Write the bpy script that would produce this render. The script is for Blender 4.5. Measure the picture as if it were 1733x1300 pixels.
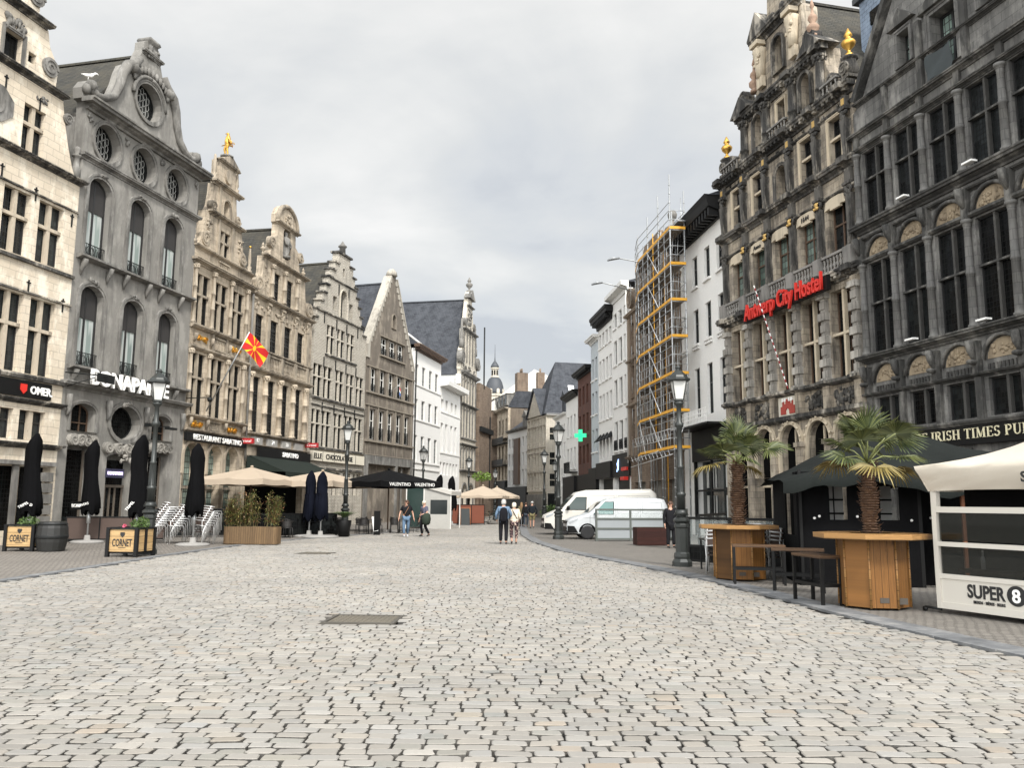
import bpy, math, random
from mathutils import Vector, Matrix
from mathutils.geometry import delaunay_2d_cdt
import numpy as np
random.seed(7)
R = math.radians
SC = bpy.context.scene
for o in list(bpy.data.objects): bpy.data.objects.remove(o)
COL = SC.collection
# ------------------------------------------------------------------ camera
cam = bpy.data.cameras.new('camera'); cam.lens = 29.08; cam.sensor_width = 36; cam.clip_end = 3000; cam.clip_start = .05
camo = bpy.data.objects.new('camera', cam); COL.objects.link(camo)
camo.matrix_world = Matrix.Translation((0, 0, 1.66)) @ Matrix.Rotation(R(90+8.17), 4, 'X') @ Matrix.Rotation(R(.38), 4, 'Z')
SC.camera = camo
# ------------------------------------------------------------------ view, sky, sun
SC.view_settings.view_transform = 'Standard'; SC.view_settings.look = 'None'
SC.view_settings.gamma = 1.0; SC.view_settings.exposure = 0.5
SUN_EL, SUN_AZ = 46.0, 157.0; BACK_FILL = 3.2     # azimuth clockwise from +Y: behind the camera, a little to the right
W = bpy.data.worlds.new('World'); SC.world = W; W.use_nodes = True
wn = W.node_tree; wn.nodes.clear()
def wnode(t, **k):
    n = wn.nodes.new(t)
    for a, b in k.items(): setattr(n, a, b)
    return n
wo = wnode('ShaderNodeOutputWorld'); bg = wnode('ShaderNodeBackground')
sky = wnode('ShaderNodeTexSky', sky_type='NISHITA', sun_disc=False, sun_elevation=R(SUN_EL), sun_rotation=R(SUN_AZ), altitude=10, air_density=1.2, dust_density=2.5)
tc = wnode('ShaderNodeTexCoord'); sep = wnode('ShaderNodeSeparateXYZ')
wn.links.new(tc.outputs['Generated'], sep.inputs[0])
def wmath(op, a, b=None, c=None, clamp=False):
    n = wnode('ShaderNodeMath', operation=op, use_clamp=clamp)
    for i, v in enumerate((a, b, c)):
        if v is None: continue
        if isinstance(v, (int, float)): n.inputs[i].default_value = v
        else: wn.links.new(v, n.inputs[i])
    return n.outputs[0]
# clouds on a layer overhead: direction divided by height
hz = wmath('ADD', wmath('MAXIMUM', sep.outputs[2], 0.0), .16)
cx = wmath('DIVIDE', sep.outputs[0], hz); cy = wmath('DIVIDE', sep.outputs[1], hz)
comb = wnode('ShaderNodeCombineXYZ'); wn.links.new(cx, comb.inputs[0]); wn.links.new(cy, comb.inputs[1])
def wnoise(scale, detail, rough, off, dist=.0):
    m = wnode('ShaderNodeMapping'); m.inputs['Location'].default_value = off; wn.links.new(comb.outputs[0], m.inputs[0])
    n = wnode('ShaderNodeTexNoise'); n.inputs['Scale'].default_value = scale; n.inputs['Detail'].default_value = detail
    n.inputs['Roughness'].default_value = rough; n.inputs['Distortion'].default_value = dist
    wn.links.new(m.outputs[0], n.inputs['Vector']); return n.outputs['Fac']
n1 = wnoise(.62, 8, .5, (3.7, 1.2, 0), .5); n2 = wnoise(1.7, 8, .55, (9.1, 2.3, 0), .3)
def wramp(fac, stops):
    r = wnode('ShaderNodeValToRGB'); e = r.color_ramp.elements
    while len(e) < len(stops): e.new(.5)
    for i, (p, c) in enumerate(stops): e[i].position = p; e[i].color = (*c, 1)
    wn.links.new(fac, r.inputs[0]); return r.outputs[0]
cl = wramp(wmath('ADD', wmath('MULTIPLY', n1, .66), wmath('MULTIPLY', n2, .34)),
           [(.42, (.61, .635, .67)), (.47, (.71, .73, .745)), (.515, (.77, .78, .775)), (.56, (.86, .86, .84)), (.62, (.98, .965, .935))])
# sky brightness added behind the camera, out of view, to lift the house fronts
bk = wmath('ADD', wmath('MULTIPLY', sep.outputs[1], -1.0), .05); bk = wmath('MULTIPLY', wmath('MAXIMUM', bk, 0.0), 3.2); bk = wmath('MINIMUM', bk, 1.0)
gain = wmath('ADD', 1.0, wmath('MULTIPLY', bk, BACK_FILL))
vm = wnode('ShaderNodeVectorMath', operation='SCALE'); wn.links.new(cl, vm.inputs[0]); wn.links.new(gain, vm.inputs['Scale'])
sk = wnode('ShaderNodeVectorMath', operation='SCALE'); wn.links.new(sky.outputs[0], sk.inputs[0]); sk.inputs['Scale'].default_value = .12
ad = wnode('ShaderNodeVectorMath', operation='ADD')
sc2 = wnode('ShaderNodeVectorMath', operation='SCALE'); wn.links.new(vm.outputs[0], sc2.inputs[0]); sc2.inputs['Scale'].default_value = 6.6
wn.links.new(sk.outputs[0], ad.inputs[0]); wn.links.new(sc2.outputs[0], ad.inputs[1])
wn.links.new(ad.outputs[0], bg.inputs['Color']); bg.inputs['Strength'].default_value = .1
wn.links.new(bg.outputs[0], wo.inputs[0])
sl = bpy.data.lights.new('sun', 'SUN'); sl.energy = 2.7; sl.angle = R(10); sl.color = (1, .96, .9)
so = bpy.data.objects.new('sun', sl); COL.objects.link(so)
az, el = R(SUN_AZ), R(SUN_EL)
sd = Vector((math.sin(az)*math.cos(el), math.cos(az)*math.cos(el), math.sin(el)))
so.rotation_euler = sd.to_track_quat('Z', 'Y').to_euler()
# ------------------------------------------------------------------ helpers: objects
def tag(o, label=None, cat=None, group=None, kind=None):
    if label: o['label'] = label
    if cat: o['category'] = cat
    if group: o['group'] = group
    if kind: o['kind'] = kind
    return o
def empty(name, loc=(0, 0, 0), rz=0, label=None, cat=None, group=None):
    o = bpy.data.objects.new(name, None); COL.objects.link(o); o.location = loc; o.rotation_euler = (0, 0, rz)
    o.empty_display_size = .1
    return tag(o, label, cat, group)
def link(name, me, parent=None, loc=None, rz=None):
    o = bpy.data.objects.new(name, me); COL.objects.link(o)
    if parent is not None: o.parent = parent
    if loc is not None: o.location = loc
    if rz is not None: o.rotation_euler = (0, 0, rz)
    return o
def kids(o): return [c for c in bpy.data.objects if c.parent == o]
def copy_tree(o, loc=None, rz=None, label=None, group=None, scale=None):
    def rec(src, par):
        c = src.copy(); COL.objects.link(c); c.parent = par
        for k in TREE.get(src.name, []): rec(k, c)
        return c
    global TREE
    TREE = {}
    for c in bpy.data.objects:
        if c.parent: TREE.setdefault(c.parent.name, []).append(c)
    n = rec(o, None)
    if loc is not None: n.location = loc
    if rz is not None: n.rotation_euler = (0, 0, rz)
    if scale is not None: n.scale = (scale,)*3 if isinstance(scale, (int, float)) else scale
    if label: n['label'] = label
    if group: n['group'] = group
    return n
# ------------------------------------------------------------------ helpers: meshes
def circ(n, r, a0=0): return [(r*math.cos(a0+2*math.pi*i/n), r*math.sin(a0+2*math.pi*i/n)) for i in range(n)]
def inpoly(p, poly):
    x, y = p; c = False; n = len(poly); j = n-1
    for i in range(n):
        xi, yi = poly[i]; xj, yj = poly[j]
        if (yi > y) != (yj > y) and x < (xj-xi)*(y-yi)/(yj-yi)+xi: c = not c
        j = i
    return c
class MB:
    def __init__(s): s.g = []; s.v = []; s.f = []; s.m = []; s.sm = []; s.mi = 0; s.mats = []; s.T = None
    def mat(s, m):
        if m not in s.mats: s.mats.append(m)
        s.mi = s.mats.index(m); return s
    def add(s, vs, fs, sm=False):
        b = len(s.v)
        if s.T is not None: vs = [tuple(s.T @ Vector(v)) for v in vs]
        if vs: s.g.append((b, len(vs), len(s.f)))
        s.v += vs; s.f += [[i+b for i in f] for f in fs]; s.m += [s.mi]*len(fs); s.sm += [sm]*len(fs); return s
    def box(s, x0, x1, y0, y1, z0, z1):
        v = [(x0, y0, z0), (x1, y0, z0), (x1, y1, z0), (x0, y1, z0), (x0, y0, z1), (x1, y0, z1), (x1, y1, z1), (x0, y1, z1)]
        return s.add(v, [(3, 2, 1, 0), (4, 5, 6, 7), (0, 1, 5, 4), (1, 2, 6, 5), (2, 3, 7, 6), (3, 0, 4, 7)])
    def cbox(s, c, d): return s.box(c[0]-d[0]/2, c[0]+d[0]/2, c[1]-d[1]/2, c[1]+d[1]/2, c[2]-d[2]/2, c[2]+d[2]/2)
    def tube(s, pts, r, n=6, caps=True, sm=True):
        # swept tube through points; r a number or a list
        pts = [Vector(p) for p in pts]; k = len(pts); rs = r if isinstance(r, (list, tuple)) else [r]*k
        vs = []; up = None
        for i, p in enumerate(pts):
            d = (pts[min(i+1, k-1)]-pts[max(i-1, 0)])
            if d.length < 1e-7: d = Vector((0, 0, 1))
            d.normalize()
            if up is None: up = Vector((0, 0, 1)) if abs(d.z) < .9 else Vector((1, 0, 0))
            a = d.cross(up)
            if a.length < 1e-4: a = d.cross(Vector((1, .3, 0)))
            a.normalize(); b = a.cross(d).normalized(); up = b
            for j in range(n):
                t = 2*math.pi*j/n; q = p+a*(rs[i]*math.cos(t))+b*(rs[i]*math.sin(t)); vs.append(tuple(q))
        fs = [(i*n+j, i*n+(j+1) % n, (i+1)*n+(j+1) % n, (i+1)*n+j) for i in range(k-1) for j in range(n)]
        s.add(vs, fs, sm)
        if caps: s.add([], [])
        if caps:
            b = len(s.v)-len(vs)
            s.f += [[b+j for j in range(n)][::-1], [b+(k-1)*n+j for j in range(n)]]; s.m += [s.mi]*2; s.sm += [False]*2
        return s
    def lathe(s, prof, c=(0, 0, 0), n=12, sm=True, sq=False):
        # prof = [(r,z)...]; sq: square section
        vs = []
        if sq: n = 4
        for r, z in prof:
            for j in range(n):
                t = 2*math.pi*(j+.5)/n; rr = r*(1.4142 if sq else 1); vs.append((c[0]+rr*math.cos(t), c[1]+rr*math.sin(t), c[2]+z))
        k = len(prof)
        fs = [(i*n+j, i*n+(j+1) % n, (i+1)*n+(j+1) % n, (i+1)*n+j) for i in range(k-1) for j in range(n)]
        fs.append([(k-1)*n+j for j in range(n)]); fs.append([j for j in range(n)][::-1])
        return s.add(vs, fs, sm and not sq)
    def prism(s, poly, y0, y1):
        # polygon in xz extruded from y0 (front) to y1; any simple polygon
        return s.panel(poly, [], y0, y1, back=True)
    def panel(s, outline, holes, y0, y1, back=False, rev=None):
        vs = []; ed = []
        for lp in [outline]+holes:
            b = len(vs); vs += [Vector((p[0], p[1])) for p in lp]; ed += [(b+i, b+(i+1) % len(lp)) for i in range(len(lp))]
        V, E, F, *_ = delaunay_2d_cdt(vs, ed, [], 0, 1e-6)
        fs = []
        for f in F:
            cx = sum(V[i].x for i in f)/len(f); cy = sum(V[i].y for i in f)/len(f)
            if not inpoly((cx, cy), outline) or any(inpoly((cx, cy), h) for h in holes): continue
            a = V[f[0]]; b = V[f[1]]; c = V[f[2]]
            if (b-a).cross(c-a) < 0: f = f[::-1]
            fs.append(list(f))
        s.add([(p.x, y0, p.y) for p in V], fs)
        if back: s.add([(p.x, y1, p.y) for p in V], [f[::-1] for f in fs])
        for k, lp in enumerate([outline]+holes):
            n = len(lp); ar = sum(lp[i][0]*lp[(i+1) % n][1]-lp[(i+1) % n][0]*lp[i][1] for i in range(n))
            d = y1 if (k == 0 or rev is None) else y0+rev
            q = [(p[0], y0, p[1]) for p in lp]+[(p[0], d, p[1]) for p in lp]
            g = []
            for i in range(n):
                j = (i+1) % n; w = (i, i+n, j+n, j)
                if (ar > 0) != (k > 0): w = w[::-1]
                g.append(w[::-1])
            s.add(q, g)
        return s
    def mould(s, x0, x1, prof, ret=True):
        # profile [(out,z)...] from bottom to top, run along x at the wall face y=0, outward is -y
        p = [(0, prof[0][1])]+list(prof)+[(0, prof[-1][1])]; n = len(p)
        vs = [(x0, -a, z) for a, z in p]+[(x1, -a, z) for a, z in p]
        fs = [(i, (i+1) % n, n+(i+1) % n, n+i) for i in range(n)]+[list(range(n))[::-1], [n+i for i in range(n)]]
        return s.add(vs, fs)
    def corn(s, x0, x1, z, h, out, dent=0, dw=.1):
        # stepped cornice: bed, cavetto, corona; z = bottom
        e = out*.12
        s.mould(x0-e, x1+e, [(out*.18, z), (out*.22, z+h*.22), (out*.5, z+h*.38), (out*.55, z+h*.5)])
        s.mould(x0-out*.5, x1+out*.5, [(out*.85, z+h*.5), (out*.88, z+h*.72), (out, z+h*.8), (out, z+h)])
        if dent:
            n = max(1, int((x1-x0)/dent))
            for i in range(n):
                a = x0+(i+.5)*(x1-x0)/n
                s.box(a-dw/2, a+dw/2, -out*.8, -out*.1, z+h*.22, z+h*.5)
        return s
    def blob(s, c, r, sub=1):
        # small lumpy ellipsoid
        rx, ry, rz = r if isinstance(r, (tuple, list)) else (r, r, r)
        n, m = (6, 4) if sub == 1 else (10, 6)
        vs = [(c[0], c[1], c[2]-rz)]
        for i in range(1, m):
            t = math.pi*i/m
            for j in range(n):
                a = 2*math.pi*j/n+i*.3; vs.append((c[0]+rx*math.sin(t)*math.cos(a), c[1]+ry*math.sin(t)*math.sin(a), c[2]-rz*math.cos(t)))
        vs.append((c[0], c[1], c[2]+rz)); L = len(vs)-1
        fs = [(0, 1+(j+1) % n, 1+j) for j in range(n)]
        for i in range(m-2):
            fs += [(1+i*n+j, 1+i*n+(j+1) % n, 1+(i+1)*n+(j+1) % n, 1+(i+1)*n+j) for j in range(n)]
        fs += [(L, 1+(m-2)*n+j, 1+(m-2)*n+(j+1) % n) for j in range(n)]
        return s.add(vs, fs, True)
    def relief(s, x0, x1, z0, z1, y, n, r, seed=0):
        rd = random.Random(seed)
        for i in range(n):
            a = rd.uniform(x0, x1); b = rd.uniform(z0, z1); q = r*rd.uniform(.5, 1.2)
            s.blob((a, y, b), (q*rd.uniform(.5, 1.3), q*.6, q*rd.uniform(.5, 1.3)))
        return s
    def scroll(s, cx, cz, r, y0, y1, turns=1.6, d=1, a0=0.0, w=.32):
        # spiral band standing proud of a disc
        s.prism([(cx+r*.93*math.cos(t), cz+r*.93*math.sin(t)) for t in [2*math.pi*i/16 for i in range(16)]], y0+.04, y1)
        N = int(16*turns); o = []; q = []
        for i in range(N+1):
            t = i/N; a = a0+d*t*turns*2*math.pi; rr = r*(1-.82*t); o.append((cx+rr*math.cos(a), cz+rr*math.sin(a)))
            r2 = max(.02, rr-r*w*(1-.6*t)*.8); q.append((cx+r2*math.cos(a), cz+r2*math.sin(a)))
        for i in range(N):
            A, B, C, D = o[i], o[i+1], q[i+1], q[i]
            vs = [(p[0], y, p[1]) for y in (y0, y0+.06) for p in (A, B, C, D)]
            s.add(vs, [(0, 1, 2, 3), (7, 6, 5, 4), (0, 4, 5, 1), (2, 6, 7, 3)])
        return s
    def mesh(s, name, mat=None):
        me = bpy.data.meshes.new(name)
        me.from_pydata(s.v, [], s.f)
        mats = s.mats or [mat]
        for m in mats: me.materials.append(m)
        me.polygons.foreach_set('material_index', s.m); me.polygons.foreach_set('use_smooth', s.sm); me.update()
        return me
    def split(s, tol=.04, cap=100):
        # clusters of touching pieces, each as a builder of its own
        n = len(s.g); bb = []
        for (a, k, f) in s.g:
            q = s.v[a:a+k]; bb.append((min(p[0] for p in q), max(p[0] for p in q), min(p[1] for p in q), max(p[1] for p in q), min(p[2] for p in q), max(p[2] for p in q)))
        par = list(range(n))
        def find(i):
            while par[i] != i: par[i] = par[par[i]]; i = par[i]
            return i
        for i in range(n):
            A_ = bb[i]
            for j in range(i+1, n):
                B_ = bb[j]
                if A_[0]-tol < B_[1] and B_[0]-tol < A_[1] and A_[2]-tol < B_[3] and B_[2]-tol < A_[3] and A_[4]-tol < B_[5] and B_[4]-tol < A_[5]: par[find(i)] = find(j)
        gr = {}
        for i in range(n): gr.setdefault(find(i), []).append(i)
        if len(gr) < 2 or len(gr) > cap: return [s]
        ends = [g[2] for g in s.g[1:]]+[len(s.f)]; out = []
        for ids in gr.values():
            m = MB(); m.mats = s.mats
            for i in ids:
                a, k, f0 = s.g[i]; b = len(m.v)-a; m.v += s.v[a:a+k]
                for f in range(f0, ends[i]): m.f.append([x+b for x in s.f[f]]); m.m.append(s.m[f]); m.sm.append(s.sm[f])
            out.append(m)
        return out
    def build(s, name, mat=None, parent=None, loc=None, rz=None):
        return link(name, s.mesh(name, mat), parent, loc, rz)
def bs(b, name, mat, parent):
    for c in b.split(): c.build(name, mat, parent)
def arc_open(x, z, w, h, rise=0, n=8):
    # opening with left x, bottom z, width w, straight height h, arched by rise
    p = [(x, z), (x+w, z), (x+w, z+h)]
    if rise > 0:
        for i in range(1, n):
            t = math.pi*i/n; p.append((x+w/2+w/2*math.cos(t), z+h+rise*math.sin(t)))
    p.append((x, z+h)); return p
def oval(cx, cz, rx, rz, n=20): return [(cx+rx*math.cos(2*math.pi*i/n), cz+rz*math.sin(2*math.pi*i/n)) for i in range(n)]
def text_mesh(body, size, ext=.02, off=0.0, sx=1.0, align='CENTER', space=1.0):
    c = bpy.data.curves.new('t', 'FONT'); c.body = body; c.size = size; c.extrude = ext; c.offset = off; c.align_x = align; c.align_y = 'CENTER'
    c.space_character = space; c.resolution_u = 3
    o = bpy.data.objects.new('t', c); COL.objects.link(o); dg = bpy.context.evaluated_depsgraph_get(); dg.update()
    me = bpy.data.meshes.new_from_object(o.evaluated_get(dg)); bpy.data.objects.remove(o); bpy.data.curves.remove(c)
    for v in me.vertices: v.co = Vector((v.co.x*sx, -v.co.z, v.co.y))
    me.flip_normals(); me.update(); me.name = 'lettering'; me.materials.clear()
    return me
def text_data(body, size, mat, width=None, **k):
    me = text_mesh(body, size, **k)
    xs = [v.co.x for v in me.vertices]; zs = [v.co.z for v in me.vertices]
    zc = (max(zs)+min(zs))/2
    f = (width/(max(xs)-min(xs))) if width else 1
    xc = (max(xs)+min(xs))/2 if width else 0
    for v in me.vertices: v.co = Vector(((v.co.x-xc)*f, v.co.y, v.co.z-zc))
    me.materials.append(mat); return me
def text(body, x, y, z, size, mat, parent, name='lettering', **k):
    return link(name, text_data(body, size, mat, **k), parent, (x, y, z))
# ------------------------------------------------------------------ materials
class NT:
    def __init__(s, name):
        s.m = bpy.data.materials.new(name); s.m.use_nodes = True; s.t = s.m.node_tree; s.t.nodes.clear()
        s.o = s.n('ShaderNodeOutputMaterial'); s.b = s.n('ShaderNodeBsdfPrincipled'); s.l(s.b.outputs[0], s.o.inputs[0])
    def n(s, t, **k):
        x = s.t.nodes.new(t)
        for a, b in k.items(): setattr(x, a, b)
        return x
    def l(s, a, b): s.t.links.new(a, b)
    def tc(s, out='Object'): return s.n('ShaderNodeTexCoord').outputs[out]
    def uv(s, sx=1, sz=1):
        # (x+y, z): runs along any upright face
        q = s.n('ShaderNodeSeparateXYZ'); s.l(s.tc(), q.inputs[0]); a = s.math('ADD', q.outputs[0], q.outputs[1])
        c = s.n('ShaderNodeCombineXYZ'); s.l(a, c.inputs[0]); s.l(q.outputs[2], c.inputs[1])
        m = s.n('ShaderNodeMapping'); m.inputs['Scale'].default_value = (sx, sz, 1); s.l(c.outputs[0], m.inputs[0]); return m.outputs[0]
    def math(s, op, a, b=None, clamp=False):
        n = s.n('ShaderNodeMath', operation=op, use_clamp=clamp)
        for i, v in enumerate((a, b)):
            if v is None: continue
            if isinstance(v, (int, float)): n.inputs[i].default_value = v
            else: s.l(v, n.inputs[i])
        return n.outputs[0]
    def noise(s, scale, detail=4, rough=.6, vec=None, dist=0, st=None):
        n = s.n('ShaderNodeTexNoise'); n.inputs['Scale'].default_value = scale; n.inputs['Detail'].default_value = detail
        n.inputs['Roughness'].default_value = rough; n.inputs['Distortion'].default_value = dist
        v = vec if vec is not None else s.tc()
        if st:
            m = s.n('ShaderNodeMapping'); m.inputs['Scale'].default_value = st; s.l(v, m.inputs[0]); v = m.outputs[0]
        s.l(v, n.inputs['Vector']); return n.outputs['Fac']
    def ramp(s, fac, stops):
        r = s.n('ShaderNodeValToRGB'); e = r.color_ramp.elements
        while len(e) < len(stops): e.new(.5)
        for i, (p, c) in enumerate(stops): e[i].position = p; e[i].color = (*c, 1) if isinstance(c, tuple) else (c, c, c, 1)
        s.l(fac, r.inputs[0]); return r.outputs[0]
    def mix(s, fac, a, b, mode='MIX'):
        n = s.n('ShaderNodeMix', data_type='RGBA', blend_type=mode)
        for sock, v in ((n.inputs[0], fac), (n.inputs[6], a), (n.inputs[7], b)):
            if isinstance(v, (int, float)): sock.default_value = v
            elif isinstance(v, tuple): sock.default_value = (*v, 1)
            else: s.l(v, sock)
        return n.outputs[2]
    def bump(s, h, st=.3, d=.02):
        n = s.n('ShaderNodeBump'); n.inputs['Strength'].default_value = st; n.inputs['Distance'].default_value = d
        s.l(h, n.inputs['Height']); s.l(n.outputs[0], s.b.inputs['Normal'])
    def set(s, col=None, rough=None, **k):
        if col is not None:
            if isinstance(col, tuple): s.b.inputs['Base Color'].default_value = (*col, 1)
            else: s.l(col, s.b.inputs['Base Color'])
        if rough is not None:
            if isinstance(rough, (int, float)): s.b.inputs['Roughness'].default_value = rough
            else: s.l(rough, s.b.inputs['Roughness'])
        for a, v in k.items(): s.b.inputs[a.replace('_', ' ')].default_value = v
        return s.m
MC = {}
def plain(name, c, rough=.6, metal=0.0, var=.25, scale=6, bump=.15, spec=.5):
    if name in MC: return MC[name]
    t = NT(name); f = t.noise(scale, 5, .6)
    g = t.noise(scale*.17, 3, .5)
    c1 = tuple(x*(1-var) for x in c); c2 = tuple(min(1, x*(1+var)) for x in c)
    col = t.mix(t.math('ADD', t.math('MULTIPLY', f, .5), t.math('MULTIPLY', g, .5)), c1, c2)
    t.b.inputs['Specular IOR Level'].default_value = spec
    if bump: t.bump(f, bump, .01)
    MC[name] = t.set(col, rough, Metallic=metal); return MC[name]
def stone(name, c1, c2, soot=(.05, .048, .045), amt=.5, blk=(.6, .3), mortar=.6, bump=.5, streak=1.0, rough=.9, mw=.012, pale=None, sh=.1):
    if name in MC: return MC[name]
    t = NT(name); big = t.noise(.5, 5, .6); small = t.noise(9, 6, .7)
    if blk:
        b = t.n('ShaderNodeTexBrick'); b.inputs['Scale'].default_value = 1; b.inputs['Brick Width'].default_value = blk[0]; b.inputs['Row Height'].default_value = blk[1]
        b.inputs['Mortar Size'].default_value = mw; b.inputs['Mortar Smooth'].default_value = .3; b.inputs['Bias'].default_value = -.1
        b.inputs['Color1'].default_value = (*c1, 1); b.inputs['Color2'].default_value = (*c2, 1)
        mc = tuple(x*mortar for x in c1); b.inputs['Mortar'].default_value = (*mc, 1)
        wob = t.noise(1.5, 2, .5); v = t.uv(); va = t.n('ShaderNodeVectorMath', operation='ADD'); t.l(v, va.inputs[0])
        ws = t.n('ShaderNodeVectorMath', operation='SCALE'); cb = t.n('ShaderNodeCombineXYZ'); t.l(wob, cb.inputs[0]); t.l(wob, cb.inputs[1])
        t.l(cb.outputs[0], ws.inputs[0]); ws.inputs['Scale'].default_value = .03; t.l(ws.outputs[0], va.inputs[1]); t.l(va.outputs[0], b.inputs['Vector'])
        col = b.outputs['Color']; bf = b.outputs['Fac']
    else: col = t.mix(big, c1, c2); bf = None
    col = t.mix(t.ramp(small, [(.3, .0), (.7, .35)]), col, tuple(x*.62 for x in c1))
    if pale: col = t.mix(t.ramp(t.noise(1.1, 5, .7, st=(1, 1, .5)), [(.5, 0.0), (.62, .8)]), col, pale)
    sv = t.noise(1.0, 6, .72, st=(3.4, 3.4, .35))
    sf = t.math('MULTIPLY', t.math('ADD', t.math('MULTIPLY', sv, .55*streak), t.math('MULTIPLY', big, 1-.55*streak)), 1.0)
    lo = .66-.24*amt
    k = t.ramp(sf, [(lo-.06*sh*10, 0.0), (lo+sh, min(1.0, .3+amt*.75))])
    col = t.mix(k, col, soot)
    h = t.math('MULTIPLY', small, .6)
    if bf is not None: h = t.math('SUBTRACT', h, t.math('MULTIPLY', bf, 1.0))
    t.bump(h, bump, .02)
    MC[name] = t.set(col, rough); return MC[name]
def slate(name, c=(.032, .035, .042), c2=(.058, .062, .07), w=.28, h=.16, moss=None, rough=.55):
    if name in MC: return MC[name]
    t = NT(name); b = t.n('ShaderNodeTexBrick'); b.inputs['Scale'].default_value = 1; b.inputs['Brick Width'].default_value = w; b.inputs['Row Height'].default_value = h
    b.inputs['Mortar Size'].default_value = .012; b.inputs['Color1'].default_value = (*c, 1); b.inputs['Color2'].default_value = (*c2, 1)
    b.inputs['Mortar'].default_value = (*[x*.4 for x in c], 1); t.l(t.uv(), b.inputs['Vector'])
    col = t.mix(t.ramp(t.noise(1.3, 5, .65), [(.35, 0.0), (.7, .6)]), b.outputs['Color'], moss or tuple(x*1.5 for x in c2))
    t.bump(t.math('SUBTRACT', t.noise(14, 3), b.outputs['Fac']), .6, .02)
    t.b.inputs['Specular IOR Level'].default_value = .2; MC[name] = t.set(col, .8); return MC[name]
def glass(name, lo=(.006, .008, .009), hi=(.03, .036, .036), lead=None, rough=.12, lc=(.02, .02, .02), curtain=None, spec=.5):
    if name in MC: return MC[name]
    t = NT(name); oi = t.n('ShaderNodeObjectInfo'); big = t.noise(1.1, 3, .5)
    f = t.math('FRACT', t.math('ADD', oi.outputs['Random'], t.math('MULTIPLY', big, .35)))
    col = t.mix(f, lo, hi)
    if curtain: col = t.mix(t.ramp(t.noise(2.2, 2, .4, st=(2.4, 1, .12)), [(.45, 0.0), (.52, 1.0)]), col, curtain)
    if lead:
        b = t.n('ShaderNodeTexBrick'); b.offset = 0; b.inputs['Scale'].default_value = 1; b.inputs['Brick Width'].default_value = lead[0]; b.inputs['Row Height'].default_value = lead[1]
        b.inputs['Mortar Size'].default_value = lead[2] if len(lead) > 2 else .012; b.inputs['Mortar Smooth'].default_value = 0; t.l(t.uv(), b.inputs['Vector'])
        b.inputs['Color1'].default_value = (.6, .6, .6, 1); b.inputs['Color2'].default_value = (1.5, 1.5, 1.5, 1)
        col = t.mix(1.0, col, b.outputs['Color'], 'MULTIPLY'); col = t.mix(b.outputs['Fac'], col, lc)
        rr = t.math('ADD', rough, t.math('MULTIPLY', b.outputs['Fac'], .5)); t.set(None, rr)
        t.bump(t.math('ADD', t.noise(3, 2), t.math('MULTIPLY', b.outputs['Fac'], 2)), .35, .02)
    else: t.set(None, rough); t.bump(t.noise(1.2, 2), .06, .03)
    t.b.inputs['Specular IOR Level'].default_value = spec
    MC[name] = t.set(col); return MC[name]
def wood(name, c1, c2, plank=.12, rough=.6, vert=True, gap=.006):
    if name in MC: return MC[name]
    t = NT(name); v = t.uv()
    if vert:
        m = t.n('ShaderNodeMapping'); m.inputs['Rotation'].default_value = (0, 0, R(90)); t.l(v, m.inputs[0]); v = m.outputs[0]
    b = t.n('ShaderNodeTexBrick'); b.inputs['Scale'].default_value = 1; b.inputs['Brick Width'].default_value = 3; b.inputs['Row Height'].default_value = plank
    b.inputs['Mortar Size'].default_value = gap; b.inputs['Color1'].default_value = (*c1, 1); b.inputs['Color2'].default_value = (*c2, 1); b.inputs['Mortar'].default_value = (*[x*.12 for x in c1], 1)
    t.l(v, b.inputs['Vector'])
    g = t.noise(3, 6, .7, vec=v, st=(.7, 14, 1), dist=.6)
    col = t.mix(t.ramp(g, [(.35, 0.0), (.65, .75)]), b.outputs['Color'], tuple(x*.4 for x in c1))
    kn = t.noise(2.5, 2, .5, vec=v, st=(1, 3, 1)); col = t.mix(t.ramp(kn, [(.66, 0.0), (.72, .8)]), col, tuple(x*.2 for x in c1))
    t.bump(t.math('SUBTRACT', g, b.outputs['Fac']), .4, .01)
    t.b.inputs['Specular IOR Level'].default_value = .25; MC[name] = t.set(col, rough); return MC[name]
def fabric(name, c, rough=.9, var=.2):
    if name in MC: return MC[name]
    t = NT(name); f = t.noise(2.2, 5, .6); w = t.noise(160, 1, .5)
    col = t.mix(f, tuple(x*(1-var) for x in c), tuple(min(1, x*(1+var)) for x in c))
    t.bump(t.math('ADD', t.math('MULTIPLY', f, 1.0), t.math('MULTIPLY', w, .1)), .35, .05); t.b.inputs['Specular IOR Level'].default_value = .12
    MC[name] = t.set(col, rough); return MC[name]
# palette
M_cream = stone('cream sandstone', (.66, .575, .455), (.57, .49, .38), (.14, .11, .08), .16, (.62, .3), .6, pale=(.80, .74, .62))
M_creamtrim = stone('cream trim', (.56, .48, .37), (.42, .36, .28), (.07, .06, .05), .5, None)
M_grey = stone('grey painted render', (.20, .19, .172), (.235, .225, .205), (.07, .065, .058), .42, None, bump=.3, pale=(.30, .287, .26))
M_greytrim = stone('grey weathered trim', (.215, .204, .185), (.14, .134, .122), (.028, .028, .027), .55, None, pale=(.29, .28, .26))
M_gild = stone('cream limestone', (.54, .455, .345), (.40, .335, .255), (.045, .037, .03), .56, (.5, .25), .6)
M_gildtrim = stone('limestone trim', (.47, .40, .305), (.30, .255, .2), (.03, .026, .023), .62, None)
M_pale = stone('pale limestone', (.62, .57, .48), (.52, .47, .39), (.08, .07, .06), .36, (.45, .12), .45)
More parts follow.
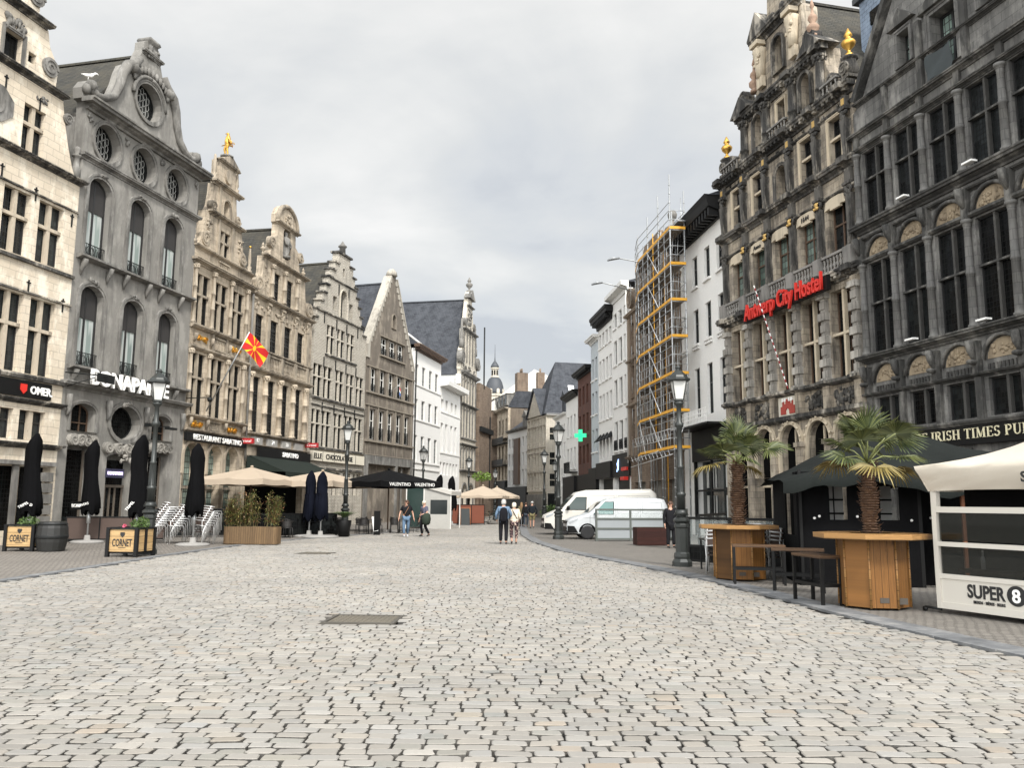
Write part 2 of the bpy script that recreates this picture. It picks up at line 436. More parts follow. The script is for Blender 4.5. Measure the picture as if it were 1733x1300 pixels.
M_palefine = stone('pale stone courses', (.57, .525, .445), (.45, .41, .345), (.07, .062, .052), .42, (.4, .1), .35, mw=.016, bump=.8)
M_brownc = stone('brown concrete', (.17, .145, .115), (.13, .11, .09), (.075, .065, .055), .5, None, pale=(.29, .25, .2))
M_brownt = stone('tan concrete bands', (.27, .235, .185), (.21, .18, .145), (.1, .09, .08), .4, None)
M_white = stone('white render', (.80, .79, .76), (.76, .745, .71), (.4, .39, .36), .16, None, bump=.15)
M_white2 = stone('white render aged', (.74, .73, .70), (.69, .68, .645), (.34, .33, .30), .28, None, bump=.2)
M_hostel = stone('sooty limestone', (.40, .34, .26), (.22, .19, .155), (.02, .018, .016), .62, (.55, .28), .4, pale=(.52, .45, .35), sh=.08)
M_hostelt = stone('blackened trim', (.14, .13, .115), (.05, .047, .043), (.007, .007, .007), .7, None, pale=(.52, .47, .39), sh=.05)
M_hpale = stone('scrubbed limestone', (.60, .51, .38), (.5, .43, .32), (.06, .05, .04), .4, None)
M_pub = stone('dark bluestone', (.075, .072, .066), (.045, .044, .041), (.010, .010, .010), .6, None, pale=(.22, .21, .19))
M_publ = stone('grey bluestone blocks', (.155, .15, .14), (.105, .102, .097), (.025, .025, .025), .55, (.75, .32), .5, pale=(.27, .26, .24))
M_tymp = stone('ochre relief stone', (.35, .28, .19), (.27, .21, .14), (.06, .045, .03), .5, None)
M_old = stone('old brown masonry', (.24, .18, .13), (.15, .105, .075), (.05, .04, .035), .5, (.4, .14), .5)
M_slate = slate('slate'); M_slateb = slate('blue slate', (.16, .2, .26), (.22, .27, .34), .3, .18)
M_slateg = slate('weathered slate', (.035, .035, .033), (.06, .058, .05), moss=(.085, .075, .055))
M_slatepale = slate('pale slate', (.5, .48, .43), (.56, .54, .49), .3, .2)
M_gl = glass('window glass', spec=.3); M_glead = glass('leaded glass', lead=(.14, .2), spec=.3); M_gdark = glass('dark leaded glass', (.003, .003, .003), (.014, .016, .016), lead=(.13, .17), lc=(.007, .007, .007), spec=.12)
M_gcur = glass('curtained glass', (.10, .13, .125), (.27, .32, .30), curtain=(.42, .45, .43), rough=.1)
M_ggrn = glass('greenish leaded glass', (.06, .09, .075), (.20, .26, .23), lead=(.2, .3, .018), rough=.15)
M_gw = glass('pale reflecting glass', (.05, .055, .057), (.17, .18, .185), rough=.08, spec=.35); M_gmid = glass('grey curtained glass', (.045, .043, .038), (.13, .125, .11), rough=.12, spec=.3)
M_black = plain('black paint', (.008, .008, .008), .5, var=.4, spec=.2); M_iron = plain('dark iron', (.014, .015, .015), .5, .1, spec=.25)
M_wframe = plain('white window paint', (.72, .71, .67), .5, var=.05); M_dframe = plain('dark window paint', (.02, .02, .02), .4)
M_bframe = plain('brown window wood', (.09, .055, .035), .6); M_gold = plain('gilding', (.62, .36, .08), .38, .9, var=.3)
M_ochre = plain('worn gilding', (.55, .36, .12), .5, .3, var=.4)
M_red = plain('red enamel', (.62, .03, .02), .45, var=.1); M_signw = plain('white lettering', (.88, .87, .84), .5, var=.03)
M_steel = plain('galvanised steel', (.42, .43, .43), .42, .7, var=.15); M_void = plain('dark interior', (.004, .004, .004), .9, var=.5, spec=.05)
M_cop = plain('blue grey lead', (.3, .34, .38), .5, .2)
# ------------------------------------------------------------------ building kit
WC = {}
def cached(key, fn):
    if key not in WC: WC[key] = fn()
    return WC[key]
def ext_open(w, h, rise, e, eb=None):
    # opening centred on x=0, bottom z=0, grown by e
    return arc_open(-w/2-e, -(e if eb is None else eb), w+2*e, h+(e if eb is None else eb)+(0 if rise else e), (rise+e) if rise else 0)
def face_mesh(poly, y, m, name):
    b = MB(); b.panel(poly, [], y, y+.01); return b.mesh(name, m)
class Bld:
    def __init__(s, name, P, ang, label, side='L', cat='building', group=None):
        rz = R(90-ang) if side == 'L' else R(-90-ang)
        s.e = empty(name, (P[0], P[1], 0), rz, label, cat, group); s.h = []
    def part(s, name, m=None, mat=None):
        o = None
        for c in m.split(): o = c.build(name, mat, s.e)
        return o
    def win(s, x, z, w, h, rise=0, stone=None, st=.13, nx=2, tz=(.62,), mun=None, ft=.05, fm=None, pane=None, dep=.32, sur=None, surm=None,
            sill=None, silm=None, hole=True, name='window', oval_=False, label=None, y=0, sy=.07, rail=None):
        if hole: s.h.append(oval(x+w/2, z+h/2, w/2, h/2) if oval_ else arc_open(x, z, w, h, rise))
        fm = fm or M_dframe; pane = pane or M_gl; K = (round(w, 2), round(h, 2), round(rise, 2), oval_)
        def shp(e, eb=None): return oval(0, h/2, w/2+e, h/2+e) if oval_ else ext_open(w, h, rise, e, eb)
        def mk():
            b = MB(); y0 = dep-.1; y1 = dep-.03; b.panel(shp(0), [shp(-ft)], y0, y1)
            H = h+rise*.9
            for i in range(1, nx):
                c = -w/2+w*i/nx; b.box(c-ft*.5, c+ft*.5, y0+.004, y1, ft*.7, H-ft*.5)
            for t in tz: b.box(-w/2+ft*.5, w/2-ft*.5, y0-.006, y1, h*t-ft*.5, h*t+ft*.5)
            if mun:
                for i in range(1, mun[0]):
                    c = -w/2+w*i/mun[0]; b.box(c-.014, c+.014, y0+.03, y1, ft*.7, H-ft*.5)
                for i in range(1, mun[1]): b.box(-w/2+ft*.7, w/2-ft*.7, y0+.03, y1-.004, h*i/mun[1]-.014, h*i/mun[1]+.014)
            return b.mesh('window', fm)
        f = link(name, cached(('f', K, nx, tuple(tz), mun, ft, fm.name, dep), mk), s.e, (x+w/2, y, z))
        if label: f['label'] = label
        link('pane', cached(('p', K, pane.name, dep), lambda: face_mesh(shp(-.01), dep-.05, pane, 'pane')), f)
        if stone:
            def mks():
                b = MB(); n, fr = stone; H = h+rise*.85
                for i in range(1, n):
                    c = -w/2+w*i/n; b.box(c-st/2, c+st/2, sy, sy+.16, .0, H)
                for t in fr: b.box(-w/2, w/2, sy-.012, sy+.148, h*t-st*.42, h*t+st*.42)
                return b.mesh('mullion', surm or M_creamtrim)
            link('mullion', cached(('s', K, stone, st, (surm or M_creamtrim).name, sy), mks), f)
        if sur:
            def mkr():
                b = MB(); b.panel(shp(sur, 0), [shp(0, 0)] if oval_ else [], -.07, 0) if oval_ else None
                if not oval_:
                    o = ext_open(w, h, rise, sur, 0); b.panel(o, [ext_open(w, h, rise, .0, -.001)], -.07, -.002)
                    b.panel(ext_open(w, h, rise, sur, 0) , [ext_open(w, h, rise, sur*.55, -.002)], -.1, -.07)
                else: b.panel(shp(sur), [shp(sur*.55)], -.1, -.07)
                return b.mesh('surround', surm or M_creamtrim)
            link('surround', cached(('r', K, sur, (surm or M_creamtrim).name), mkr), f)
        if sill:
            b = cached(('l', K, sill, (silm or surm or M_creamtrim).name), lambda: MB().box(-w/2-.1, w/2+.1, -sill, .1, -.13, -.01).mesh('sill', silm or surm or M_creamtrim)); link('sill', b, f)
        if rail: # small iron balcony rail in front of the lower part: (height, out)
            def mkb():
                b = MB(); hh, o = rail; b.box(-w/2, w/2, -o-.03, -o, hh-.03, hh); b.box(-w/2, w/2, -o-.03, -o, .05, .08)
                n = int(w/.09)
                for i in range(n+1):
                    c = -w/2+w*i/n; b.box(c-.01, c+.01, -o-.02, -o-.004, .06, hh-.02)
                for i in range(int(w/.24)):
                    c = -w/2+.12+i*.24
                    b.tube([(c+.09*math.cos(t), -o-.03, hh*.5+hh*.3*math.sin(t)) for t in [k*math.pi/5 for k in range(11)]], .014, 4, False)
                return b.mesh('railing', M_iron)
            link('railing', cached(('rail', K, rail), mkb), f)
        return f
    def wall(s, outline, mat, y=0, dep=.34, name='wall', label=None, rev=None):
        b = MB(); b.panel(outline, s.h, y, y+dep); s.h = []
        o = b.build(name, mat, s.e)
        if label: o['label'] = label
        return o
    def body(s, x0, x1, z, y0=.36, y1=12, mat=None, name='side_wall'):
        b = MB().box(x0, x1, y0, y1, 0, z); return b.build(name, mat, s.e)
    def roof(s, x0, x1, ze, xr, zr, y0, y1, mat, ov=.0, th=.14):
        b = MB()
        for (xa, za, xb, zb, sg) in ((x0-ov, ze, xr, zr, 1), (x1+ov, ze, xr, zr, -1)):
            vs = [(xa, y0, za), (xb, y0, zb), (xb, y1, zb), (xa, y1, za), (xa, y0, za-th), (xb, y0, zb-th), (xb, y1, zb-th), (xa, y1, za-th)]
            b.add(vs, [(0, 1, 2, 3) if sg < 0 else (3, 2, 1, 0), (4, 5, 1, 0), (7, 6, 5, 4), (2, 6, 7, 3), (0, 3, 7, 4), (1, 5, 6, 2)])
        b.box(xr-.12, xr+.12, y0, y1, zr-.05, zr+.07)
        return b.build('roof', mat, s.e)
    def roofx(s, x0, x1, y0, ze, yr, zr, y1, mat, name='roof'):
        # ridge parallel to the front
        b = MB()
        b.add([(x0, y0, ze), (x1, y0, ze), (x1, yr, zr), (x0, yr, zr)], [(0, 1, 2, 3)]); b.add([(x0, y1, ze), (x1, y1, ze), (x1, yr, zr), (x0, yr, zr)], [(3, 2, 1, 0)])
        b.add([(x0, y0, ze), (x0, yr, zr), (x0, y1, ze)], [(0, 1, 2)]); b.add([(x1, y0, ze), (x1, yr, zr), (x1, y1, ze)], [(2, 1, 0)])
        return b.build(name, mat, s.e)
def balusters(b, x0, x1, z0, z1, y, n, r=.055, rail=.09, cap=.08):
    h = z1-z0
    for i in range(n):
        c = x0+(i+.5)*(x1-x0)/n
        b.lathe([(r*.7, 0), (r*.7, h*.08), (r*.4, h*.16), (r, h*.36), (r*.45, h*.55), (r*.45, h*.6), (r*.8, h*.85), (r*.7, h)], (c, y, z0), 8)
    b.box(x0, x1, y-rail, y+rail, z1, z1+cap); b.box(x0, x1, y-rail, y+rail, z0-cap, z0)
def column(h, r, rings=(), cap=.28, base=.18, n=12):
    b = MB(); p = [(r*1.45, 0), (r*1.45, base*.5), (r*1.15, base*.6), (r*1.1, base)]
    for t in rings: p += [(r, t-.05), (r*1.15, t-.04), (r*1.15, t+.04), (r, t+.05)]
    p += [(r*.88, h-cap), (r*1.0, h-cap+.02), (r*.9, h-cap+.05), (r*1.2, h-cap*.35), (r*1.5, h-cap*.3), (r*1.5, h)]
    b.lathe(p, n=n)
    if cap > .3: # leafy capital
        for k in range(8):
            a = k*math.pi/4; b.blob((r*1.15*math.cos(a), r*1.15*math.sin(a), h-cap*.55), (.07, .07, cap*.28))
            b.blob((r*1.35*math.cos(a+.4), r*1.35*math.sin(a+.4), h-cap*.3), (.06, .06, cap*.15))
    return b
URN = [(.16, 0), (.16, .1), (.08, .16), (.06, .26), (.22, .42), (.27, .56), (.22, .64), (.12, .7), (.1, .78), (.16, .84), (.1, .96), (.03, 1.12), (.0, 1.15)]
def urn(s, x, y, z, sc=1, mat=None, name='urn_finial', prof=URN):
    b = MB(); b.lathe([(r*sc, q*sc) for r, q in prof], n=12); return b.build(name, mat, s.e, (x, y, z))
def obelisk(b, x, z, h, r=.13, ball=True, y=.17):
    b.lathe([(r*1.4, 0), (r*1.4, .14), (r, .16), (r, .24), (r*.45, h*.85), (r*.3, h)], (x, y, z), sq=True)
    if ball: b.blob((x, y, z+h+.06), .08)
OB = [(.17, 0), (.17, .18), (.1, .2), (.13, .3), (.055, .95), (.03, 1.0), (.07, 1.05), (.07, 1.12), (0, 1.18)]
# ------------------------------------------------------------------ left row
# A: cream sandstone house at the left edge (local x = 9 at its right end)
dA = (math.sin(R(12.8)), math.cos(R(12.8)))
A = Bld('gabled_house', (-18.08-9*dA[0], 33-9*dA[1]), 12.8, 'cream sandstone house with curved gable and cross windows at the left edge')
kw = dict(surm=M_creamtrim, sill=.12, pane=M_glead, st=.16)
for x in (1.2, 2.6, 5.4, 7.0): A.win(x, 6.4, 1.26, 2.98, stone=(2, (.6,)), **kw)
for x in (1.2, 2.6, 5.3, 7.0): A.win(x, 10.8, 1.26, 2.5, stone=(2, (.6,)), **kw)
for x in (1.2, 2.6, 5.4, 6.95): A.win(x, 3.9, 1.26, 1.12, stone=(2, ()), surm=M_creamtrim, pane=M_glead, st=.2)
for x in (2.1, 5.85): A.win(x, 14.9, 1.07, 1.9, stone=(2, (.6,)), **kw)
A.win(4.62, 18.0, .85, 1.18, stone=None, sill=.12, surm=M_greytrim, pane=M_gdark, sur=.12, nx=1, tz=())
A.win(5.8, 18.45, .38, .42, pane=M_gdark, nx=1, tz=())
for x in (.8, 4.2, 7.2): A.h.append(arc_open(x, .5, 1.5 if x > 5 else 3.0, 2.4))
g = [(0, 0), (9, 0), (9, 14.75), (8.72, 14.78), (8.45, 15.3), (8.15, 16.1), (7.85, 17.1), (7.7, 17.85), (7.25, 17.95), (7.3, 18.6), (7.1, 19.2), (6.8, 19.6), (6.65, 20.2), (6.1, 20.3), (6.15, 21), (5.8, 21.8), (5.4, 22.4), (5.3, 24), (3.7, 24), (3.6, 22.4), (3.2, 21.8), (2.85, 21), (2.9, 20.3), (2.35, 20.2), (2.2, 19.6), (1.9, 19.2), (1.7, 18.6), (1.75, 17.95), (1.3, 17.85), (1.15, 17.1), (.85, 16.1), (.55, 15.3), (.28, 14.78), (0, 14.75)]
A.wall(g, M_cream)
b = MB()
b.corn(0, 9, 14.6, .2, .32); b.corn(1.35, 7.65, 17.75, .2, .3); b.corn(2.5, 6.5, 20.15, .22, .35); b.mould(0, 9, [(.14, 10.62), (.14, 10.74)]); b.mould(0, 9, [(.12, 9.45), (.12, 9.52)])
b.mould(0, 9, [(.16, 6.18), (.2, 6.3), (.16, 6.36)]); b.corn(0, 9, 5.25, .18, .22); b.corn(0, 9, 3.58, .2, .28); b.mould(0, 9, [(.1, 13.4), (.1, 13.46)])
A.part('cornice', b, M_hostelt)
b = MB(); b.lathe([(.2, 0), (.2, .5), (.14, .6), (.12, 1.0), (.2, 1.05), (.2, 1.1), (.08, 1.15), (.15, 1.32), (.12, 1.45), (0, 1.52)], (8.86, .15, 14.82), 10); A.part('pinnacle', b, M_greytrim)
b = MB()
for sx, cx, cz, r in ((1, 6.85, 18.75, .42), (1, 5.9, 21.2, .42), (1, 8.0, 17.1, .25)): b.scroll(cx, cz, r, -.12, .1)
b.relief(4.6, 5.5, 19.3, 19.75, -.03, 16, .12, 3); b.relief(6.35, 6.9, 17.2, 17.4, -.02, 10, .08, 5)
b.prism([(4.7+.9*math.cos(t)-.2, 16.2+.75*math.sin(t)) for t in [k*math.pi/4+.39 for k in range(8)]], -.05, .05); b.prism(oval(4.5, 16.2, .4, .45), -.1, .0)
for k in range(9):
    t = math.pi*k/8; b.blob((5.05+.38*math.cos(t), -.06, 19.28+.3*math.sin(t)), (.07, .07, .16))
A.part('carved_ornament', b, M_greytrim)
b = MB()
for x, z in ((5.1, 13.9), (6.75, 13.6), (8.7, 13.2), (5.0, 10.1), (6.8, 9.9), (8.6, 9.6), (6.55, 17.2), (4.9, 17.3)): b.box(x-.02, x+.02, -.05, 0, z-.45, z+.1); b.box(x-.09, x+.09, -.05, 0, z-.02, z+.02)
A.part('wall_anchor', b, M_iron)
b = MB(); b.box(.8, 8.3, -.12, -.02, 5.5, 6.12); sg = b.build('signboard', M_black, A.e)
text('OMER.', 7.78, -.13, 5.8, .42, M_signw, sg, sx=.9, ext=.02, off=.012)
b = MB(); b.prism([(6.75, 5.98), (6.75, 5.75), (6.9, 5.6), (7.05, 5.75), (7.05, 5.98)], -.15, -.12); b.build('shield_emblem', M_red, sg)
b = MB(); b.box(.2, 8.9, .35, .4, .2, 3.3); A.part('shop_window', b, M_gdark)
b = MB()
for x in (.55, 3.85, 6.95): b.box(x-.12, x+.12, -.1, 0, 0, 3.0)
b.box(.1, 8.85, -.22, 0, 2.95, 3.1)
for k in range(6): b.box(8.2, 8.75, -.14, 0, .25+k*.42, .6+k*.42)
A.part('shopfront', b, M_greytrim)
A.body(0, 9, 14.6, mat=M_cream); A.roof(0, 9, 14.6, 4.5, 23, .36, 12, M_slateg)

# B: grey baroque front with oval windows
B = Bld('gabled_house', (-18.08, 33), 12.8, 'grey baroque cafe house with oval windows and scrolled gable, lettered BONAPARTE')
kw = dict(nx=2, tz=(.0,), ft=.09, fm=M_dframe, dep=.36, sur=.2, surm=M_greytrim, rail=(.62, -.12))
XB = (.5, 3.12, 5.6)
for i, x in enumerate(XB):
    for z, h in ((7.15, 2.95), (11.8, 3.05)):
        w = 1.36
        f = B.win(x, z, w, h, .52, pane=M_gcur, **kw)
        link('blind', cached(('bl',), lambda: MB().panel(arc_open(-w/2+.06, 2.1, w-.12, .9, .46), [], .27, .29).mesh('blind', plain('charcoal blind', (.03, .028, .027), .8))), f)
B.win(.5, 4.45, 1.45, .78, .4, nx=3, tz=(.5,), fm=M_bframe, pane=M_gdark, dep=.45, sur=.14, surm=M_greytrim)
B.win(5.6, 4.45, 1.45, .78, .4, nx=3, tz=(.5,), fm=M_bframe, pane=M_gdark, dep=.45, sur=.14, surm=M_greytrim)
M_iron2 = glass('round leaded glass', (.004, .004, .004), (.02, .02, .02), lead=(.2, .2, .03), lc=(.05, .05, .05))
B.win(2.85, 4.3, 1.95, 1.5, oval_=True, nx=1, tz=(), fm=M_iron, pane=M_gdark, dep=.5, sur=.2, surm=M_greytrim)
for x in (1.38, 3.83, 6.3): B.win(x-.8, 16.25, 1.6, 1.66, oval_=True, nx=1, tz=(), fm=M_iron, pane=M_gdark, dep=.5, sur=.18, surm=M_greytrim)
B.win(2.95, 19.35, 1.8, 1.75, oval_=True, nx=1, tz=(), fm=M_iron, pane=M_gdark, dep=.5, sur=.2, surm=M_greytrim)
# pale curved glazing bars of the oval windows
b = MB()
for cx, cz in ((1.38, 17.08), (3.83, 17.08), (6.3, 17.08), (3.85, 20.22)):
    for i in range(-3, 4):
        for j in range(-2, 3):
            x = cx+i*.22; z = cz+j*.32+(.16 if i % 2 else 0)
            if ((x-cx)/.68)**2+((z-cz)/.68)**2 > .95: continue
            b.tube([(x+.1*math.cos(t), .4, z+.17*math.sin(t)) for t in [k*math.pi/4 for k in range(9)]], .012, 4, False)
B.part('glazing_bar', b, plain('pale glazing bars', (.4, .4, .38), .6))
for x, w, h in ((.5, 1.45, 3.75), (2.85, 1.6, 3.45), (5.6, 1.45, 3.75)): B.h.append(arc_open(x, .02, w, h, .18))
gb = [(0, .0), (8.15, 0), (8.15, 18.4), (7.9, 18.45), (7.95, 18.9), (7.7, 19.3), (7.45, 19.35), (7.25, 18.95), (6.9, 19.0), (6.5, 19.15), (6.15, 19.5), (5.9, 20.1), (5.75, 20.7), (5.55, 21.2), (5.15, 21.5), (4.8, 21.7), (4.6, 22.2), (4.42, 22.6), (4.4, 23.0), (4.15, 23.2), (3.5, 23.2), (3.25, 23.0), (3.23, 22.6), (3.05, 22.2), (2.85, 21.7), (2.5, 21.5), (2.1, 21.2), (1.9, 20.7), (1.75, 20.1), (1.5, 19.5), (1.15, 19.15), (.75, 19.0), (.4, 18.95), (.2, 19.35), (-.05, 19.3), (-.3, 18.9), (-.25, 18.45), (0, 18.4)]
B.wall(gb, M_grey, dep=.5)
b = MB(); b.corn(0, 8.15, 18.05, .42, .62, .0); b.corn(0, 8.15, 15.85, .26, .25); b.corn(0, 8.15, 6.15, .3, .35); b.mould(.1, 8.05, [(.1, 6.95), (.34, 7.03), (.34, 7.12)]); b.mould(.1, 8.05, [(.1, 11.6), (.34, 11.68), (.34, 11.77)])
b.corn(3.2, 4.45, 22.4, .2, .2)
B.part('cornice', b, M_greytrim)
b = MB()
# thick scrolled coping of the gable
for sg in (1, -1):
    X = lambda x: 3.825+sg*(x-3.825)
    pts = [(7.6, 19.0), (7.2, 18.85), (6.7, 19.0), (6.2, 19.35), (5.9, 20.0), (5.75, 20.7), (5.5, 21.2), (5.0, 21.55), (4.7, 21.95)]
    b.tube([(X(x), -.1, z) for x, z in pts], [.2, .16, .16, .18, .2, .22, .24, .2, .16], 8)
    b.blob((X(7.6), -.12, 19.1), (.3, .25, .28)); b.blob((X(5.15), -.12, 21.3), (.42, .26, .3)); b.blob((X(7.85), -.1, 18.85), (.2, .2, .25))
    b.tube([(X(3.825+1.15*math.cos(t)), -.08, 20.22+1.15*math.sin(t)) for t in [k*math.pi/16 for k in range(0, 9)]], .1, 6)
for k in range(13):
    t = math.pi*(k+.5)/13; b.blob((3.85+1.2*math.cos(t), -.12, 20.9+.75*math.sin(t)), (.13, .1, .2))
b.lathe([(.5, 0), (.5, .1), (.38, .2), (.42, .5), (.55, .62), (.5, .75), (.2, .9), (0, .92)], (3.83, .2, 22.6), 4); b.relief(3.5, 4.2, 22.4, 22.9, -.08, 10, .14, 2)
# consoles and keystone ornaments
for x in XB:
    for z in (6.45, 11.1): 
        for xx in (x-.1, x+1.46): b.tube([(xx, -.25, z+.5), (xx, -.2, z+.3), (xx, -.08, z+.1), (xx, -.06, z-.15)], [.12, .13, .09, .04], 6)
    for z in (10.75, 15.45): b.relief(x+.45, x+.9, z, z+.12, -.1, 7, .1, int(x*9+z))
for x in (.25, 2.6, 5.1, 7.85):
    b.tube([(x, -.14, 5.9), (x, -.16, 5.6), (x+.06, -.1, 5.3), (x, -.08, 5.05)], [.13, .14, .1, .05], 6); b.relief(x-.1, x+.1, 17.6, 17.95, -.05, 6, .1, int(x*7))
B.part('carved_ornament', b, M_greytrim)
b = MB()
for x0, x1, z in ((.45, 2.0, 4.05), (2.4, 4.9, 3.85), (5.6, 7.1, 4.05)):
    b.relief(x0, x1, z-.1, z+.2, -.1, 26, .09, int(x0*10))
    for k in range(4):
        c = x0+(k+.5)*(x1-x0)/4; b.scroll(c, z+.04, .26, -.24, 0, 1.4, 1 if k % 2 else -1, k)
b.relief(3.4, 4.3, 3.35, 3.7, -.12, 10, .14, 8); b.relief(3.5, 4.1, 5.75, 5.95, -.12, 8, .12, 9)
B.part('shell_ornament', b, stone('pale rocaille stone', (.34, .32, .285), (.24, .225, .2), (.04, .04, .036), .5, None))
b = MB()
for x0, x1, z in ((.5, 1.95, 3.7), (2.85, 4.45, 3.4), (5.6, 7.05, 3.7)):
    b.box(x0, x1, .42, .46, 0, z); 
B.part('shop_glazing', b, M_gdark)
b = MB()
for x in (2.9, 3.3, 3.62, 3.95, 4.4): b.box(x-.035, x+.035, .34, .4, 0, 2.25)
b.box(2.85, 4.45, .3, .4, 2.2, 2.32)
for x in (.6, 1.85, 5.7, 6.95): b.box(x-.04, x+.04, .34, .4, 0, 3.7)
B.part('door_frame', b, plain('bronze door frame', (.12, .1, .08), .5))
b = MB(); b.box(2.82, 3.95, -.05, .05, 2.62, 3.0); sg = b.build('neon_sign', plain('dark sign box', (.03, .03, .06), .4), B.e)
t = NT('lit violet lettering'); t.b.inputs['Emission Color'].default_value = (.7, .6, 1, 1); t.b.inputs['Emission Strength'].default_value = 1.2; M_neon = t.set((.7, .6, .9), .4)
text('BONAPARTE', 3.38, -.06, 2.81, .2, M_neon, sg, width=.95)
b = MB(); b.box(.95, 6.1, -.44, -.40, 6.4, 6.45); b.box(.95, 6.1, -.44, -.40, 6.98, 7.02); sg = b.build('sign_rail', M_iron, B.e)
text('BONAPARTE', 3.5, -.5, 6.72, .9, M_signw, sg, width=5.1, ext=.05, off=.022)
b = MB()
b.tube([(-.05, -.1, 6.75), (.4, -.9, 6.7), (.7, -1.5, 6.65)], .03, 5); b.tube([(.1, -.1, 6.2), (.5, -1.1, 6.6)], .02, 5); b.box(.3, 1.3, -1.35, -1.3, 6.4, 6.75)
b.tube([(8.1, -.1, 6.7), (8.15, -1.4, 6.72)], .025, 5); b.blob((8.15, -1.35, 6.62), .14)
B.part('sign_bracket', b, M_iron)
b = MB(); b.box(5.9, 6.5, -.8, -.55, 4.95, 5.05); b.box(4.85, 5.1, -.5, -.25, 5.0, 5.15); b.box(5.2, 5.28, -.5, 0, 5.1, 5.14); b.box(6.1, 6.2, -.6, 0, 5.08, 5.12); B.part('floodlight', b, M_iron)
B.body(0, 8.15, 17.9, y0=.52, mat=M_grey); B.roof(0, 8.15, 17.9, 3.83, 22.6, .52, 12, M_slateg)
b = MB(); b.box(.9, 1.5, -.06, -.04, 1.25, 1.6); 
sg = b.build('name_board', M_black, B.e); text('BONA', 1.2, -.07, 1.42, .2, M_signw, sg)

# C: narrow limestone house with gilded statue
Cc = Bld('gabled_house', (-16.27, 40.95), 9.8, 'narrow limestone house with gilded statue on its gable, sign RESTAURANT SABATINO')
kw = dict(surm=M_gildtrim, pane=M_gdark, st=.14, dep=.26, stone=(2, (.6,)), sy=.04)
for x in (.32, 2.2, 4.03):
    Cc.win(x, 10.6, 1.3, 2.68, **kw); Cc.win(x, 6.0, 1.3, 3.15, **kw)
Cc.win(2.3, 14.72, 1.1, 1.5, **kw); Cc.win(2.47, 16.95, .66, .7, .33, surm=M_gildtrim, pane=M_gdark, nx=1, tz=(), dep=.5, sur=.1)
for x in (0.08, 2.35, 4.12): Cc.h.append(arc_open(x, .02, 1.36, 3.88, .64, 10))
gc = [(0, 0), (6.1, 0), (6.1, 14.7), (5.75, 14.72), (5.3, 15.0), (5.0, 15.5), (4.75, 16.3), (4.62, 16.85), (4.3, 16.9), (4.05, 17.3), (3.9, 18), (3.85, 18.65), (3.62, 18.7), (3.62, 20.1), (2.75, 20.45), (1.9, 20.1), (1.9, 18.7), (1.65, 18.65), (1.6, 18), (1.45, 17.3), (1.2, 16.9), (.9, 16.85), (.8, 16.3), (.6, 15.5), (.4, 15), (.15, 14.72), (0, 14.7)]
Cc.wall(gc, M_gild, dep=.5)
b = MB(); b.corn(-.05, 6.15, 13.72, .28, .36); b.corn(0, 6.1, 14.55, .18, .22); b.corn(1.15, 4.5, 16.72, .22, .3); b.corn(1.35, 4.1, 18.5, .22, .3); b.mould(-.05, 6.1, [(.12, 10.38), (.26, 10.5), (.26, 10.58)]); b.mould(-.05, 6.1, [(.1, 9.3), (.2, 9.4), (.2, 9.5)])
b.mould(-.05, 6.1, [(.12, 5.8), (.24, 5.9), (.24, 5.98)]); b.corn(0, 6.1, 5.06, .16, .25); b.corn(1.75, 3.8, 19.95, .14, .18)
b.prism([(1.75, 20.1), (3.78, 20.1), (2.76, 20.62)], -.2, .3)
Cc.part('cornice', b, M_gildtrim)
for x in (.12, 1.9, 3.76, 5.55):
    for z, h in ((10.6, 3.1), (5.98, 3.3)): link('half_column', cached(('ccol', h), lambda: column(h, .1, (h*.35, h*.62), .34).mesh('half_column', M_gildtrim)), Cc.e, (x, -.08, z))
b = MB()
for x in (2.12, 3.55): b.box(x-.1, x+.1, -.1, 0, 14.75, 16.7); b.box(x-.1, x+.1, -.1, 0, 9.5, 10.4)
for x in (2.05, 3.45): b.box(x-.1, x+.1, -.08, 0, 16.95, 18.5)
b.scroll(.9, 15.3, .42, -.1, .2, d=1); b.scroll(4.85, 15.3, .42, -.1, .2, d=-1); b.scroll(1.45, 17.3, .3, -.1, .2); b.scroll(4.1, 17.3, .3, -.1, .2, d=-1)
b.relief(.9, 1.4, 15.6, 16.4, -.03, 16, .1, 4); b.relief(4.3, 4.8, 15.6, 16.4, -.03, 16, .1, 5); b.relief(2.5, 3.1, 19.2, 19.7, -.03, 12, .1, 6)
b.prism(oval(2.78, 19.4, .35, .4), -.12, 0)
for x in (.3, 1.9, 3.75, 5.75):
    for z in (5.4, 9.7): b.tube([(x, -.2, z+.4), (x, -.2, z+.2), (x, -.08, z-.05)], [.1, .1, .05], 6)
for x in (1.3, 2.75, 4.1): b.box(x-.0, x+.0, -.1, 0, 4, 4.1)
Cc.part('carved_ornament', b, M_gildtrim)
for x in (2.35, 2.35): pass
b = MB(); balusters(b, 2.35, 3.4, 9.66, 10.2, -.02, 6); balusters(b, 2.35, 3.4, 5.3, 5.72, -.02, 6); balusters(b, 2.3, 3.4, 13.98, 14.4, -.02, 6); Cc.part('balustrade', b, M_gildtrim)
b = MB()
for x, z in ((1.1, 9.95), (4.65, 9.95), (1.1, 5.5), (4.65, 5.5)):
    b.relief(x-.45, x+.45, z-.1, z+.12, -.05, 26, .09, int(x*5+z))
    for k in (-1, 1): b.scroll(x+k*.3, z, .16, -.14, 0, 1.4, k)
Cc.part('gilded_relief', b, M_gold)
for x in (1.55, 3.95): link('obelisk', cached(('obC',), lambda: MB().lathe([(.19, 0), (.19, .2), (.12, .26), (.16, .4), (.06, .46), (.13, .6), (.06, 1.5), (0, 1.55)], n=8).mesh('obelisk', M_gildtrim)), Cc.e, (x, .1, 18.7))
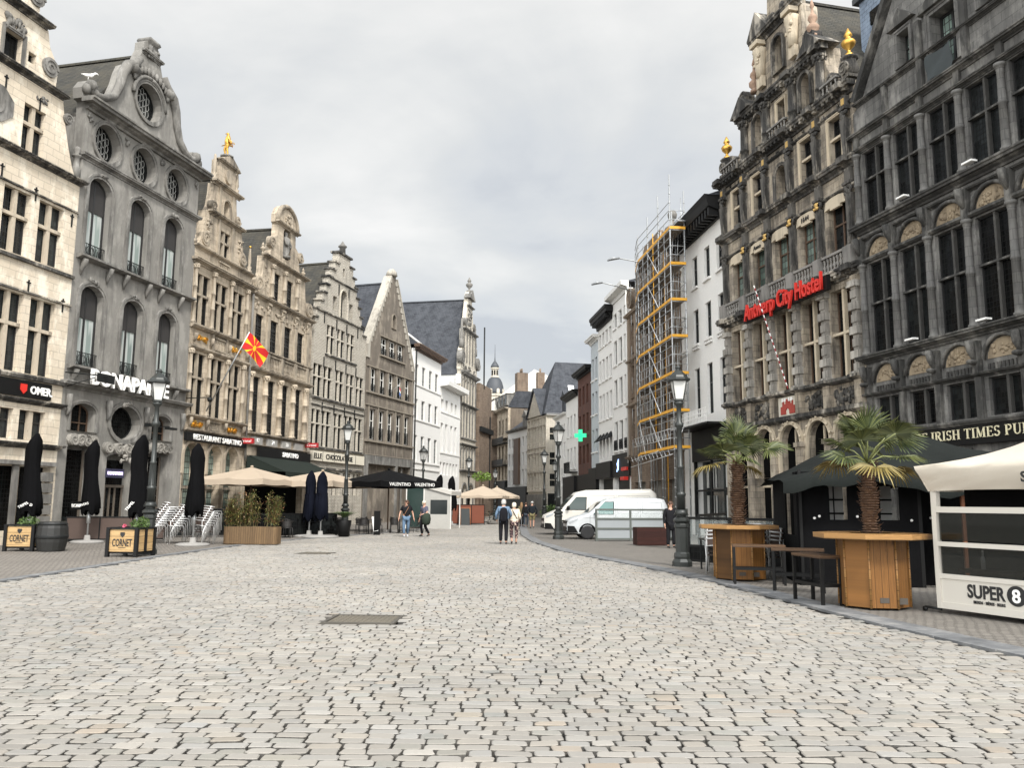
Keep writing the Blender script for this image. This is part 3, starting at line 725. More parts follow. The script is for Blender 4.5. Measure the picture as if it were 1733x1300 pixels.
for x in (-.0, 5.9): link('finial', cached(('finC',), lambda: MB().mat(M_gildtrim).lathe([(.17, 0), (.17, .2), (.1, .24), (.14, .4), (.06, .5), (.11, .7), (.05, 1.5), (.04, 1.55)], n=8).mat(M_gold).blob((0, 0, 1.62), .09).mesh('finial')), Cc.e, (x, .1, 14.75))
b = MB(); b.box(-.05, 6.05, -.22, -.06, 4.62, 5.05); sg = b.build('signboard', M_black, Cc.e); text('RESTAURANT SABATINO', 3.0, -.24, 4.84, .4, M_signw, sg, width=4.9, off=.002)
b = MB()
for x in (0.08, 2.35, 4.12):
    b.box(x, x+1.36, .42, .46, 0, 4.5)
Cc.part('shop_glazing', b, M_ggrn)
b = MB()
for x in (0.08, 2.35, 4.12):
    o = arc_open(x-.16, 3.0, 1.68, .9, .8, 10); b.panel(o, [arc_open(x+.0, 3.002, 1.36, .9, .64, 10)], -.09, 0); b.box(x, x+1.36, .3, .36, 2.25, 2.4); b.box(x+.64, x+.7, .34, .4, .0, 3.4)
Cc.part('arch_surround', b, M_gildtrim)
Cc.body(0, 6.1, 14.5, y0=.52, mat=M_gild); Cc.roof(0, 6.1, 14.5, 2.75, 19.3, .52, 12, M_slateg)

# D: limestone house with round-topped gable and columns
D = Bld('gabled_house', (-15.21, 47.08), 10.6, 'limestone house with columns and a rounded gable top holding a stone statue')
kw = dict(surm=M_gildtrim, pane=M_gdark, dep=.24, nx=2, tz=(.4, .7), mun=(4, 8), ft=.05)
XD = (.58, 2.48, 4.36, 6.24)
for x in XD: D.win(x, 10.6, .98, 2.04, **kw); D.win(x, 5.62, .94, 3.28, **kw)
for x in (2.6, 4.42): D.win(x, 13.92, .88, 1.75, **kw)
D.h.append(arc_open(3.6, 16.9, 1.05, 1.6, .5)); D.h.append(arc_open(.3, 0.02, 7.6, 3.9))
gd = [(0, 0), (8.4, 0), (8.4, 13.75), (8.3, 13.8), (8.2, 14.6), (7.7, 14.95), (7.25, 14.8), (7.1, 15.3), (7.0, 16.35), (6.6, 16.4), (6.15, 16.5), (5.95, 17.2), (5.75, 17.9), (5.35, 18.1), (5.3, 18.9), (5.45, 19.0), (5.45, 19.5), (5.2, 20.0), (4.7, 20.3), (4.1, 20.4), (3.5, 20.3), (3.0, 20.0), (2.7, 19.5), (2.7, 19.0), (2.85, 18.9), (2.8, 18.1), (2.4, 17.9), (2.1, 17.2), (1.9, 16.5), (1.5, 16.4), (1.2, 16.35), (1.15, 15.3), (1.0, 14.8), (.6, 14.95), (.15, 14.6), (.05, 13.8), (0, 13.75)]
D.wall(gd, M_gild, dep=.45)
b = MB(); b.corn(0, 8.3, 13.55, .25, .32); b.corn(1.1, 7.1, 16.22, .2, .32); b.corn(2.6, 5.5, 18.85, .2, .25); b.mould(0, 8.3, [(.12, 10.42), (.24, 10.5), (.24, 10.58)]); b.corn(0, 8.3, 9.15, .25, .3); b.mould(0, 8.3, [(.14, 5.45), (.26, 5.52), (.26, 5.6)]); b.corn(0, 8.3, 4.8, .12, .2)
b.tube([(4.08+1.42*math.cos(t), -.02, 19.05+1.3*math.sin(t)) for t in [math.pi*k/10 for k in range(11)]], .15, 6)
D.part('cornice', b, M_gildtrim)
for x in (.22, 2.04, 3.92, 5.8, 7.6):
    link('half_column', cached(('dcol1',), lambda: column(3.45, .17, (1.2, 2.3), .38).mesh('half_column', M_gild)), D.e, (x, -.08, 5.62))
    link('pilaster', cached(('dcol2',), lambda: MB().box(-.15, .15, -.12, 0, 0, 2.2).box(-.2, .2, -.16, 0, 2.2, 2.3).relief(-.15, .15, 2.35, 2.75, -.06, 14, .1, 3).box(-.2, .2, -.18, 0, 2.8, 2.95).mesh('pilaster', M_gildtrim)), D.e, (x, 0, 10.6))
for x in (2.3, 3.95, 5.75): link('half_column', cached(('dcol3',), lambda: column(2.1, .13, (.9,), .34).mesh('half_column', M_gildtrim)), D.e, (x, -.06, 13.95))
b = MB()
for x0, x1 in ((.45, 1.85), (2.25, 3.7), (4.15, 5.55), (6.05, 7.4)): balusters(b, x0, x1, 9.55, 10.3, -.1, 7)
for x in (.22, 2.04, 3.92, 5.8, 7.6): b.box(x-.18, x+.18, -.2, 0, 9.42, 10.44)
D.part('balustrade', b, M_gildtrim)
b = MB()
b.scroll(.62, 14.42, .52, -.15, .2); b.scroll(7.72, 14.42, .52, -.15, .2, d=-1); b.scroll(2.05, 17.45, .38, -.12, .2); b.scroll(6.1, 17.6, .38, -.12, .2, d=-1)
b.relief(.5, 7.8, 12.9, 13.4, -.04, 40, .11, 12); b.relief(3.7, 4.5, 19.4, 19.9, -.03, 14, .1, 5); b.relief(1.4, 1.9, 14.2, 15.9, -.02, 12, .08, 15)
D.part('carved_ornament', b, M_gildtrim)
b = MB()
b.lathe([(.36, 0), (.38, .15), (.2, .2), (.3, .5), (.26, .9), (.32, 1.2), (.22, 1.36), (.1, 1.44), (.13, 1.55), (.12, 1.68), (0, 1.78)], (4.12, .12, 17.0), 10); b.tube([(3.85, .05, 18.3), (3.75, -.1, 17.9), (3.95, -.15, 17.75)], .07, 6); b.tube([(4.4, .05, 18.3), (4.5, -.1, 17.9), (4.3, -.15, 17.7)], .07, 6)
D.part('stone_statue', b, M_greytrim)
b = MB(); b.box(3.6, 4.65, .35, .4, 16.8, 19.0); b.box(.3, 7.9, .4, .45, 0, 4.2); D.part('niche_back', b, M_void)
for x in (1.3, 6.95): urn(D, x, .15, 16.45, .65, M_gildtrim)
b = MB(); b.box(1.3, 8.35, -.3, -.12, 4.2, 4.78); sg = b.build('signboard', M_black, D.e); text('SABATINO', 5.3, -.33, 4.5, .4, M_signw, sg, width=2.2, off=.012)
b = MB()
for i, x in enumerate((1.3, 3.2, 5.1, 6.9)): b.box(x-.6, x+.6, -.14, 0, 4.92, 5.36)
o = b.build('number_panel', plain('grey panel', (.3, .29, .27), .7), D.e)
for x, tt in ((1.3, '17'), (3.2, '24'), (5.1, '33'), (6.9, 'Torfs')): text(tt, x, -.16, 5.15, .34, M_signw, o) if tt != 'Torfs' else None
b = MB()
b.add([(.0, -.2, 4.25), (8.1, -.2, 4.25), (8.1, -2.6, 3.3), (.0, -2.6, 3.3), (8.1, -2.6, 3.0), (.0, -2.6, 3.0)], [(3, 2, 1, 0), (5, 4, 2, 3)]); b.add([(.0, -.2, 4.2), (8.1, -.2, 4.2), (8.1, -2.55, 3.26), (.0, -2.55, 3.26)], [(0, 1, 2, 3)])
b.add([(.0, -.2, 4.22), (.0, -2.6, 3.3), (.0, -.2, 3.3)], [(0, 1, 2)]); D.part('awning', b, fabric('dark green canvas', (.02, .026, .022)))
D.body(0, 8.4, 13.6, y0=.46, mat=M_gild); D.roof(0, 8.4, 13.6, 4.2, 19.0, .46, 12, M_slateg)
b = MB(); b.tube([(-.1, -.15, 4.0), (-.1, -.15, 13.6)], .07, 8); D.part('drainpipe', b, M_greytrim)

# E: stepped gable
E = Bld('gabled_house', (-13.59, 55.72), 15.3, 'pale stone house with a stepped gable, chocolate shop at street level')
kw = dict(surm=M_pale, pane=M_gdark, st=.12, dep=.26, stone=(2, (.62,)), sy=.03)
XE = (.02, 1.5, 3.3, 4.98, 6.62)
for i, x in enumerate(XE):
    w = 1.25
    E.win(x+.05, 8.85, w, 2.22, **kw); E.win(x+.05, 5.42, w, 2.5, **kw); E.win(x+.05, 2.1, w, 1.6, stone=(2, ()), surm=M_pale, pane=M_gdark, st=.15, dep=.42)
for x in (1.78, 3.35, 4.93): E.win(x, 12.06, 1.18, 2.05, **kw)
E.win(3.62, 15.0, 1.0, 1.6, .5, surm=M_pale, pane=M_gdark, nx=1, tz=(), dep=.45, sur=.1)
E.win(2.52, 15.32, .6, 1.05, surm=M_pale, pane=M_gdark, nx=1, tz=(), dep=.4); E.win(5.08, 15.32, .6, 1.05, surm=M_pale, pane=M_gdark, nx=1, tz=(), dep=.4)
E.win(3.88, 18.2, .35, .6, pane=M_gdark, nx=1, tz=(), dep=.3)
sl_ = [(-.15, 14.3), (.25, 14.98), (.62, 15.62), (.98, 16.27), (1.38, 16.94), (1.75, 17.6), (2.12, 18.27), (2.6, 18.92), (3.1, 19.75)]
sr = [(7.95, 14.36), (7.62, 15.04), (7.3, 15.7), (6.95, 16.37), (6.6, 17.04), (6.25, 17.78), (5.9, 18.44), (5.55, 19.14), (5.0, 19.75)]
q = [(0, 0), (8.25, 0), (8.25, sr[0][1])]
for i in range(len(sr)-1): q += [(sr[i+1][0], sr[i][1]), (sr[i+1][0], sr[i+1][1])]
q += [(3.1, 19.75)]
for i in range(len(sl_)-2, 0, -1): q += [(sl_[i+1][0], sl_[i][1]), (sl_[i][0], sl_[i][1])]
q += [(sl_[1][0], sl_[0][1]), (0, sl_[0][1])]
E.wall(q, M_palefine, dep=.5)
b = MB()
for i in range(len(sl_)-1): b.box(sl_[i][0]-.12, sl_[i+1][0]+.14, -.12, .6, sl_[i][1]-.02, sl_[i][1]+.1)
for i in range(len(sr)-1): b.box(sr[i+1][0]-.14, sr[i][0]+.12, -.12, .6, sr[i][1]-.02, sr[i][1]+.1)
b.box(2.95, 5.15, -.14, .6, 19.74, 19.88); b.mould(.2, 7.7, [(.12, 14.86), (.12, 14.96)]); b.mould(2.0, 6.3, [(.1, 17.55), (.1, 17.64)]); b.mould(1.6, 6.5, [(.12, 11.86), (.12, 11.98)])
for z in (8.66, 5.22, 3.85): b.mould(-.05, 8.2, [(.14, z), (.14, z+.13)])
b.mould(-.05, 8.2, [(.08, 8.2), (.08, 8.27)])
E.part('coping', b, M_hostelt)
b = MB(); b.lathe([(.24, 0), (.22, .55), (.32, .6), (.32, .7), (.16, .82), (.1, .95), (0, 1.1)], (4.05, .2, 19.85), 8); E.part('finial', b, M_greytrim)
b = MB()
for x in (1.45, 3.2, 4.85, 6.5):
    for z in (11.2, 8.0): b.box(x-.025, x+.025, -.07, 0, z-.25, z+.5)
for x, z in ((1.3, 14.5), (3.15, 14.3), (4.75, 14.3), (6.6, 14.4), (3.3, 17.0), (4.9, 17.0)): b.box(x-.025, x+.025, -.07, 0, z-.4, z+.4)
E.part('wall_anchor', b, M_iron)
b = MB(); b.box(0.02, 8.1, -.2, -.05, 4.4, 5.06); sg = b.build('signboard', plain('cream sign panel', (.66, .61, .5), .7), E.e)
M_ink = plain('black lettering', (.015, .015, .015), .6)
text('ELLE', .8, -.22, 4.74, .5, M_ink, sg, width=1.05); text('CHOCOLATERIE', 4.0, -.22, 4.74, .5, M_ink, sg, width=4.1)
for x in (1.5, 3.2, 4.9, 6.6): MB().box(x-.02, x+.02, -.215, -.2, 4.4, 5.06).build('panel_joint', M_ink, sg)
E.body(0, 8.25, 14.2, y0=.52, mat=M_palefine); E.roof(0, 8.25, 14.2, 4.05, 19.3, .52, 14, M_slateg)

# F: brown concrete triangular gable
F = Bld('gabled_house', (-11.40, 63.73), 17.2, 'brown concrete house with a steep triangular gable and white window casements')
kw = dict(pane=M_gdark, dep=.28, nx=2, tz=(.62,), ft=.07, fm=M_wframe, surm=M_brownt)
XF = [.75+1.62*k for k in range(5)]
for x in XF:
    F.win(x, 10.3, 1.12, 1.9, rail=(.6, -.1), **kw); F.win(x, 6.5, 1.12, 2.42, rail=(1.0, -.1), **kw)
for x in (2.45, 4.05, 5.65): F.win(x, 13.5, 1.22, 1.46, rail=(.6, -.1), **kw)
F.win(4.42, 16.05, .62, .85, .34, pane=M_gdark, nx=2, tz=(.5,), dep=.3, fm=M_brownt, sur=.14, surm=M_brownt)
F.h.append(arc_open(.75, .05, 4.9, 4.5)); F.h.append(arc_open(6.1, .05, 2.6, 4.5))
F.wall([(0.1, 0), (9.2, 0), (9.2, 13.2), (8.75, 13.2), (4.95, 20.3), (4.9, 20.8), (4.1, 20.8), (3.95, 20.3), (.3, 13.9), (.1, 13.9)], M_brownc, dep=.45)
b = MB()
for z in (12.22, 9.15): b.mould(.1, 9.2, [(.1, z), (.1, z+.1)])
for z in (10.12, 6.3): b.mould(.1, 9.2, [(.16, z), (.16, z+.14)])
b.mould(.1, 9.2, [(.08, 5.28), (.08, 5.36)]); b.mould(2.3, 7.1, [(.18, 13.35), (.18, 13.48)]); b.mould(2.3, 7.1, [(.12, 15.0), (.12, 15.08)])
for x in [.6+1.62*k for k in range(6)]:
    b.box(x-.03, x+.17, -.06, 0, 6.45, 9.15); b.box(x-.03, x+.17, -.06, 0, 10.26, 12.22); b.box(x+.05, x+.09, -.03, 0, 9.25, 10.12); b.box(x+.05, x+.09, -.03, 0, 5.36, 6.3)
F.part('concrete_band', b, M_brownt)
b = MB()
for xa, za, xb, zb in ((.15, 13.85, 4.0, 20.4), (9.0, 13.1, 5.0, 20.4)):
    sg = 1 if xb > xa else -1
    for k in range(14):
        t = k/14; x = xa+(xb-xa)*t; z = za+(zb-za)*t; b.box(min(x, x+sg*.42), max(x, x+sg*.42), -.05, .0, z-.05, z+.42)
    d = Vector((xb-xa, zb-za)).normalized(); n = Vector((-d.y, d.x))*(.14 if sg > 0 else -.14)
    b.add([(p[0], y, p[1]) for y in (-.12, .6) for p in ((xa, za), (xb, zb), (xb+n.x, zb+n.y), (xa+n.x, za+n.y))], [(0, 1, 2, 3), (7, 6, 5, 4), (0, 4, 5, 1), (1, 5, 6, 2), (2, 6, 7, 3), (3, 7, 4, 0)])
b.box(-.1, .45, -.1, .5, 12.9, 13.95); b.lathe([(.5, 0), (.42, .35), (.2, .6), (0, .65)], (4.5, .2, 20.6), 8)
F.part('stone_coping', b, stone('pale gable coping', (.44, .41, .35), (.36, .33, .28), (.1, .09, .08), .5, None))
b = MB(); b.box(.1, 9.2, -.1, 0, 4.6, 5.25); b.box(.1, .7, -.1, 0, 0, 4.6); b.box(5.7, 6.05, -.1, 0, 0, 4.6); b.box(8.75, 9.2, -.1, 0, 0, 4.6); b.box(7.3, 7.42, .1, .2, 0, 4.5); F.part('stone_portal', b, M_greytrim)
b = MB(); b.box(.5, 9.1, .5, .6, 0, 4.6); F.part('shop_interior', b, M_gdark)
F.body(0.1, 9.2, 13, y0=.46, mat=M_brownc); F.roof(.1, 9.2, 13.4, 4.5, 20.0, .46, 14, M_slate)
b = MB(); b.tube([(4.2, -.15, 10.6), (4.35, -.9, 11.3)], .02, 5); fl = F.part('flag_pole', b, M_steel)
b = MB(); 
for i, m in enumerate((plain('flag red', (.5, .05, .06), .8), plain('flag white', (.7, .7, .68), .8), plain('flag blue', (.05, .12, .35), .8))):
    b.mat(m); b.add([(4.35+k*.03, -.9+.04*math.sin(k), 11.25-i*.2-k*.1) for k in range(5)]+[(4.35+k*.03, -.88+.04*math.sin(k), 11.05-i*.2-k*.1) for k in range(5)], [(k, k+1, k+6, k+5) for k in range(4)])
b.build('flag', None, fl)

# G, H: white rendered houses
G = Bld('white_house', (-8.64, 72.66), 12, 'tall white rendered house with four columns of windows and a timber eaves cornice')
kw = dict(pane=M_gw, nx=1, tz=(.33, .66), ft=.07, fm=plain('grey window frame', (.25, .25, .24), .5), dep=.24)
for x in (.1, 2.08, 4.15, 6.1):
    G.win(x, 12.15, .95, 1.75, **kw); G.win(x, 9.03, .95, 1.75, **kw); G.win(x, 5.3, .95, 2.25, **kw)
for x in (.5, 3.2, 6.0): G.h.append(arc_open(x, .3, 1.6, 2.6))
G.wall([(-.05, 0), (7.95, 0), (7.95, 15.3), (-.05, 15.3)], M_white)
b = MB(); b.corn(-.05, 7.95, 15.1, .55, .6, .4, .15); G.part('cornice', b, M_bframe)
b = MB()
for z in (11.98, 8.85, 5.08, 4.52): b.mould(-.05, 7.95, [(.08, z), (.08, z+.1)])
G.part('string_course', b, M_white2)
G.part('drainpipe', MB().tube([(.0, -.12, .2), (.0, -.12, 15.2)], .06, 8), M_iron)
H_.part('drainpipe', MB().tube([(7.2, -.1, .2), (7.2, -.1, 12.9)], .05, 8), M_steel) if 0 else None
b = MB(); b.box(0, 7.9, .3, .34, .2, 3.1); G.part('shop_window', b, M_gdark)
G.body(-.05, 7.95, 15.1, mat=M_white2); G.roofx(-.05, 7.95, -.3, 15.65, 4.5, 19.2, 9, M_slate)
b = MB()
for x in (.05,): b.tube([(x, -.3, 15.75), (x, 1.5, 17.15), (x, 4.5, 19.4)], .12, 4); b.tube([(x+.9, -.3, 15.75), (x+.9, 4.5, 19.35)], .08, 4)
G.part('roof_verge', b, M_white)
H_ = Bld('white_house', (-6.96, 80.57), 11.5, 'lower white rendered house with a deep flat cornice and narrow dark windows')
kw = dict(pane=M_gdark, nx=1, tz=(), ft=.05, fm=M_dframe, dep=.4)
for x in (.12, 1.7, 3.6, 5.15): H_.win(x, 10.6, .85, 1.15, **kw); H_.win(x, 6.58, .85, 2.8, **kw)
for k in range(6): H_.win(.05+1.15*k, 4.28, .7, 1.25, **kw)
H_.win(2.5, .8, 2.2, 1.6, **kw)
H_.wall([(0, 0), (7.3, 0), (7.3, 13.2), (0, 13.2)], M_white)
b = MB(); b.mould(-.3, 7.6, [(.1, 12.95), (.85, 13.05), (.9, 13.45), (.9, 13.5)]); H_.part('cornice', b, M_white)
b = MB()
for z in (10.4, 6.38): b.mould(0, 7.3, [(.06, z), (.06, z+.1)])
H_.part('string_course', b, M_white2); H_.body(0, 7.3, 13.3, mat=M_white2)
# I: tall baroque gable house with long slate roof
I = Bld('gabled_house', (-5.48, 87.85), 12, 'tall stone house with ornate obelisk gable and huge slate roof, left row end')
kw = dict(surm=M_pale, pane=M_gdark, nx=2, tz=(.5,), ft=.05, dep=.3, fm=M_greytrim)
XI = [.15+1.22*k for k in range(5)]
for x in XI:
    I.win(x, 12.4, .85, 2.5, **kw); I.win(x, 8.8, .85, 2.9, **kw); I.win(x, 5.3, .85, 2.2, **kw)
for x in XI[0:4]: I.win(x+.75, 17.3, .75, 2.9, **kw)
for x in (.9, 3.6): I.win(x, .4, 1.8, 2.3, .9, pane=glass('amber arch glass', (.02, .02, .02), (.3, .2, .08)), nx=1, tz=(), dep=.4, sur=.2, surm=M_greytrim)  # arch pane tone runs from near-black to amber
gi = [(0, 0), (6.6, 0), (6.6, 15.7), (6.8, 15.9), (6.7, 17.4), (6.3, 18.2), (5.95, 18.6), (5.9, 20.5), (5.2, 20.7), (4.9, 21.5), (4.6, 22.6), (4.3, 23.4), (4.15, 24.2), (3.9, 24.8), (3.6, 25.2), (2.9, 25.2), (2.6, 24.8), (2.35, 24.2), (2.2, 23.4), (1.9, 22.6), (1.6, 21.5), (1.3, 20.7), (.7, 20.5), (.65, 18.6), (.2, 18.2), (-.2, 17.4), (-.2, 15.9), (0, 15.7)]
I.wall(gi, M_pale, dep=.45)
b = MB(); b.corn(0, 6.6, 15.35, .4, .45, .5, .2); b.corn(0, 6.6, 12.0, .25, .35); b.corn(0, 6.6, 7.7, .22, .3); b.mould(0, 6.6, [(.15, 8.45), (.15, 8.6)]); b.corn(0, 6.6, 4.85, .25, .4); b.corn(.6, 6.0, 20.35, .3, .35); b.corn(2.1, 4.4, 23.3, .2, .3); b.prism([(2.0, 24.3), (4.5, 24.3), (3.25, 25.4)], -.35, .4)
for x in (.0, 1.1, 2.3, 3.55, 4.75, 6.0): b.box(x, x+.14, -.12, 0, 8.7, 12.0); b.box(x, x+.14, -.12, 0, 12.3, 15.3); b.box(x, x+.14, -.12, 0, 5.2, 7.7)
for x in (.75, 2.0, 3.2, 4.4, 5.6): b.box(x, x+.14, -.12, 0, 16.9, 20.3)
I.part('cornice', b, M_greytrim)
b = MB(); b.scroll(-.1, 17.2, .8, -.3, .3); b.scroll(6.6, 17.4, .8, -.3, .3, d=-1); b.scroll(1.5, 21.4, .5, -.2, .3); b.scroll(5.0, 21.4, .5, -.2, .3, d=-1); b.relief(2.4, 4.1, 21, 23, -.05, 30, .2, 6); b.relief(.6, 5.9, 16.0, 16.6, -.05, 30, .15, 7)
I.part('carved_ornament', b, M_greytrim)
for x in (.35, 6.2): link('obelisk', cached(('obI',), lambda: MB().lathe([(.25, 0), (.25, .8), (.15, .9), (.2, 1.1), (.08, 3.2), (0, 3.25)], n=8).mesh('obelisk', M_greytrim)), I.e, (x, .1, 18.3))
urn(I, 3.25, .1, 25.2, 1.5, M_greytrim)
I.body(0, 6.6, 15.4, y0=.46, y1=16, mat=plain('pale grey render', (.5, .5, .49), .9)); I.roof(-.1, 6.7, 15.4, 3.3, 24.3, .46, 17, M_slate)
b = MB(); b.box(-.4, .1, 0, .46, 14.3, 15.3); I.part('gutter_box', b, M_wframe)
# ------------------------------------------------------------------ right row (local x runs towards the camera)
def rfar(P, ang, u): return (P[0]+u*math.sin(R(ang)), P[1]+u*math.cos(R(ang)))
PT = (10.60, 40.0)
# hostel: five bays of blackened limestone
T = Bld('gabled_house', PT, -13, 'sooty house with gilded urns and ornate gable, red Antwerp City Hostel sign', 'R')
XT = (.5, 2.5, 4.52, 6.5, 8.47)
for x in XT:
    T.win(x, 6.48, 1.42, 3.45, stone=(2, (.5,)), st=.12, surm=M_hpale, pane=M_gdark, dep=.42, nx=2, tz=(.5,), fm=M_bframe, sy=.06)
XU = (.78, 2.72, 4.6, 6.58, 8.6)
for i, x in enumerate(XU):
    T.win(x, 11.35, 1.22, 2.2, surm=M_hpale, pane=M_ggrn if i < 4 else M_gdark, dep=.34, nx=2, tz=(.55,), fm=M_bframe, ft=.07)
for x, w in ((1.02, .85), (2.97, .85), (6.92, .9), (8.95, .8)):
    T.win(x, 14.88, w, 1.95, stone=(1, (.58,)), surm=M_hpale, pane=M_gdark, dep=.32, nx=1, tz=(), sur=.1, sy=.05, st=.12)
T.win(4.92, 14.88, .9, 1.15, .45, pane=M_gdark, dep=.55, nx=2, tz=(), sur=.14, surm=M_hostelt)
T.win(5.3, 18.3, .66, 1.1, pane=M_gdark, dep=.4, nx=2, tz=(.5,), sur=.1, surm=M_hpale)
T.h.append(arc_open(3.3, 18.1, .8, 1.15, .4, 10)); T.h.append(arc_open(7.15, 18.1, .8, 1.15, .4, 10)); T.h.append(arc_open(5.25, 20.75, .8, 1.3, .4, 10))
for x in (.45, 2.5, 4.55, 6.6, 8.5): T.h.append(arc_open(x, .05, 1.5, 4.2, .75, 12))
gt = [(-.2, 0), (10.5, 0), (10.5, 17.85), (10.4, 18.0), (9.9, 18.2), (9.35, 18.6), (9.0, 19.1), (8.85, 19.7), (8.8, 20.2), (8.3, 20.4), (7.9, 20.6), (7.6, 21.0), (7.45, 21.5), (7.4, 22.9), (7.0, 23.3), (6.6, 23.6), (6.5, 25.2), (4.8, 25.2), (4.7, 23.6), (4.3, 23.3), (3.9, 22.9), (3.85, 21.5), (3.7, 21.0), (3.4, 20.6), (3.0, 20.4), (2.4, 20.2), (2.3, 19.7), (2.15, 19.1), (1.8, 18.6), (1.2, 18.2), (.6, 18.0), (-.2, 17.85)]
T.wall(gt, M_hostel, dep=.8)
b = MB(); b.corn(-.2, 10.5, 17.35, .42, .42, .32, .14); b.corn(-.2, 10.5, 14.42, .4, .34); b.corn(-.2, 10.5, 10.2, .4, .42, .34, .14); b.corn(2.2, 8.95, 19.7, .45, .4, .3, .12); b.corn(3.75, 7.5, 22.9, .4, .4)
b.corn(-.2, 10.5, 13.6, .14, .16); b.mould(-.2, 10.5, [(.16, 6.25), (.3, 6.33), (.3, 6.44)]); b.mould(-.2, 10.5, [(.1, 5.1), (.24, 5.2), (.24, 5.36)]); b.corn(-.2, 10.5, 16.95, .12, .12)
for x in (0.2, 2.15, 4.15, 6.2, 8.15, 10.15):
    for z, h, o in ((17.35, .42, .55), (14.42, .4, .48), (10.2, .4, .55), (6.25, .19, .42)): b.box(x-.27, x+.27, -o, 0, z+h*.45, z+h+.003)
for x in (2.5, 4.5, 6.65, 8.7): b.box(x-.27, x+.27, -.52, 0, 19.95, 20.16)
b.prism([(1.85, 20.15), (3.6, 20.15), (2.75, 20.95)], -.5, .5); b.prism([(7.6, 20.15), (9.3, 20.15), (8.45, 20.9)], -.5, .5)
b.prism([(3.5, 23.3), (5.2, 23.3), (4.3, 24.4)], -.4, .5)
T.part('cornice', b, M_hostelt)
# rusticated piers on the second storey, stone by stone
def pier(seed):
    rd = random.Random(seed); b = MB()
    b.box(-.16, .16, -.16, 0, 0, 3.5)
    for k in range(7):
        w = .23 if k % 2 else .17; o = .27 if k % 2 else .2; b.box(-w, w, -o, 0, .1+k*.46, .1+k*.46+.3)
    b.box(-.26, .26, -.3, 0, 3.28, 3.36); b.box(-.23, .23, -.27, 0, 3.36, 3.52); b.box(-.27, .27, -.3, 0, -.02, .1)
    return b
for i, x in enumerate((.2, 2.2, 4.2, 6.2, 8.18, 10.15)):
    link('rusticated_pier', cached(('pier',), lambda: pier(1).mesh('pier', stone('banded pier stone', (.46, .43, .38), (.2, .185, .165), (.03, .03, .028), .62, (.9, .46), .5))), T.e, (x, 0, 6.45))
    def pil2():
        b = MB(); b.box(-.17, .17, -.18, 0, 0, 2.1); b.box(-.1, .1, -.21, 0, .15, 1.95); b.box(-.22, .22, -.24, 0, -.02, .12); b.relief(-.2, .2, 2.12, 2.42, -.16, 16, .1, 3); b.box(-.24, .24, -.26, 0, 2.45, 2.56); b.box(-.18, .18, -.18, 0, 2.56, 3.1)
        return b.mesh('pilaster', M_hostelt)
    link('pilaster', cached(('pil2',), pil2), T.e, (x, 0, 11.3))
    link('gilt_mask', cached(('mask',), lambda: MB().relief(-.12, .12, 0, .2, -.27, 7, .09, 5).mesh('gilt_mask', M_ochre)), T.e, (x, 0, 13.45)) if 0 < i < 5 else None
    def herm():
        b = MB(); b.add([(-.12, -.2, 0), (.12, -.2, 0), (.2, -.26, 1.5), (-.2, -.26, 1.5), (-.12, 0, 0), (.12, 0, 0), (.2, 0, 1.5), (-.2, 0, 1.5)], [(0, 1, 2, 3), (1, 5, 6, 2), (4, 0, 3, 7), (3, 2, 6, 7)])
        b.box(-.2, .2, -.25, 0, -.05, .0); b.relief(-.16, .16, 1.55, 1.8, -.2, 10, .13, 4); b.box(-.22, .22, -.28, 0, 1.88, 2.0); b.box(-.17, .17, -.2, 0, 2.0, 2.45); return b.mesh('herm_pilaster', M_hostelt)
    link('herm_pilaster', cached(('herm',), herm), T.e, (x, 0, 14.86))
    link('gilt_panel', cached(('gp',), lambda: MB().box(-.09, .09, -.22, -.2, 0, .26).mesh('gilt_panel', M_ochre)), T.e, (x, 0, 16.95))
for x in (2.5, 4.5, 6.65, 8.7): link('half_column', cached(('tcol',), lambda: column(2.0, .2, (.55,), .36).mesh('half_column', M_hostelt)), T.e, (x, -.12, 17.8))
for x in (4.25, 6.95):
    def cary():
        b = MB(); b.box(-.24, .24, -.2, 0, 0, .5); b.lathe([(.2, .5), (.24, 1.0), (.26, 1.2), (.3, 1.6), (.34, 1.85), (.2, 2.0)], (0, -.1, 0), 8); b.relief(-.2, .2, 1.1, 1.9, -.3, 18, .12, 3); b.box(-.34, .34, -.45, 0, 2.0, 2.2); return b.mesh('carved_herm', M_hpale)
    link('carved_herm', cached(('cary',), cary), T.e, (x, -.05, 20.7))
b = MB()
for x in (3.3, 7.15): b.panel(arc_open(x-.12, 18.1, 1.04, 1.15, .52, 10), [arc_open(x, 18.101, .8, 1.15, .4, 10)], -.16, 0); 
b.panel(arc_open(5.13, 20.75, 1.04, 1.3, .52, 10), [arc_open(5.25, 20.751, .8, 1.3, .4, 10)], -.16, 0)
for x0, x1 in ((.3, 2.1), (8.9, 9.9)): b.scroll((x0+x1)/2, 18.4, .3, -.2, .2, d=1 if x0 < 5 else -1)
b.scroll(2.5, 21.0, .42, -.2, .3); b.scroll(8.0, 21.0, .42, -.2, .3, d=-1); b.scroll(4.0, 23.6, .35, -.2, .3)
b.relief(4.3, 6.9, 23.4, 23.7, -.1, 16, .15, 4); b.relief(.2, 10.2, 17.0, 17.25, -.05, 40, .08, 8)
T.part('carved_ornament', b, M_hostelt)
b = MB(); b.box(3.2, 8.1, .42, .46, 18.0, 19.9); b.box(5.2, 6.1, .4, .44, 20.7, 22.6); T.part('niche_back', b, M_publ)
b = MB()
for i, x in enumerate(XT): balusters(b, x-.02, x+1.44, 10.68, 11.22, -.22, 7, .075, .1, .1)
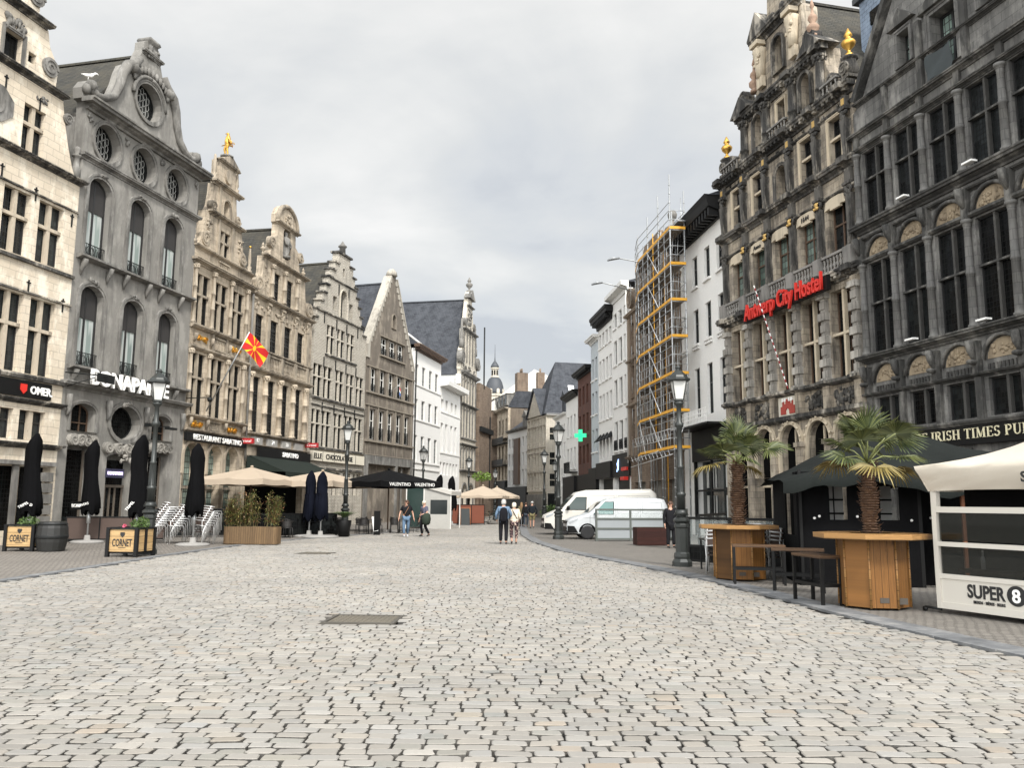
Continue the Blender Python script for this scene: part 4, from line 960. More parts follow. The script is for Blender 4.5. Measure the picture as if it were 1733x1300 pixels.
balusters(b, .5, 2.1, 17.82, 18.2, -.25, 6, .06); balusters(b, 8.9, 10.0, 17.82, 18.2, -.25, 4, .06); balusters(b, 4.85, 6.3, 17.82, 18.22, -.25, 6, .06)
for x in (0.2, 2.18, 4.18, 6.2, 8.18, 10.15): b.box(x-.24, x+.24, -.38, 0, 10.6, 11.32)
T.part('balustrade', b, stone('grey baluster stone', (.3, .285, .26), (.17, .16, .15), (.04, .04, .038), .5, None))
b = MB()
for i, x in enumerate(XU):
    b.box(x-.06, x+1.28, -.1, 0, 13.36, 13.72) if 0 else b.prism([(x-.06, 13.2), (x+.3, 13.24), (x+.3, 13.14), (x+.95, 13.14), (x+.95, 13.24), (x+1.28, 13.2), (x+1.2, 13.55), (x+.9, 13.62), (x+.35, 13.62), (x+.05, 13.55)], -.12, -.0)
cart = b.build('cartouche', M_hpale, T.e)
text('Anno', 3.33, -.13, 13.38, .3, M_ink, cart); text('1644', 7.19, -.13, 13.38, .3, M_ink, cart)
b = MB()
for i, x in enumerate(XT): 
    if i != 2: b.relief(x, x+1.4, 5.5, 6.1, -.02, 46, .13, i+20)
T.part('carved_frieze', b, M_hostelt)
b = MB()
for x in (.2, 2.18, 4.18, 6.2, 8.18, 10.15): b.box(x-.2, x+.2, -.2, 0, 5.38, 6.25); b.box(x-.24, x+.24, -.22, 0, 0, 4.0); b.box(x-.3, x+.3, -.3, 0, 4.0, 4.2); b.box(x-.17, x+.17, -.18, 0, 9.95, 10.2)
T.part('pedestal', b, M_hostel)
b = MB(); b.box(4.5, 5.98, -.06, -.01, 5.4, 6.2); cr = b.build('crest_panel', plain('cream crest panel', (.6, .56, .47), .8), T.e)
b = MB(); b.prism([(4.72, 5.46), (5.1, 5.46), (5.1, 5.62), (5.24, 5.74), (5.38, 5.62), (5.38, 5.46), (5.78, 5.46), (5.78, 5.8), (5.66, 5.8), (5.66, 6.02), (5.58, 6.02), (5.58, 5.9), (5.44, 5.9), (5.44, 6.1), (5.34, 6.1), (5.34, 6.02), (5.24, 6.02), (5.24, 6.1), (5.12, 6.1), (5.12, 5.9), (4.96, 5.9), (4.96, 6.02), (4.86, 6.02), (4.86, 5.8), (4.72, 5.8)], -.1, -.06); b.build('castle_emblem', plain('brick red', (.32, .05, .035), .7), cr)
b = MB()
for x in (4.9, 5.1, 5.4, 5.6): b.box(x-.05, x+.05, -.12, -.06, 6.0, 6.15)
b.build('castle_tower', M_signw, cr)
b = MB(); b.box(2.75, 9.2, -.62, -.45, 9.86, 10.44); sg = b.build('signboard', M_black, T.e)
hm = text_data('Antwerp City Hostel', .7, M_red, width=6.0, ext=.05, off=.012, sx=.8)
for v in hm.vertices: v.co.z *= 1.45
link('lettering', hm, sg, (6.0, -.7, 10.15))
for x, z in ((.35, 18.2), (10.3, 18.2)):
    b = MB(); b.box(-.3, .3, -.3, .3, 0, .12); b.lathe([(.22, .12), (.3, .2), (.34, .5), (.26, .75), (.28, .8), (.34, .85), (.34, .92), (.2, .94)], n=8); b.scroll(0, .45, .3, -.36, -.2, 1.4)
    T_ = b.build('finial_pedestal', M_hostelt, T.e, (x, .1, z-.25)); urn(T, x, .1, z+.7, 1.05, M_gold)
for x, z in ((3.4, 20.9), (8.2, 20.9)): urn(T, x, 0, z, 1, stone('terracotta stone', (.4, .27, .19), (.3, .2, .15), (.1, .07, .05), .4, None), prof=[(.2, 0), (.2, .12), (.12, .2), (.25, .35), (.26, .5), (.1, .68), (.2, .85), (.17, .98), (.07, 1.1), (.05, 1.35), (.1, 1.42), (.03, 1.7), (0, 1.72)])
# niches, arcade and shopfront
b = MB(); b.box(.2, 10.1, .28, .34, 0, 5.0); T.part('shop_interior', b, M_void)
b = MB()
for x in (.45, 2.5, 4.55, 6.6, 8.5):
    b.panel(arc_open(x-.17, 2.8, 1.84, 1.45, .92, 12), [arc_open(x, 2.801, 1.5, 1.45, .75, 12)], -.12, 0); b.box(x+.7, x+.78, .2, .27, 0, 4.8); b.box(x, x+1.5, .2, .26, 2.4, 2.5)
    for k in range(7): a = math.pi*(k+.5)/7; b.blob((x+.75+.87*math.cos(a), -.14, 4.25+.87*math.sin(a)), (.07, .06, .07))
T.part('arch_surround', b, M_hpale)
T.body(-.2, 10.5, 17.5, y0=.82, y1=12, mat=M_hostel, name='side_wall'); T.roof(-.2, 10.5, 17.6, 5.6, 24.3, .82, 12, M_slateg)
b = MB(); b.box(8.3, 10.7, 2.2, 5.0, 19.5, 22.7); ln = b.build('roof_dormer', M_slateb, T.e)
MB().box(8.1, 10.95, 2.0, 5.2, 22.7, 22.95).build('dormer_roof', plain('dark lead roof', (.06, .065, .07), .5), ln); MB().box(9.0, 9.6, 2.14, 2.2, 21.3, 21.9).build('dormer_window', M_gdark, ln)
# flagpole with red and white spiral, top-hung from the hostel
b = MB()
p0 = Vector((5.7, -.3, 6.46)); p1 = Vector((4.8, -1.2, 11.1)); n = 34
for k in range(n):
    b.mat(M_signw if k % 2 else plain('pole red', (.3, .015, .02), .5)); b.tube([p0+(p1-p0)*(k/n), p0+(p1-p0)*((k+1)/n)], .026, 6)
T.part('striped_flagpole', b)

# pub: dark bluestone, arcaded windows
PS = (PT[0]+10.45*math.sin(R(13)), PT[1]-10.45*math.cos(R(13)))
S = Bld('gabled_house', PS, -13, 'dark bluestone house with arched reliefs at the right edge, lettered IRISH TIMES PUB', 'R')
XS = [.5+1.7*k for k in range(6)]
for x in XS:
    S.win(x-.08, 12.0, 1.42, 2.68, stone=(2, (.6,)), st=.08, surm=M_pub, pane=M_gdark, dep=.22, nx=2, tz=(.6,), sy=.03, fm=M_dframe)
    S.win(x-.08, 7.05, 1.42, 3.35, stone=(2, (.55,)), st=.08, surm=M_pub, pane=M_gdark, dep=.22, nx=2, tz=(.55,), sy=.03, fm=M_dframe)
    S.win(x-.02, 4.3, 1.36, 1.15, stone=(2, ()), st=.1, surm=M_pub, pane=M_gdark, dep=.22, nx=2, tz=(), sy=.03)
S.win(2.7, 16.85, .6, 1.25, pane=M_ggrn, dep=.4, nx=1, tz=(.6,), sur=.16, surm=M_publ)
S.win(4.3, 15.75, 1.1, 2.1, pane=M_ggrn, dep=.45, nx=2, tz=(.6,), ft=.09, sur=.2, surm=M_publ)
S.win(6.4, 16.85, .6, 1.25, pane=M_ggrn, dep=.4, nx=1, tz=(.6,), sur=.16, surm=M_publ)
for x in (.4, 2.6, 4.8, 7.0): S.h.append(arc_open(x, .05, 1.8, 3.0))
S.wall([(0, 0), (10.5, 0), (10.5, 16.4), (9.6, 16.5), (5.6, 22.6), (4.6, 22.6), (.55, 16.7), (0, 16.4)], M_publ, dep=.7)
b = MB()
b.corn(0, 10.5, 15.3, .2, .28); b.corn(0, 10.5, 14.72, .16, .22); b.corn(0, 10.5, 11.6, .32, .36); b.corn(0, 10.5, 11.3, .12, .18); b.corn(0, 10.5, 6.75, .26, .36); b.corn(0, 10.5, 5.5, .14, .2); b.mould(0, 10.5, [(.14, 4.08), (.22, 4.18), (.22, 4.24)]); b.mould(0, 10.5, [(.1, 10.46), (.18, 10.52), (.18, 10.6)])
b.corn(.3, 10.2, 16.55, .14, .2)
for sg in (1, -1):
    xa, za, xb, zb = (.4, 16.7, 4.7, 22.9) if sg > 0 else (9.8, 16.7, 5.5, 22.9)
    d = Vector((xb-xa, zb-za)).normalized(); n_ = Vector((-d.y, d.x))*(.22*sg)
    b.add([(p[0], y, p[1]) for y in (-.25, .6) for p in ((xa, za), (xb, zb), (xb+n_.x, zb+n_.y), (xa+n_.x, za+n_.y))], [(0, 1, 2, 3), (7, 6, 5, 4), (0, 4, 5, 1), (1, 5, 6, 2), (2, 6, 7, 3), (3, 7, 4, 0)])
b.prism([(2.35, 18.35), (3.65, 18.35), (3.0, 18.95)], -.2, 0); b.prism([(3.9, 18.05), (5.8, 18.05), (4.85, 18.8)], -.22, 0)
S.part('cornice', b, M_pub)
for x in [.2+1.7*k for k in range(7)]:
    link('half_column', cached(('scol1',), lambda: column(2.72, .115, (1.5,), .3).mesh('half_column', M_publ)), S.e, (x, -.1, 11.97))
    link('half_column', cached(('scol2',), lambda: column(3.4, .115, (1.7,), .3).mesh('half_column', M_publ)), S.e, (x, -.1, 7.02))
b = MB()
for x in [.2+1.7*k for k in range(7)]:
    for z in (11.4, 6.6):
        b.tube([(x, -.36, z), (x, -.3, z-.3), (x, -.16, z-.6)], [.12, .12, .08], 6); b.box(x-.12, x+.12, -.2, 0, z-1.0, z)
    b.blob((x, -.28, 5.95), (.14, .22, .09)); b.box(x-.13, x+.13, -.12, 0, 4.2, 5.5); b.box(x-.12, x+.12, -.12, 0, 14.8, 15.4)
for x in XS: 
    for z in (10.62, 6.0):
        b.tube([(x+.65+.7*math.cos(t), -.1, z+.66*math.sin(t)) for t in [math.pi*k/10 for k in range(11)]], .07, 5)
for x in (1.9, 3.75, 5.75): b.box(x-.12, x+.12, -.14, 0, 15.5, 16.6 if x < 3 else 18.0)
S.part('console', b, M_pub)
for i, x in enumerate(XS):
    for z in (10.64, 6.0):
        b = MB(); b.panel([(x+.65+.62*math.cos(math.pi*k/10), z+.58*math.sin(math.pi*k/10)) for k in range(11)], [], -.02, 0); b.relief(x+.2, x+1.1, z+.08, z+.4, -.02, 22, .09, i*7+int(z)); S.part('arched_relief', b, M_tymp)
b = MB()
for x in XS: 
    for k in range(9): b.box(x+.05+k*.14, x+.12+k*.14, -.05, 0, 5.62, 5.86)
S.part('panelling', b, M_pub)
b = MB(); b.box(1.9, 10.5, -.16, -.03, 3.58, 4.04); b.box(1.9, 10.5, -.2, -.03, 3.5, 3.58); sg = b.build('signboard', M_black, S.e)
M_golds = plain('cream gold lettering', (.72, .66, .45), .5, var=.05)
def serif(s, x, z, h, parent, width):
    # roman capitals with thick and thin strokes and serifs, drawn as flat strokes
    TK, TN_ = .17, .06; G = {}
    def st(x0, z0, x1, z1, t): return ('s', x0, z0, x1, z1, t)
    def sf(x0, x1, z0): return ('s', x0, z0, x1, z0, .045)
    G['I'] = (.3, [st(.15, 0, .15, 1, TK), sf(0, .3, .02), sf(0, .3, .98)])
    G['T'] = (.62, [st(.31, 0, .31, 1, TK), st(0, .97, .62, .97, .06), st(.02, .98, .02, .82, .05), st(.6, .98, .6, .82, .05), sf(.17, .45, .02)])
    G['H'] = (.75, [st(.14, 0, .14, 1, TK), st(.61, 0, .61, 1, TK), st(.14, .52, .61, .52, TN_), sf(0, .28, .02), sf(0, .28, .98), sf(.47, .75, .02), sf(.47, .75, .98)])
    G['E'] = (.58, [st(.14, 0, .14, 1, TK), st(.1, .97, .54, .97, .06), st(.1, .03, .56, .03, .06), st(.14, .52, .44, .52, TN_), st(.53, .98, .53, .8, .05), st(.55, .02, .55, .22, .05), st(.43, .62, .43, .42, .04), sf(0, .2, .02), sf(0, .2, .98)])
    bow = lambda cx, cz, rx, rz, a0, a1, t: ('a', cx, cz, rx, rz, a0, a1, t)
    G['R'] = (.7, [st(.14, 0, .14, 1, TK), bow(.3, .75, .24, .22, -90, 90, .12), st(.14, .97, .3, .97, TN_), st(.14, .53, .3, .53, TN_), st(.34, .52, .62, .02, TK*.9), sf(0, .28, .02), sf(0, .2, .98), sf(.55, .74, .02)])
    G['P'] = (.6, [st(.14, 0, .14, 1, TK), bow(.3, .73, .24, .24, -90, 90, .12), st(.14, .97, .3, .97, TN_), st(.14, .49, .3, .49, TN_), sf(0, .28, .02), sf(0, .2, .98)])
    G['B'] = (.64, [st(.14, 0, .14, 1, TK), bow(.3, .75, .2, .22, -90, 90, .12), bow(.32, .27, .24, .24, -90, 90, .13), st(.14, .97, .3, .97, TN_), st(.14, .53, .3, .53, TN_), st(.14, .03, .3, .03, TN_), sf(0, .2, .02), sf(0, .2, .98)])
    G['S'] = (.52, [bow(.26, .74, .19, .22, 20, 250, .1), bow(.26, .27, .2, .24, -160, 70, .12), st(.45, .98, .45, .78, .04), st(.06, .02, .06, .24, .04)])
    G['M'] = (.9, [st(.12, 0, .16, 1, TN_), st(.16, 1, .45, .05, TK), st(.45, .05, .74, 1, TN_), st(.76, 0, .76, 1, TK), sf(0, .24, .02), sf(0, .2, .98), sf(.62, .9, .02), sf(.72, .9, .98)])
    G['U'] = (.7, [st(.14, .3, .14, 1, TK), st(.58, .3, .58, 1, TN_), bow(.36, .3, .22, .27, 180, 360, .1), sf(0, .28, .98), sf(.48, .7, .98)])
    tot = sum((G[c][0]+.1 if c != ' ' else .35) for c in s); k = width/tot; b = MB(); cx = x
    for c in s:
        if c == ' ': cx += .35*k; continue
        for o in G[c][1]:
            if o[0] == 's': segs = [(o[1], o[2], o[3], o[4])]; t = o[5]
            else:
                P = [(o[1]+o[3]*math.cos(R(o[5]+(o[6]-o[5])*i/8)), o[2]+o[4]*math.sin(R(o[5]+(o[6]-o[5])*i/8))) for i in range(9)]; segs = [(P[i][0], P[i][1], P[i+1][0], P[i+1][1]) for i in range(8)]; t = o[7]
            for x0, z0, x1, z1 in segs:
                p = Vector((cx+x0*k, z+z0*h)); q = Vector((cx+x1*k, z+z1*h)); d = (q-p); d.normalize(); nn = Vector((-d.y, d.x)); hv = t*h*.5
                vs = [(v.x, y, v.y) for y in (-.19, -.165) for v in (p-nn*hv, q-nn*hv, q+nn*hv, p+nn*hv)]
                b.add(vs, [(0, 1, 2, 3), (0, 4, 5, 1), (1, 5, 6, 2), (2, 6, 7, 3), (3, 7, 4, 0)])
        cx += (G[c][0]+.1)*k
    return b.build('lettering', M_golds, parent)
serif('THE IRISH TIMES PUB', 2.2, 3.68, .3, sg, 4.95)
b = MB(); b.box(.2, 10.4, .75, .8, 0, 3.4); S.part('shop_interior', b, M_gdark)
b = MB()
for x in (.2, 2.4, 4.6, 6.8, 9.0): b.box(x-.15, x+.2, -.1, 0, 0, 3.4); b.box(x+.3, x+.36, .5, .6, 0, 3.0); b.box(x+1.2, x+1.26, .5, .6, 0, 3.0)
b.box(0, 10.5, .5, .6, 2.2, 2.3)
S.part('shopfront', b, M_pub)
b = MB(); vs = []
for j in range(7):
    for i in range(7):
        vs.append((4.1+i*.19, -.16-.05*math.sin(i*1.1+j), 16.5-j*.15-.09*math.sin(math.pi*i/6)*(1-j/8)))
b.add(vs, [(j*7+i, j*7+i+1, (j+1)*7+i+1, (j+1)*7+i) for j in range(6) for i in range(6)], True); S.part('hanging_cloth', b, fabric('slate grey cloth', (.06, .068, .07)))
b = MB()
for x, z in ((2.6, 12.05), (5.6, 12.05), (2.6, 7.1), (5.7, 7.1)): b.box(x, x+.4, -.42, -.2, z, z+.06)
S.part('floodlight', b, M_signw)
S.body(0, 10.5, 16.3, y0=.72, mat=M_publ); S.roof(0, 10.5, 16.4, 5.1, 22.4, .72, 12, M_slateg)

# R: white house with dark bracketed cornice
PR = rfar(PT, -6.5, 6.9)
Rr = Bld('white_house', PR, -6.5, 'white rendered house beside the hostel with a heavy dark bracketed cornice', 'R')
kw = dict(pane=M_gl, nx=2, tz=(.62,), ft=.06, fm=M_dframe, dep=.24)
for x in (1.95, 3.9, 5.75):
    Rr.win(x, 13.5, .84, 1.72, sill=.12, surm=M_white, **kw); Rr.win(x, 10.3, .84, 1.92, sill=.12, surm=M_white, **kw); Rr.win(x, 6.3, .82, 2.65, **kw)
Rr.win(.2, 10.3, .7, 1.92, sill=.12, surm=M_white, **kw); Rr.win(.2, 13.5, .7, 1.72, sill=.12, surm=M_white, **kw); Rr.win(.2, 6.3, .7, 2.65, **kw)
Rr.h.append(arc_open(1.6, .1, 5.0, 3.8))
Rr.wall([(-.2, 0), (6.85, 0), (6.85, 16.6), (-.2, 16.6)], M_white, dep=.45)
b = MB(); b.mould(-.3, 6.8, [(.15, 16.1), (.2, 16.4), (.75, 16.6), (.85, 16.95), (.95, 17.2)])
for k in range(16): b.box(-.1+k*.44, .06+k*.44, -.7, 0, 16.15, 16.6)
Rr.part('cornice', b, M_black)
b = MB()
for x in (.2, 1.95, 3.9, 5.75): b.box(x-.1, x+.94, -.1, 0, 10.0, 10.06); [b.box(x+k*.25, x+k*.25+.1, -.09, 0, 10.06, 10.14) for k in range(4)]
Rr.part('sill_detail', b, M_white)
b = MB(); b.box(1.4, 6.75, -.08, .1, 3.9, 5.7); b.box(1.6, 1.75, -.06, .1, 0, 3.9); b.box(4.0, 4.12, 0, .1, 0, 3.9); b.box(6.5, 6.7, -.06, .1, 0, 3.9); b.box(1.6, 6.6, 0, .1, 2.3, 2.4)
b.box(1.0, 6.7, -1.1, -.1, 5.55, 5.65)
Rr.part('shopfront', b, M_black)
b = MB()
for k in range(26): b.box(1.0+k*.225, 1.03+k*.225, -1.12, -1.1, 5.65, 6.35)
for z in (5.7, 5.9, 6.1, 6.33): b.box(1.0, 6.65, -1.13, -1.09, z, z+.03)
Rr.part('balcony_railing', b, M_signw)
b = MB(); b.box(1.7, 6.5, .4, .45, 0, 3.9); Rr.part('shop_glazing', b, M_gl)
b = MB()
for x, w in ((2.4, .3), (3.2, .25), (3.7, .18), (5.2, .25)): b.box(x, x+w, .36, .38, 1.0, 2.1); b.box(x, x+w, .36, .38, 2.5, 3.6)
Rr.part('pale_blind', b, plain('pale blind', (.5, .5, .48), .7))  # flat pale blinds behind the shop glass
Rr.body(-.2, 6.85, 16.6, y0=.46, mat=M_white2); Rr.roofx(-.2, 6.85, -.8, 17.15, 4, 19, 9, M_slate)

# Q: old masonry house behind the scaffold
PQ = rfar(PT, -6.5, 18.9)
Q = Bld('gabled_house', PQ, -6.5, 'old brown masonry house being restored behind the scaffolding', 'R')
for z, h in ((5.8, 2.4), (9.0, 2.3), (12.2, 2.2)):
    for k in range(6): Q.win(.7+k*1.85, z, 1.15, h, stone=(2, (.6,)), st=.14, surm=M_old, pane=M_gdark, dep=.4, sur=.12)
for k in range(3): Q.win(3.4+k*1.7, 15.5, 1.0, 1.6, surm=M_old, pane=M_gdark, dep=.4, sur=.12)
for x in (1.0, 4.6, 8.2): Q.h.append(arc_open(x, .1, 2.7, 3.0))
Q.wall([(0, 0), (11.9, 0), (11.9, 15.0), (11.6, 15.4), (10.8, 15.7), (10.2, 16.4), (9.9, 17.6), (8.8, 18.0), (7.9, 19), (4.4, 19), (3.4, 18.2), (2, 17.6), (1.6, 16.4), (1.1, 15.7), (.3, 15.4), (0, 15)], M_old, dep=.45)
b = MB(); b.corn(0, 11.9, 14.8, .3, .4); b.corn(0, 11.9, 11.5, .25, .3); b.corn(0, 11.9, 8.3, .25, .3); b.corn(0, 11.9, 4.6, .3, .4); b.scroll(10.9, 16.2, .8, -.3, .2, d=-1); b.scroll(1.0, 16.2, .8, -.3, .2); b.relief(9.7, 11.2, 14.9, 17, -.1, 40, .25, 5)
for k in range(7): b.box(.35+k*1.85-.2, .35+k*1.85+.15, -.2, 0, 5.0, 14.8)
Q.part('cornice', b, stone('weathered brown trim', (.3, .24, .18), (.2, .15, .11), (.06, .05, .04), .55, None))
b = MB(); b.box(9.9, 10.7, -.3, .5, 16.9, 18.2); b.box(9.75, 10.85, -.4, .6, 18.0, 18.2); b.lathe([(.5, 0), (.45, .12), (.25, .25), (.2, .4), (.1, .55), (.12, .6), (.26, .75), (.3, .95), (.22, 1.15), (0, 1.2)], (10.3, .1, 18.2), 10); Q.part('ball_finial', b, M_greytrim)
b = MB(); b.box(.4, 11.5, .4, .5, 0, 3.2); Q.part('boarding', b, plain('site boarding', (.2, .19, .17), .8))
Q.body(0, 11.9, 14.9, y0=.46, mat=M_old); Q.roof(0, 11.9, 14.9, 6, 18.6, .46, 12, M_slateg)
# P, O, O2: white houses
P_ = Bld('white_house', rfar(PT, -6.5, 24.0), -6.5, 'white rendered house with three columns of windows just beyond the scaffolding', 'R')
kw = dict(pane=M_gmid, nx=1, tz=(.6,), ft=.06, fm=plain('grey window frame', (.25, .25, .24), .5), dep=.26, sill=.1, surm=M_white)
for x in (.35, 1.95, 3.55):
    P_.win(x, 15.1, 1.0, 1.15, **kw); P_.win(x, 12.2, 1.0, 1.9, **kw); P_.win(x, 9.0, 1.0, 2.05, **kw); P_.win(x, 5.6, 1.0, 2.2, rail=(.8, .05), **kw)
P_.h.append(arc_open(.3, .1, 4.4, 3.6))
P_.wall([(0, 0), (5.1, 0), (5.1, 17.3), (0, 17.3)], M_white)
b = MB(); b.mould(-.2, 5.2, [(.1, 17.1), (.15, 17.35), (.6, 17.5), (.6, 17.8)]); P_.part('cornice', b, M_white2)
b = MB(); b.box(0, 5.1, -.15, -.01, 3.6, 5.3); b.box(.3, 4.8, .3, .34, 0, 3.6); P_.part('shopfront', b, M_black)
b = MB(); b.tube([(1.6, -.17, 4.0), (1.9, -.17, 4.3), (1.7, -.17, 4.6), (2.1, -.17, 4.9), (2.0, -.17, 4.1)], .03, 5); t = NT('blue neon'); t.b.inputs['Emission Color'].default_value = (.35, .55, 1, 1); t.b.inputs['Emission Strength'].default_value = 3; P_.part('neon_sign', b, t.set((.3, .4, .9), .4))
b = MB(); b.box(3.4, 4.9, -.3, -.16, 4.0, 4.25); b.box(3.9, 4.9, -.5, -.16, 3.3, 3.55); P_.part('red_sign', b, M_red)
P_.part('drainpipe', MB().tube([(4.95, -.14, 4.5), (4.95, -.14, 17.2)], .08, 8), M_white2)
P_.body(0, 5.1, 17.2, mat=M_white2); P_.roofx(0, 5.1, -.3, 17.75, 4, 19, 8, M_slate)
O_ = Bld('white_house', rfar(PT, -6.5, 29.2), -6.5, 'white rendered house with a dark cornice and four columns of narrow windows', 'R')
for x in (.3, 1.5, 2.75, 4.0):
    O_.win(x, 14.5, .78, 1.15, **kw); O_.win(x, 11.6, .78, 1.8, **kw); O_.win(x, 8.4, .78, 2.1, **kw)
    f = O_.win(x, 5.2, .78, 1.6, .4, pane=M_gdark, nx=1, tz=(), dep=.3)
b = MB()
for x in (.3, 1.5, 2.75, 4.0):
    for k in range(5):
        a = math.pi*k/5; c = math.pi*(k+1)/5
        b.add([(x+.39+.45*math.cos(a), -.02, 6.8+.5*math.sin(a)), (x+.39+.45*math.cos(c), -.02, 6.8+.5*math.sin(c)), (x+.39+.45*math.cos(c), -.5, 6.6+.1*math.sin(c)), (x+.39+.45*math.cos(a), -.5, 6.6+.1*math.sin(a))], [(0, 1, 2, 3), (3, 2, 1, 0)])
O_.part('window_awning', b, M_black)
O_.h.append(arc_open(.3, .1, 4.5, 3.6)); O_.wall([(0, 0), (5.15, 0), (5.15, 16.3), (0, 16.3)], M_white)
b = MB(); b.corn(0, 5.15, 16.1, 1.1, .7, .4, .15); O_.part('cornice', b, M_black)
b = MB(); b.box(0, 5.15, -.3, -.01, 3.6, 4.9); b.box(.3, 4.8, .3, .34, 0, 3.6); O_.part('shopfront', b, M_black)
O_.body(0, 5.15, 17, mat=M_white2)
O2 = Bld('townhouse', rfar(PT, -6.5, 32.2), -6.5, 'slim pale blue-grey rendered house two bays wide beyond the four-bay white house', 'R')
M_blg = stone('pale blue render', (.5, .54, .56), (.46, .5, .52), (.25, .26, .27), .2, None)
for x in (.3, 1.7):
    for z in (6.0, 9.2, 12.2): O2.win(x, z, .8, 1.9, **kw)
O2.wall([(0, 0), (2.95, 0), (2.95, 15.5), (0, 15.5)], M_blg); O2.part('cornice', MB().corn(0, 2.9, 15.4, .5, .55), M_white2); O2.body(0, 2.95, 15.4, mat=M_blg)
O2.part('shopfront', MB().box(0, 2.95, -.3, -.01, 0, 4.6), M_black)
N_ = Bld('townhouse', rfar(PT, -6.5, 38.2), -6.5, 'narrow dark red brick house with a black cornice', 'R')
M_brick = stone('dark red brick', (.12, .05, .035), (.09, .04, .028), (.03, .02, .018), .45, (.24, .075), .8)
for x in (.5, 2.2, 3.9):
    for z in (5.2, 8.0, 10.6): N_.win(x, z, .9, 1.7, pane=M_gl)
N_.wall([(0, 0), (5.8, 0), (5.8, 13.4), (0, 13.4)], M_brick); N_.part('cornice', MB().corn(0, 5.8, 13.2, .6, .6, .4, .15), M_black); N_.body(0, 5.8, 13.2, mat=M_brick); N_.part('shopfront', MB().box(0, 5.8, -.2, -.01, 0, 4.2), M_black)
Mm = Bld('white_house', rfar(PT, -6.5, 44.5), -6.5, 'small white house with wrought balcony beyond the brick house', 'R')
for x in (.6, 2.3, 4.1):
    for z in (5.0, 8.2): Mm.win(x, z, .95, 2.0, pane=M_gl, surm=M_white, sill=.1)
Mm.wall([(0, 0), (6.1, 0), (6.1, 12), (0, 12)], M_white); Mm.part('cornice', MB().corn(0, 6.1, 11.8, .6, .6), M_black); Mm.body(0, 6.1, 12, mat=M_white2); Mm.part('shopfront', MB().box(0, 6.1, -.4, -.01, 0, 4.2), M_black)
b = MB(); b.box(3.0, 6, -.8, 0, 4.5, 4.6)
for k in range(16): b.box(3.0+k*.2, 3.03+k*.2, -.8, -.77, 4.6, 5.5)
b.box(3, 6, -.82, -.76, 5.45, 5.5); Mm.part('balcony_railing', b, M_iron)
Mn = Bld('white_house', rfar(PT, -6.5, 51.2), -6.5, 'lowest white house at the far end of the right row with a dormer', 'R')
for x in (.5, 2.1, 3.7, 5.2):
    Mn.win(x, 8.7, .8, 1.1, pane=M_gl); Mn.win(x, 6.2, .8, 1.7, pane=M_gl); Mn.win(x, 3.4, .8, 1.8, pane=M_gl)
Mn.wall([(0, 0), (6.5, 0), (6.5, 10.8), (0, 10.8)], M_white); Mn.part('cornice', MB().corn(0, 6.5, 10.6, .3, .3), M_white2); Mn.body(0, 6.5, 10.7, mat=M_white2); Mn.roofx(0, 6.5, 0, 10.9, 3.5, 14, 7, M_slate)
b = MB(); b.box(3.2, 4.8, .2, 2.6, 11.2, 12.8); b.prism([(3.0, 12.8), (5.0, 12.8), (4.0, 13.5)], .1, 2.8); Mn.part('dormer', b, M_slate)
# pharmacy cross
b = MB(); b.box(-.1, .1, -.62, .62, -.2, .2); b.box(-.1, .1, -.2, .2, -.62, .62)
t = NT('lit green cross'); t.b.inputs['Emission Color'].default_value = (.02, .75, .32, 1); t.b.inputs['Emission Strength'].default_value = .8
px, py = rfar(PT, -6.5, 33.5)
pc = empty('pharmacy_cross', (px-.7, py, 7.6), R(72), 'green lit pharmacy cross sticking out from the right house row', 'shop sign')
b.T = Matrix.Rotation(R(20), 4, 'Z'); b.build('cross_light', t.set((.03, .5, .22), .4), pc).scale = (.85,)*3; MB().tube([(0, -.5, 0), (0, -1.0, 0)], .04, 6).build('bracket', M_iron, pc)
# ------------------------------------------------------------------ far houses where the street bends left
def far_house(name, A_, B_, H, mat, label, cols, rows, w=.9, pane=None, **k):
    # front runs from A_ (left end) to B_ (right end)
    dx, dy = B_[0]-A_[0], B_[1]-A_[1]; L = math.hypot(dx, dy)
    h = Bld(name, A_, 90-math.degrees(math.atan2(dy, dx)), label); h.L = L
    for i in range(cols):
        x = L*(i+.5)/cols-w/2
        for r in rows: h.win(x, r[0], w, r[1], r[2] if len(r) > 2 else 0, pane=pane or M_gl, **k)
    h.wall([(0, 0), (L, 0), (L, H), (0, H)], mat); return h
J = far_house('apartment_building', (-4.55, 122), (-.5, 108), 14.0, M_gild, 'long cream building with mansard roof and black iron balconies at the street bend', 9, ((4.6, 1.8), (7.2, 1.9), (10.6, 1.7, .4)), w=.8)
b = MB(); b.corn(0, J.L, 13.6, .5, .6, .8, .2); b.corn(0, J.L, 9.9, .2, .3); J.part('cornice', b, M_gildtrim)
b = MB(); b.box(0, J.L, -.7, 0, 9.3, 9.45); b.box(0, J.L, -.7, 0, 6.4, 6.55); b.box(0, J.L, -.7, -.66, 9.5, 10.2); b.box(0, J.L, -.7, -.66, 6.6, 7.3); b.box(0, J.L, -.4, -.05, .2, 4.3); b.box(0, J.L, -.3, 0, 4.2, 4.5); J.part('iron_balcony', b, M_iron)
J.body(0, J.L, 14, y1=9, mat=stone('grimy brick gable', (.2, .16, .12), (.15, .12, .09), (.05, .04, .035), .5, (.24, .08), .7))
b = MB(); b.add([(0, 0, 14.1), (J.L, 0, 14.1), (J.L, 1.3, 16.3), (0, 1.3, 16.3), (J.L, 9, 14.1), (J.L, 8, 16.3), (0, 8, 16.3), (0, 9, 14.1)], [(0, 1, 2, 3), (1, 4, 5, 2), (3, 2, 5, 6), (7, 0, 3, 6)]); J.part('mansard_roof', b, M_slate)
b = MB()
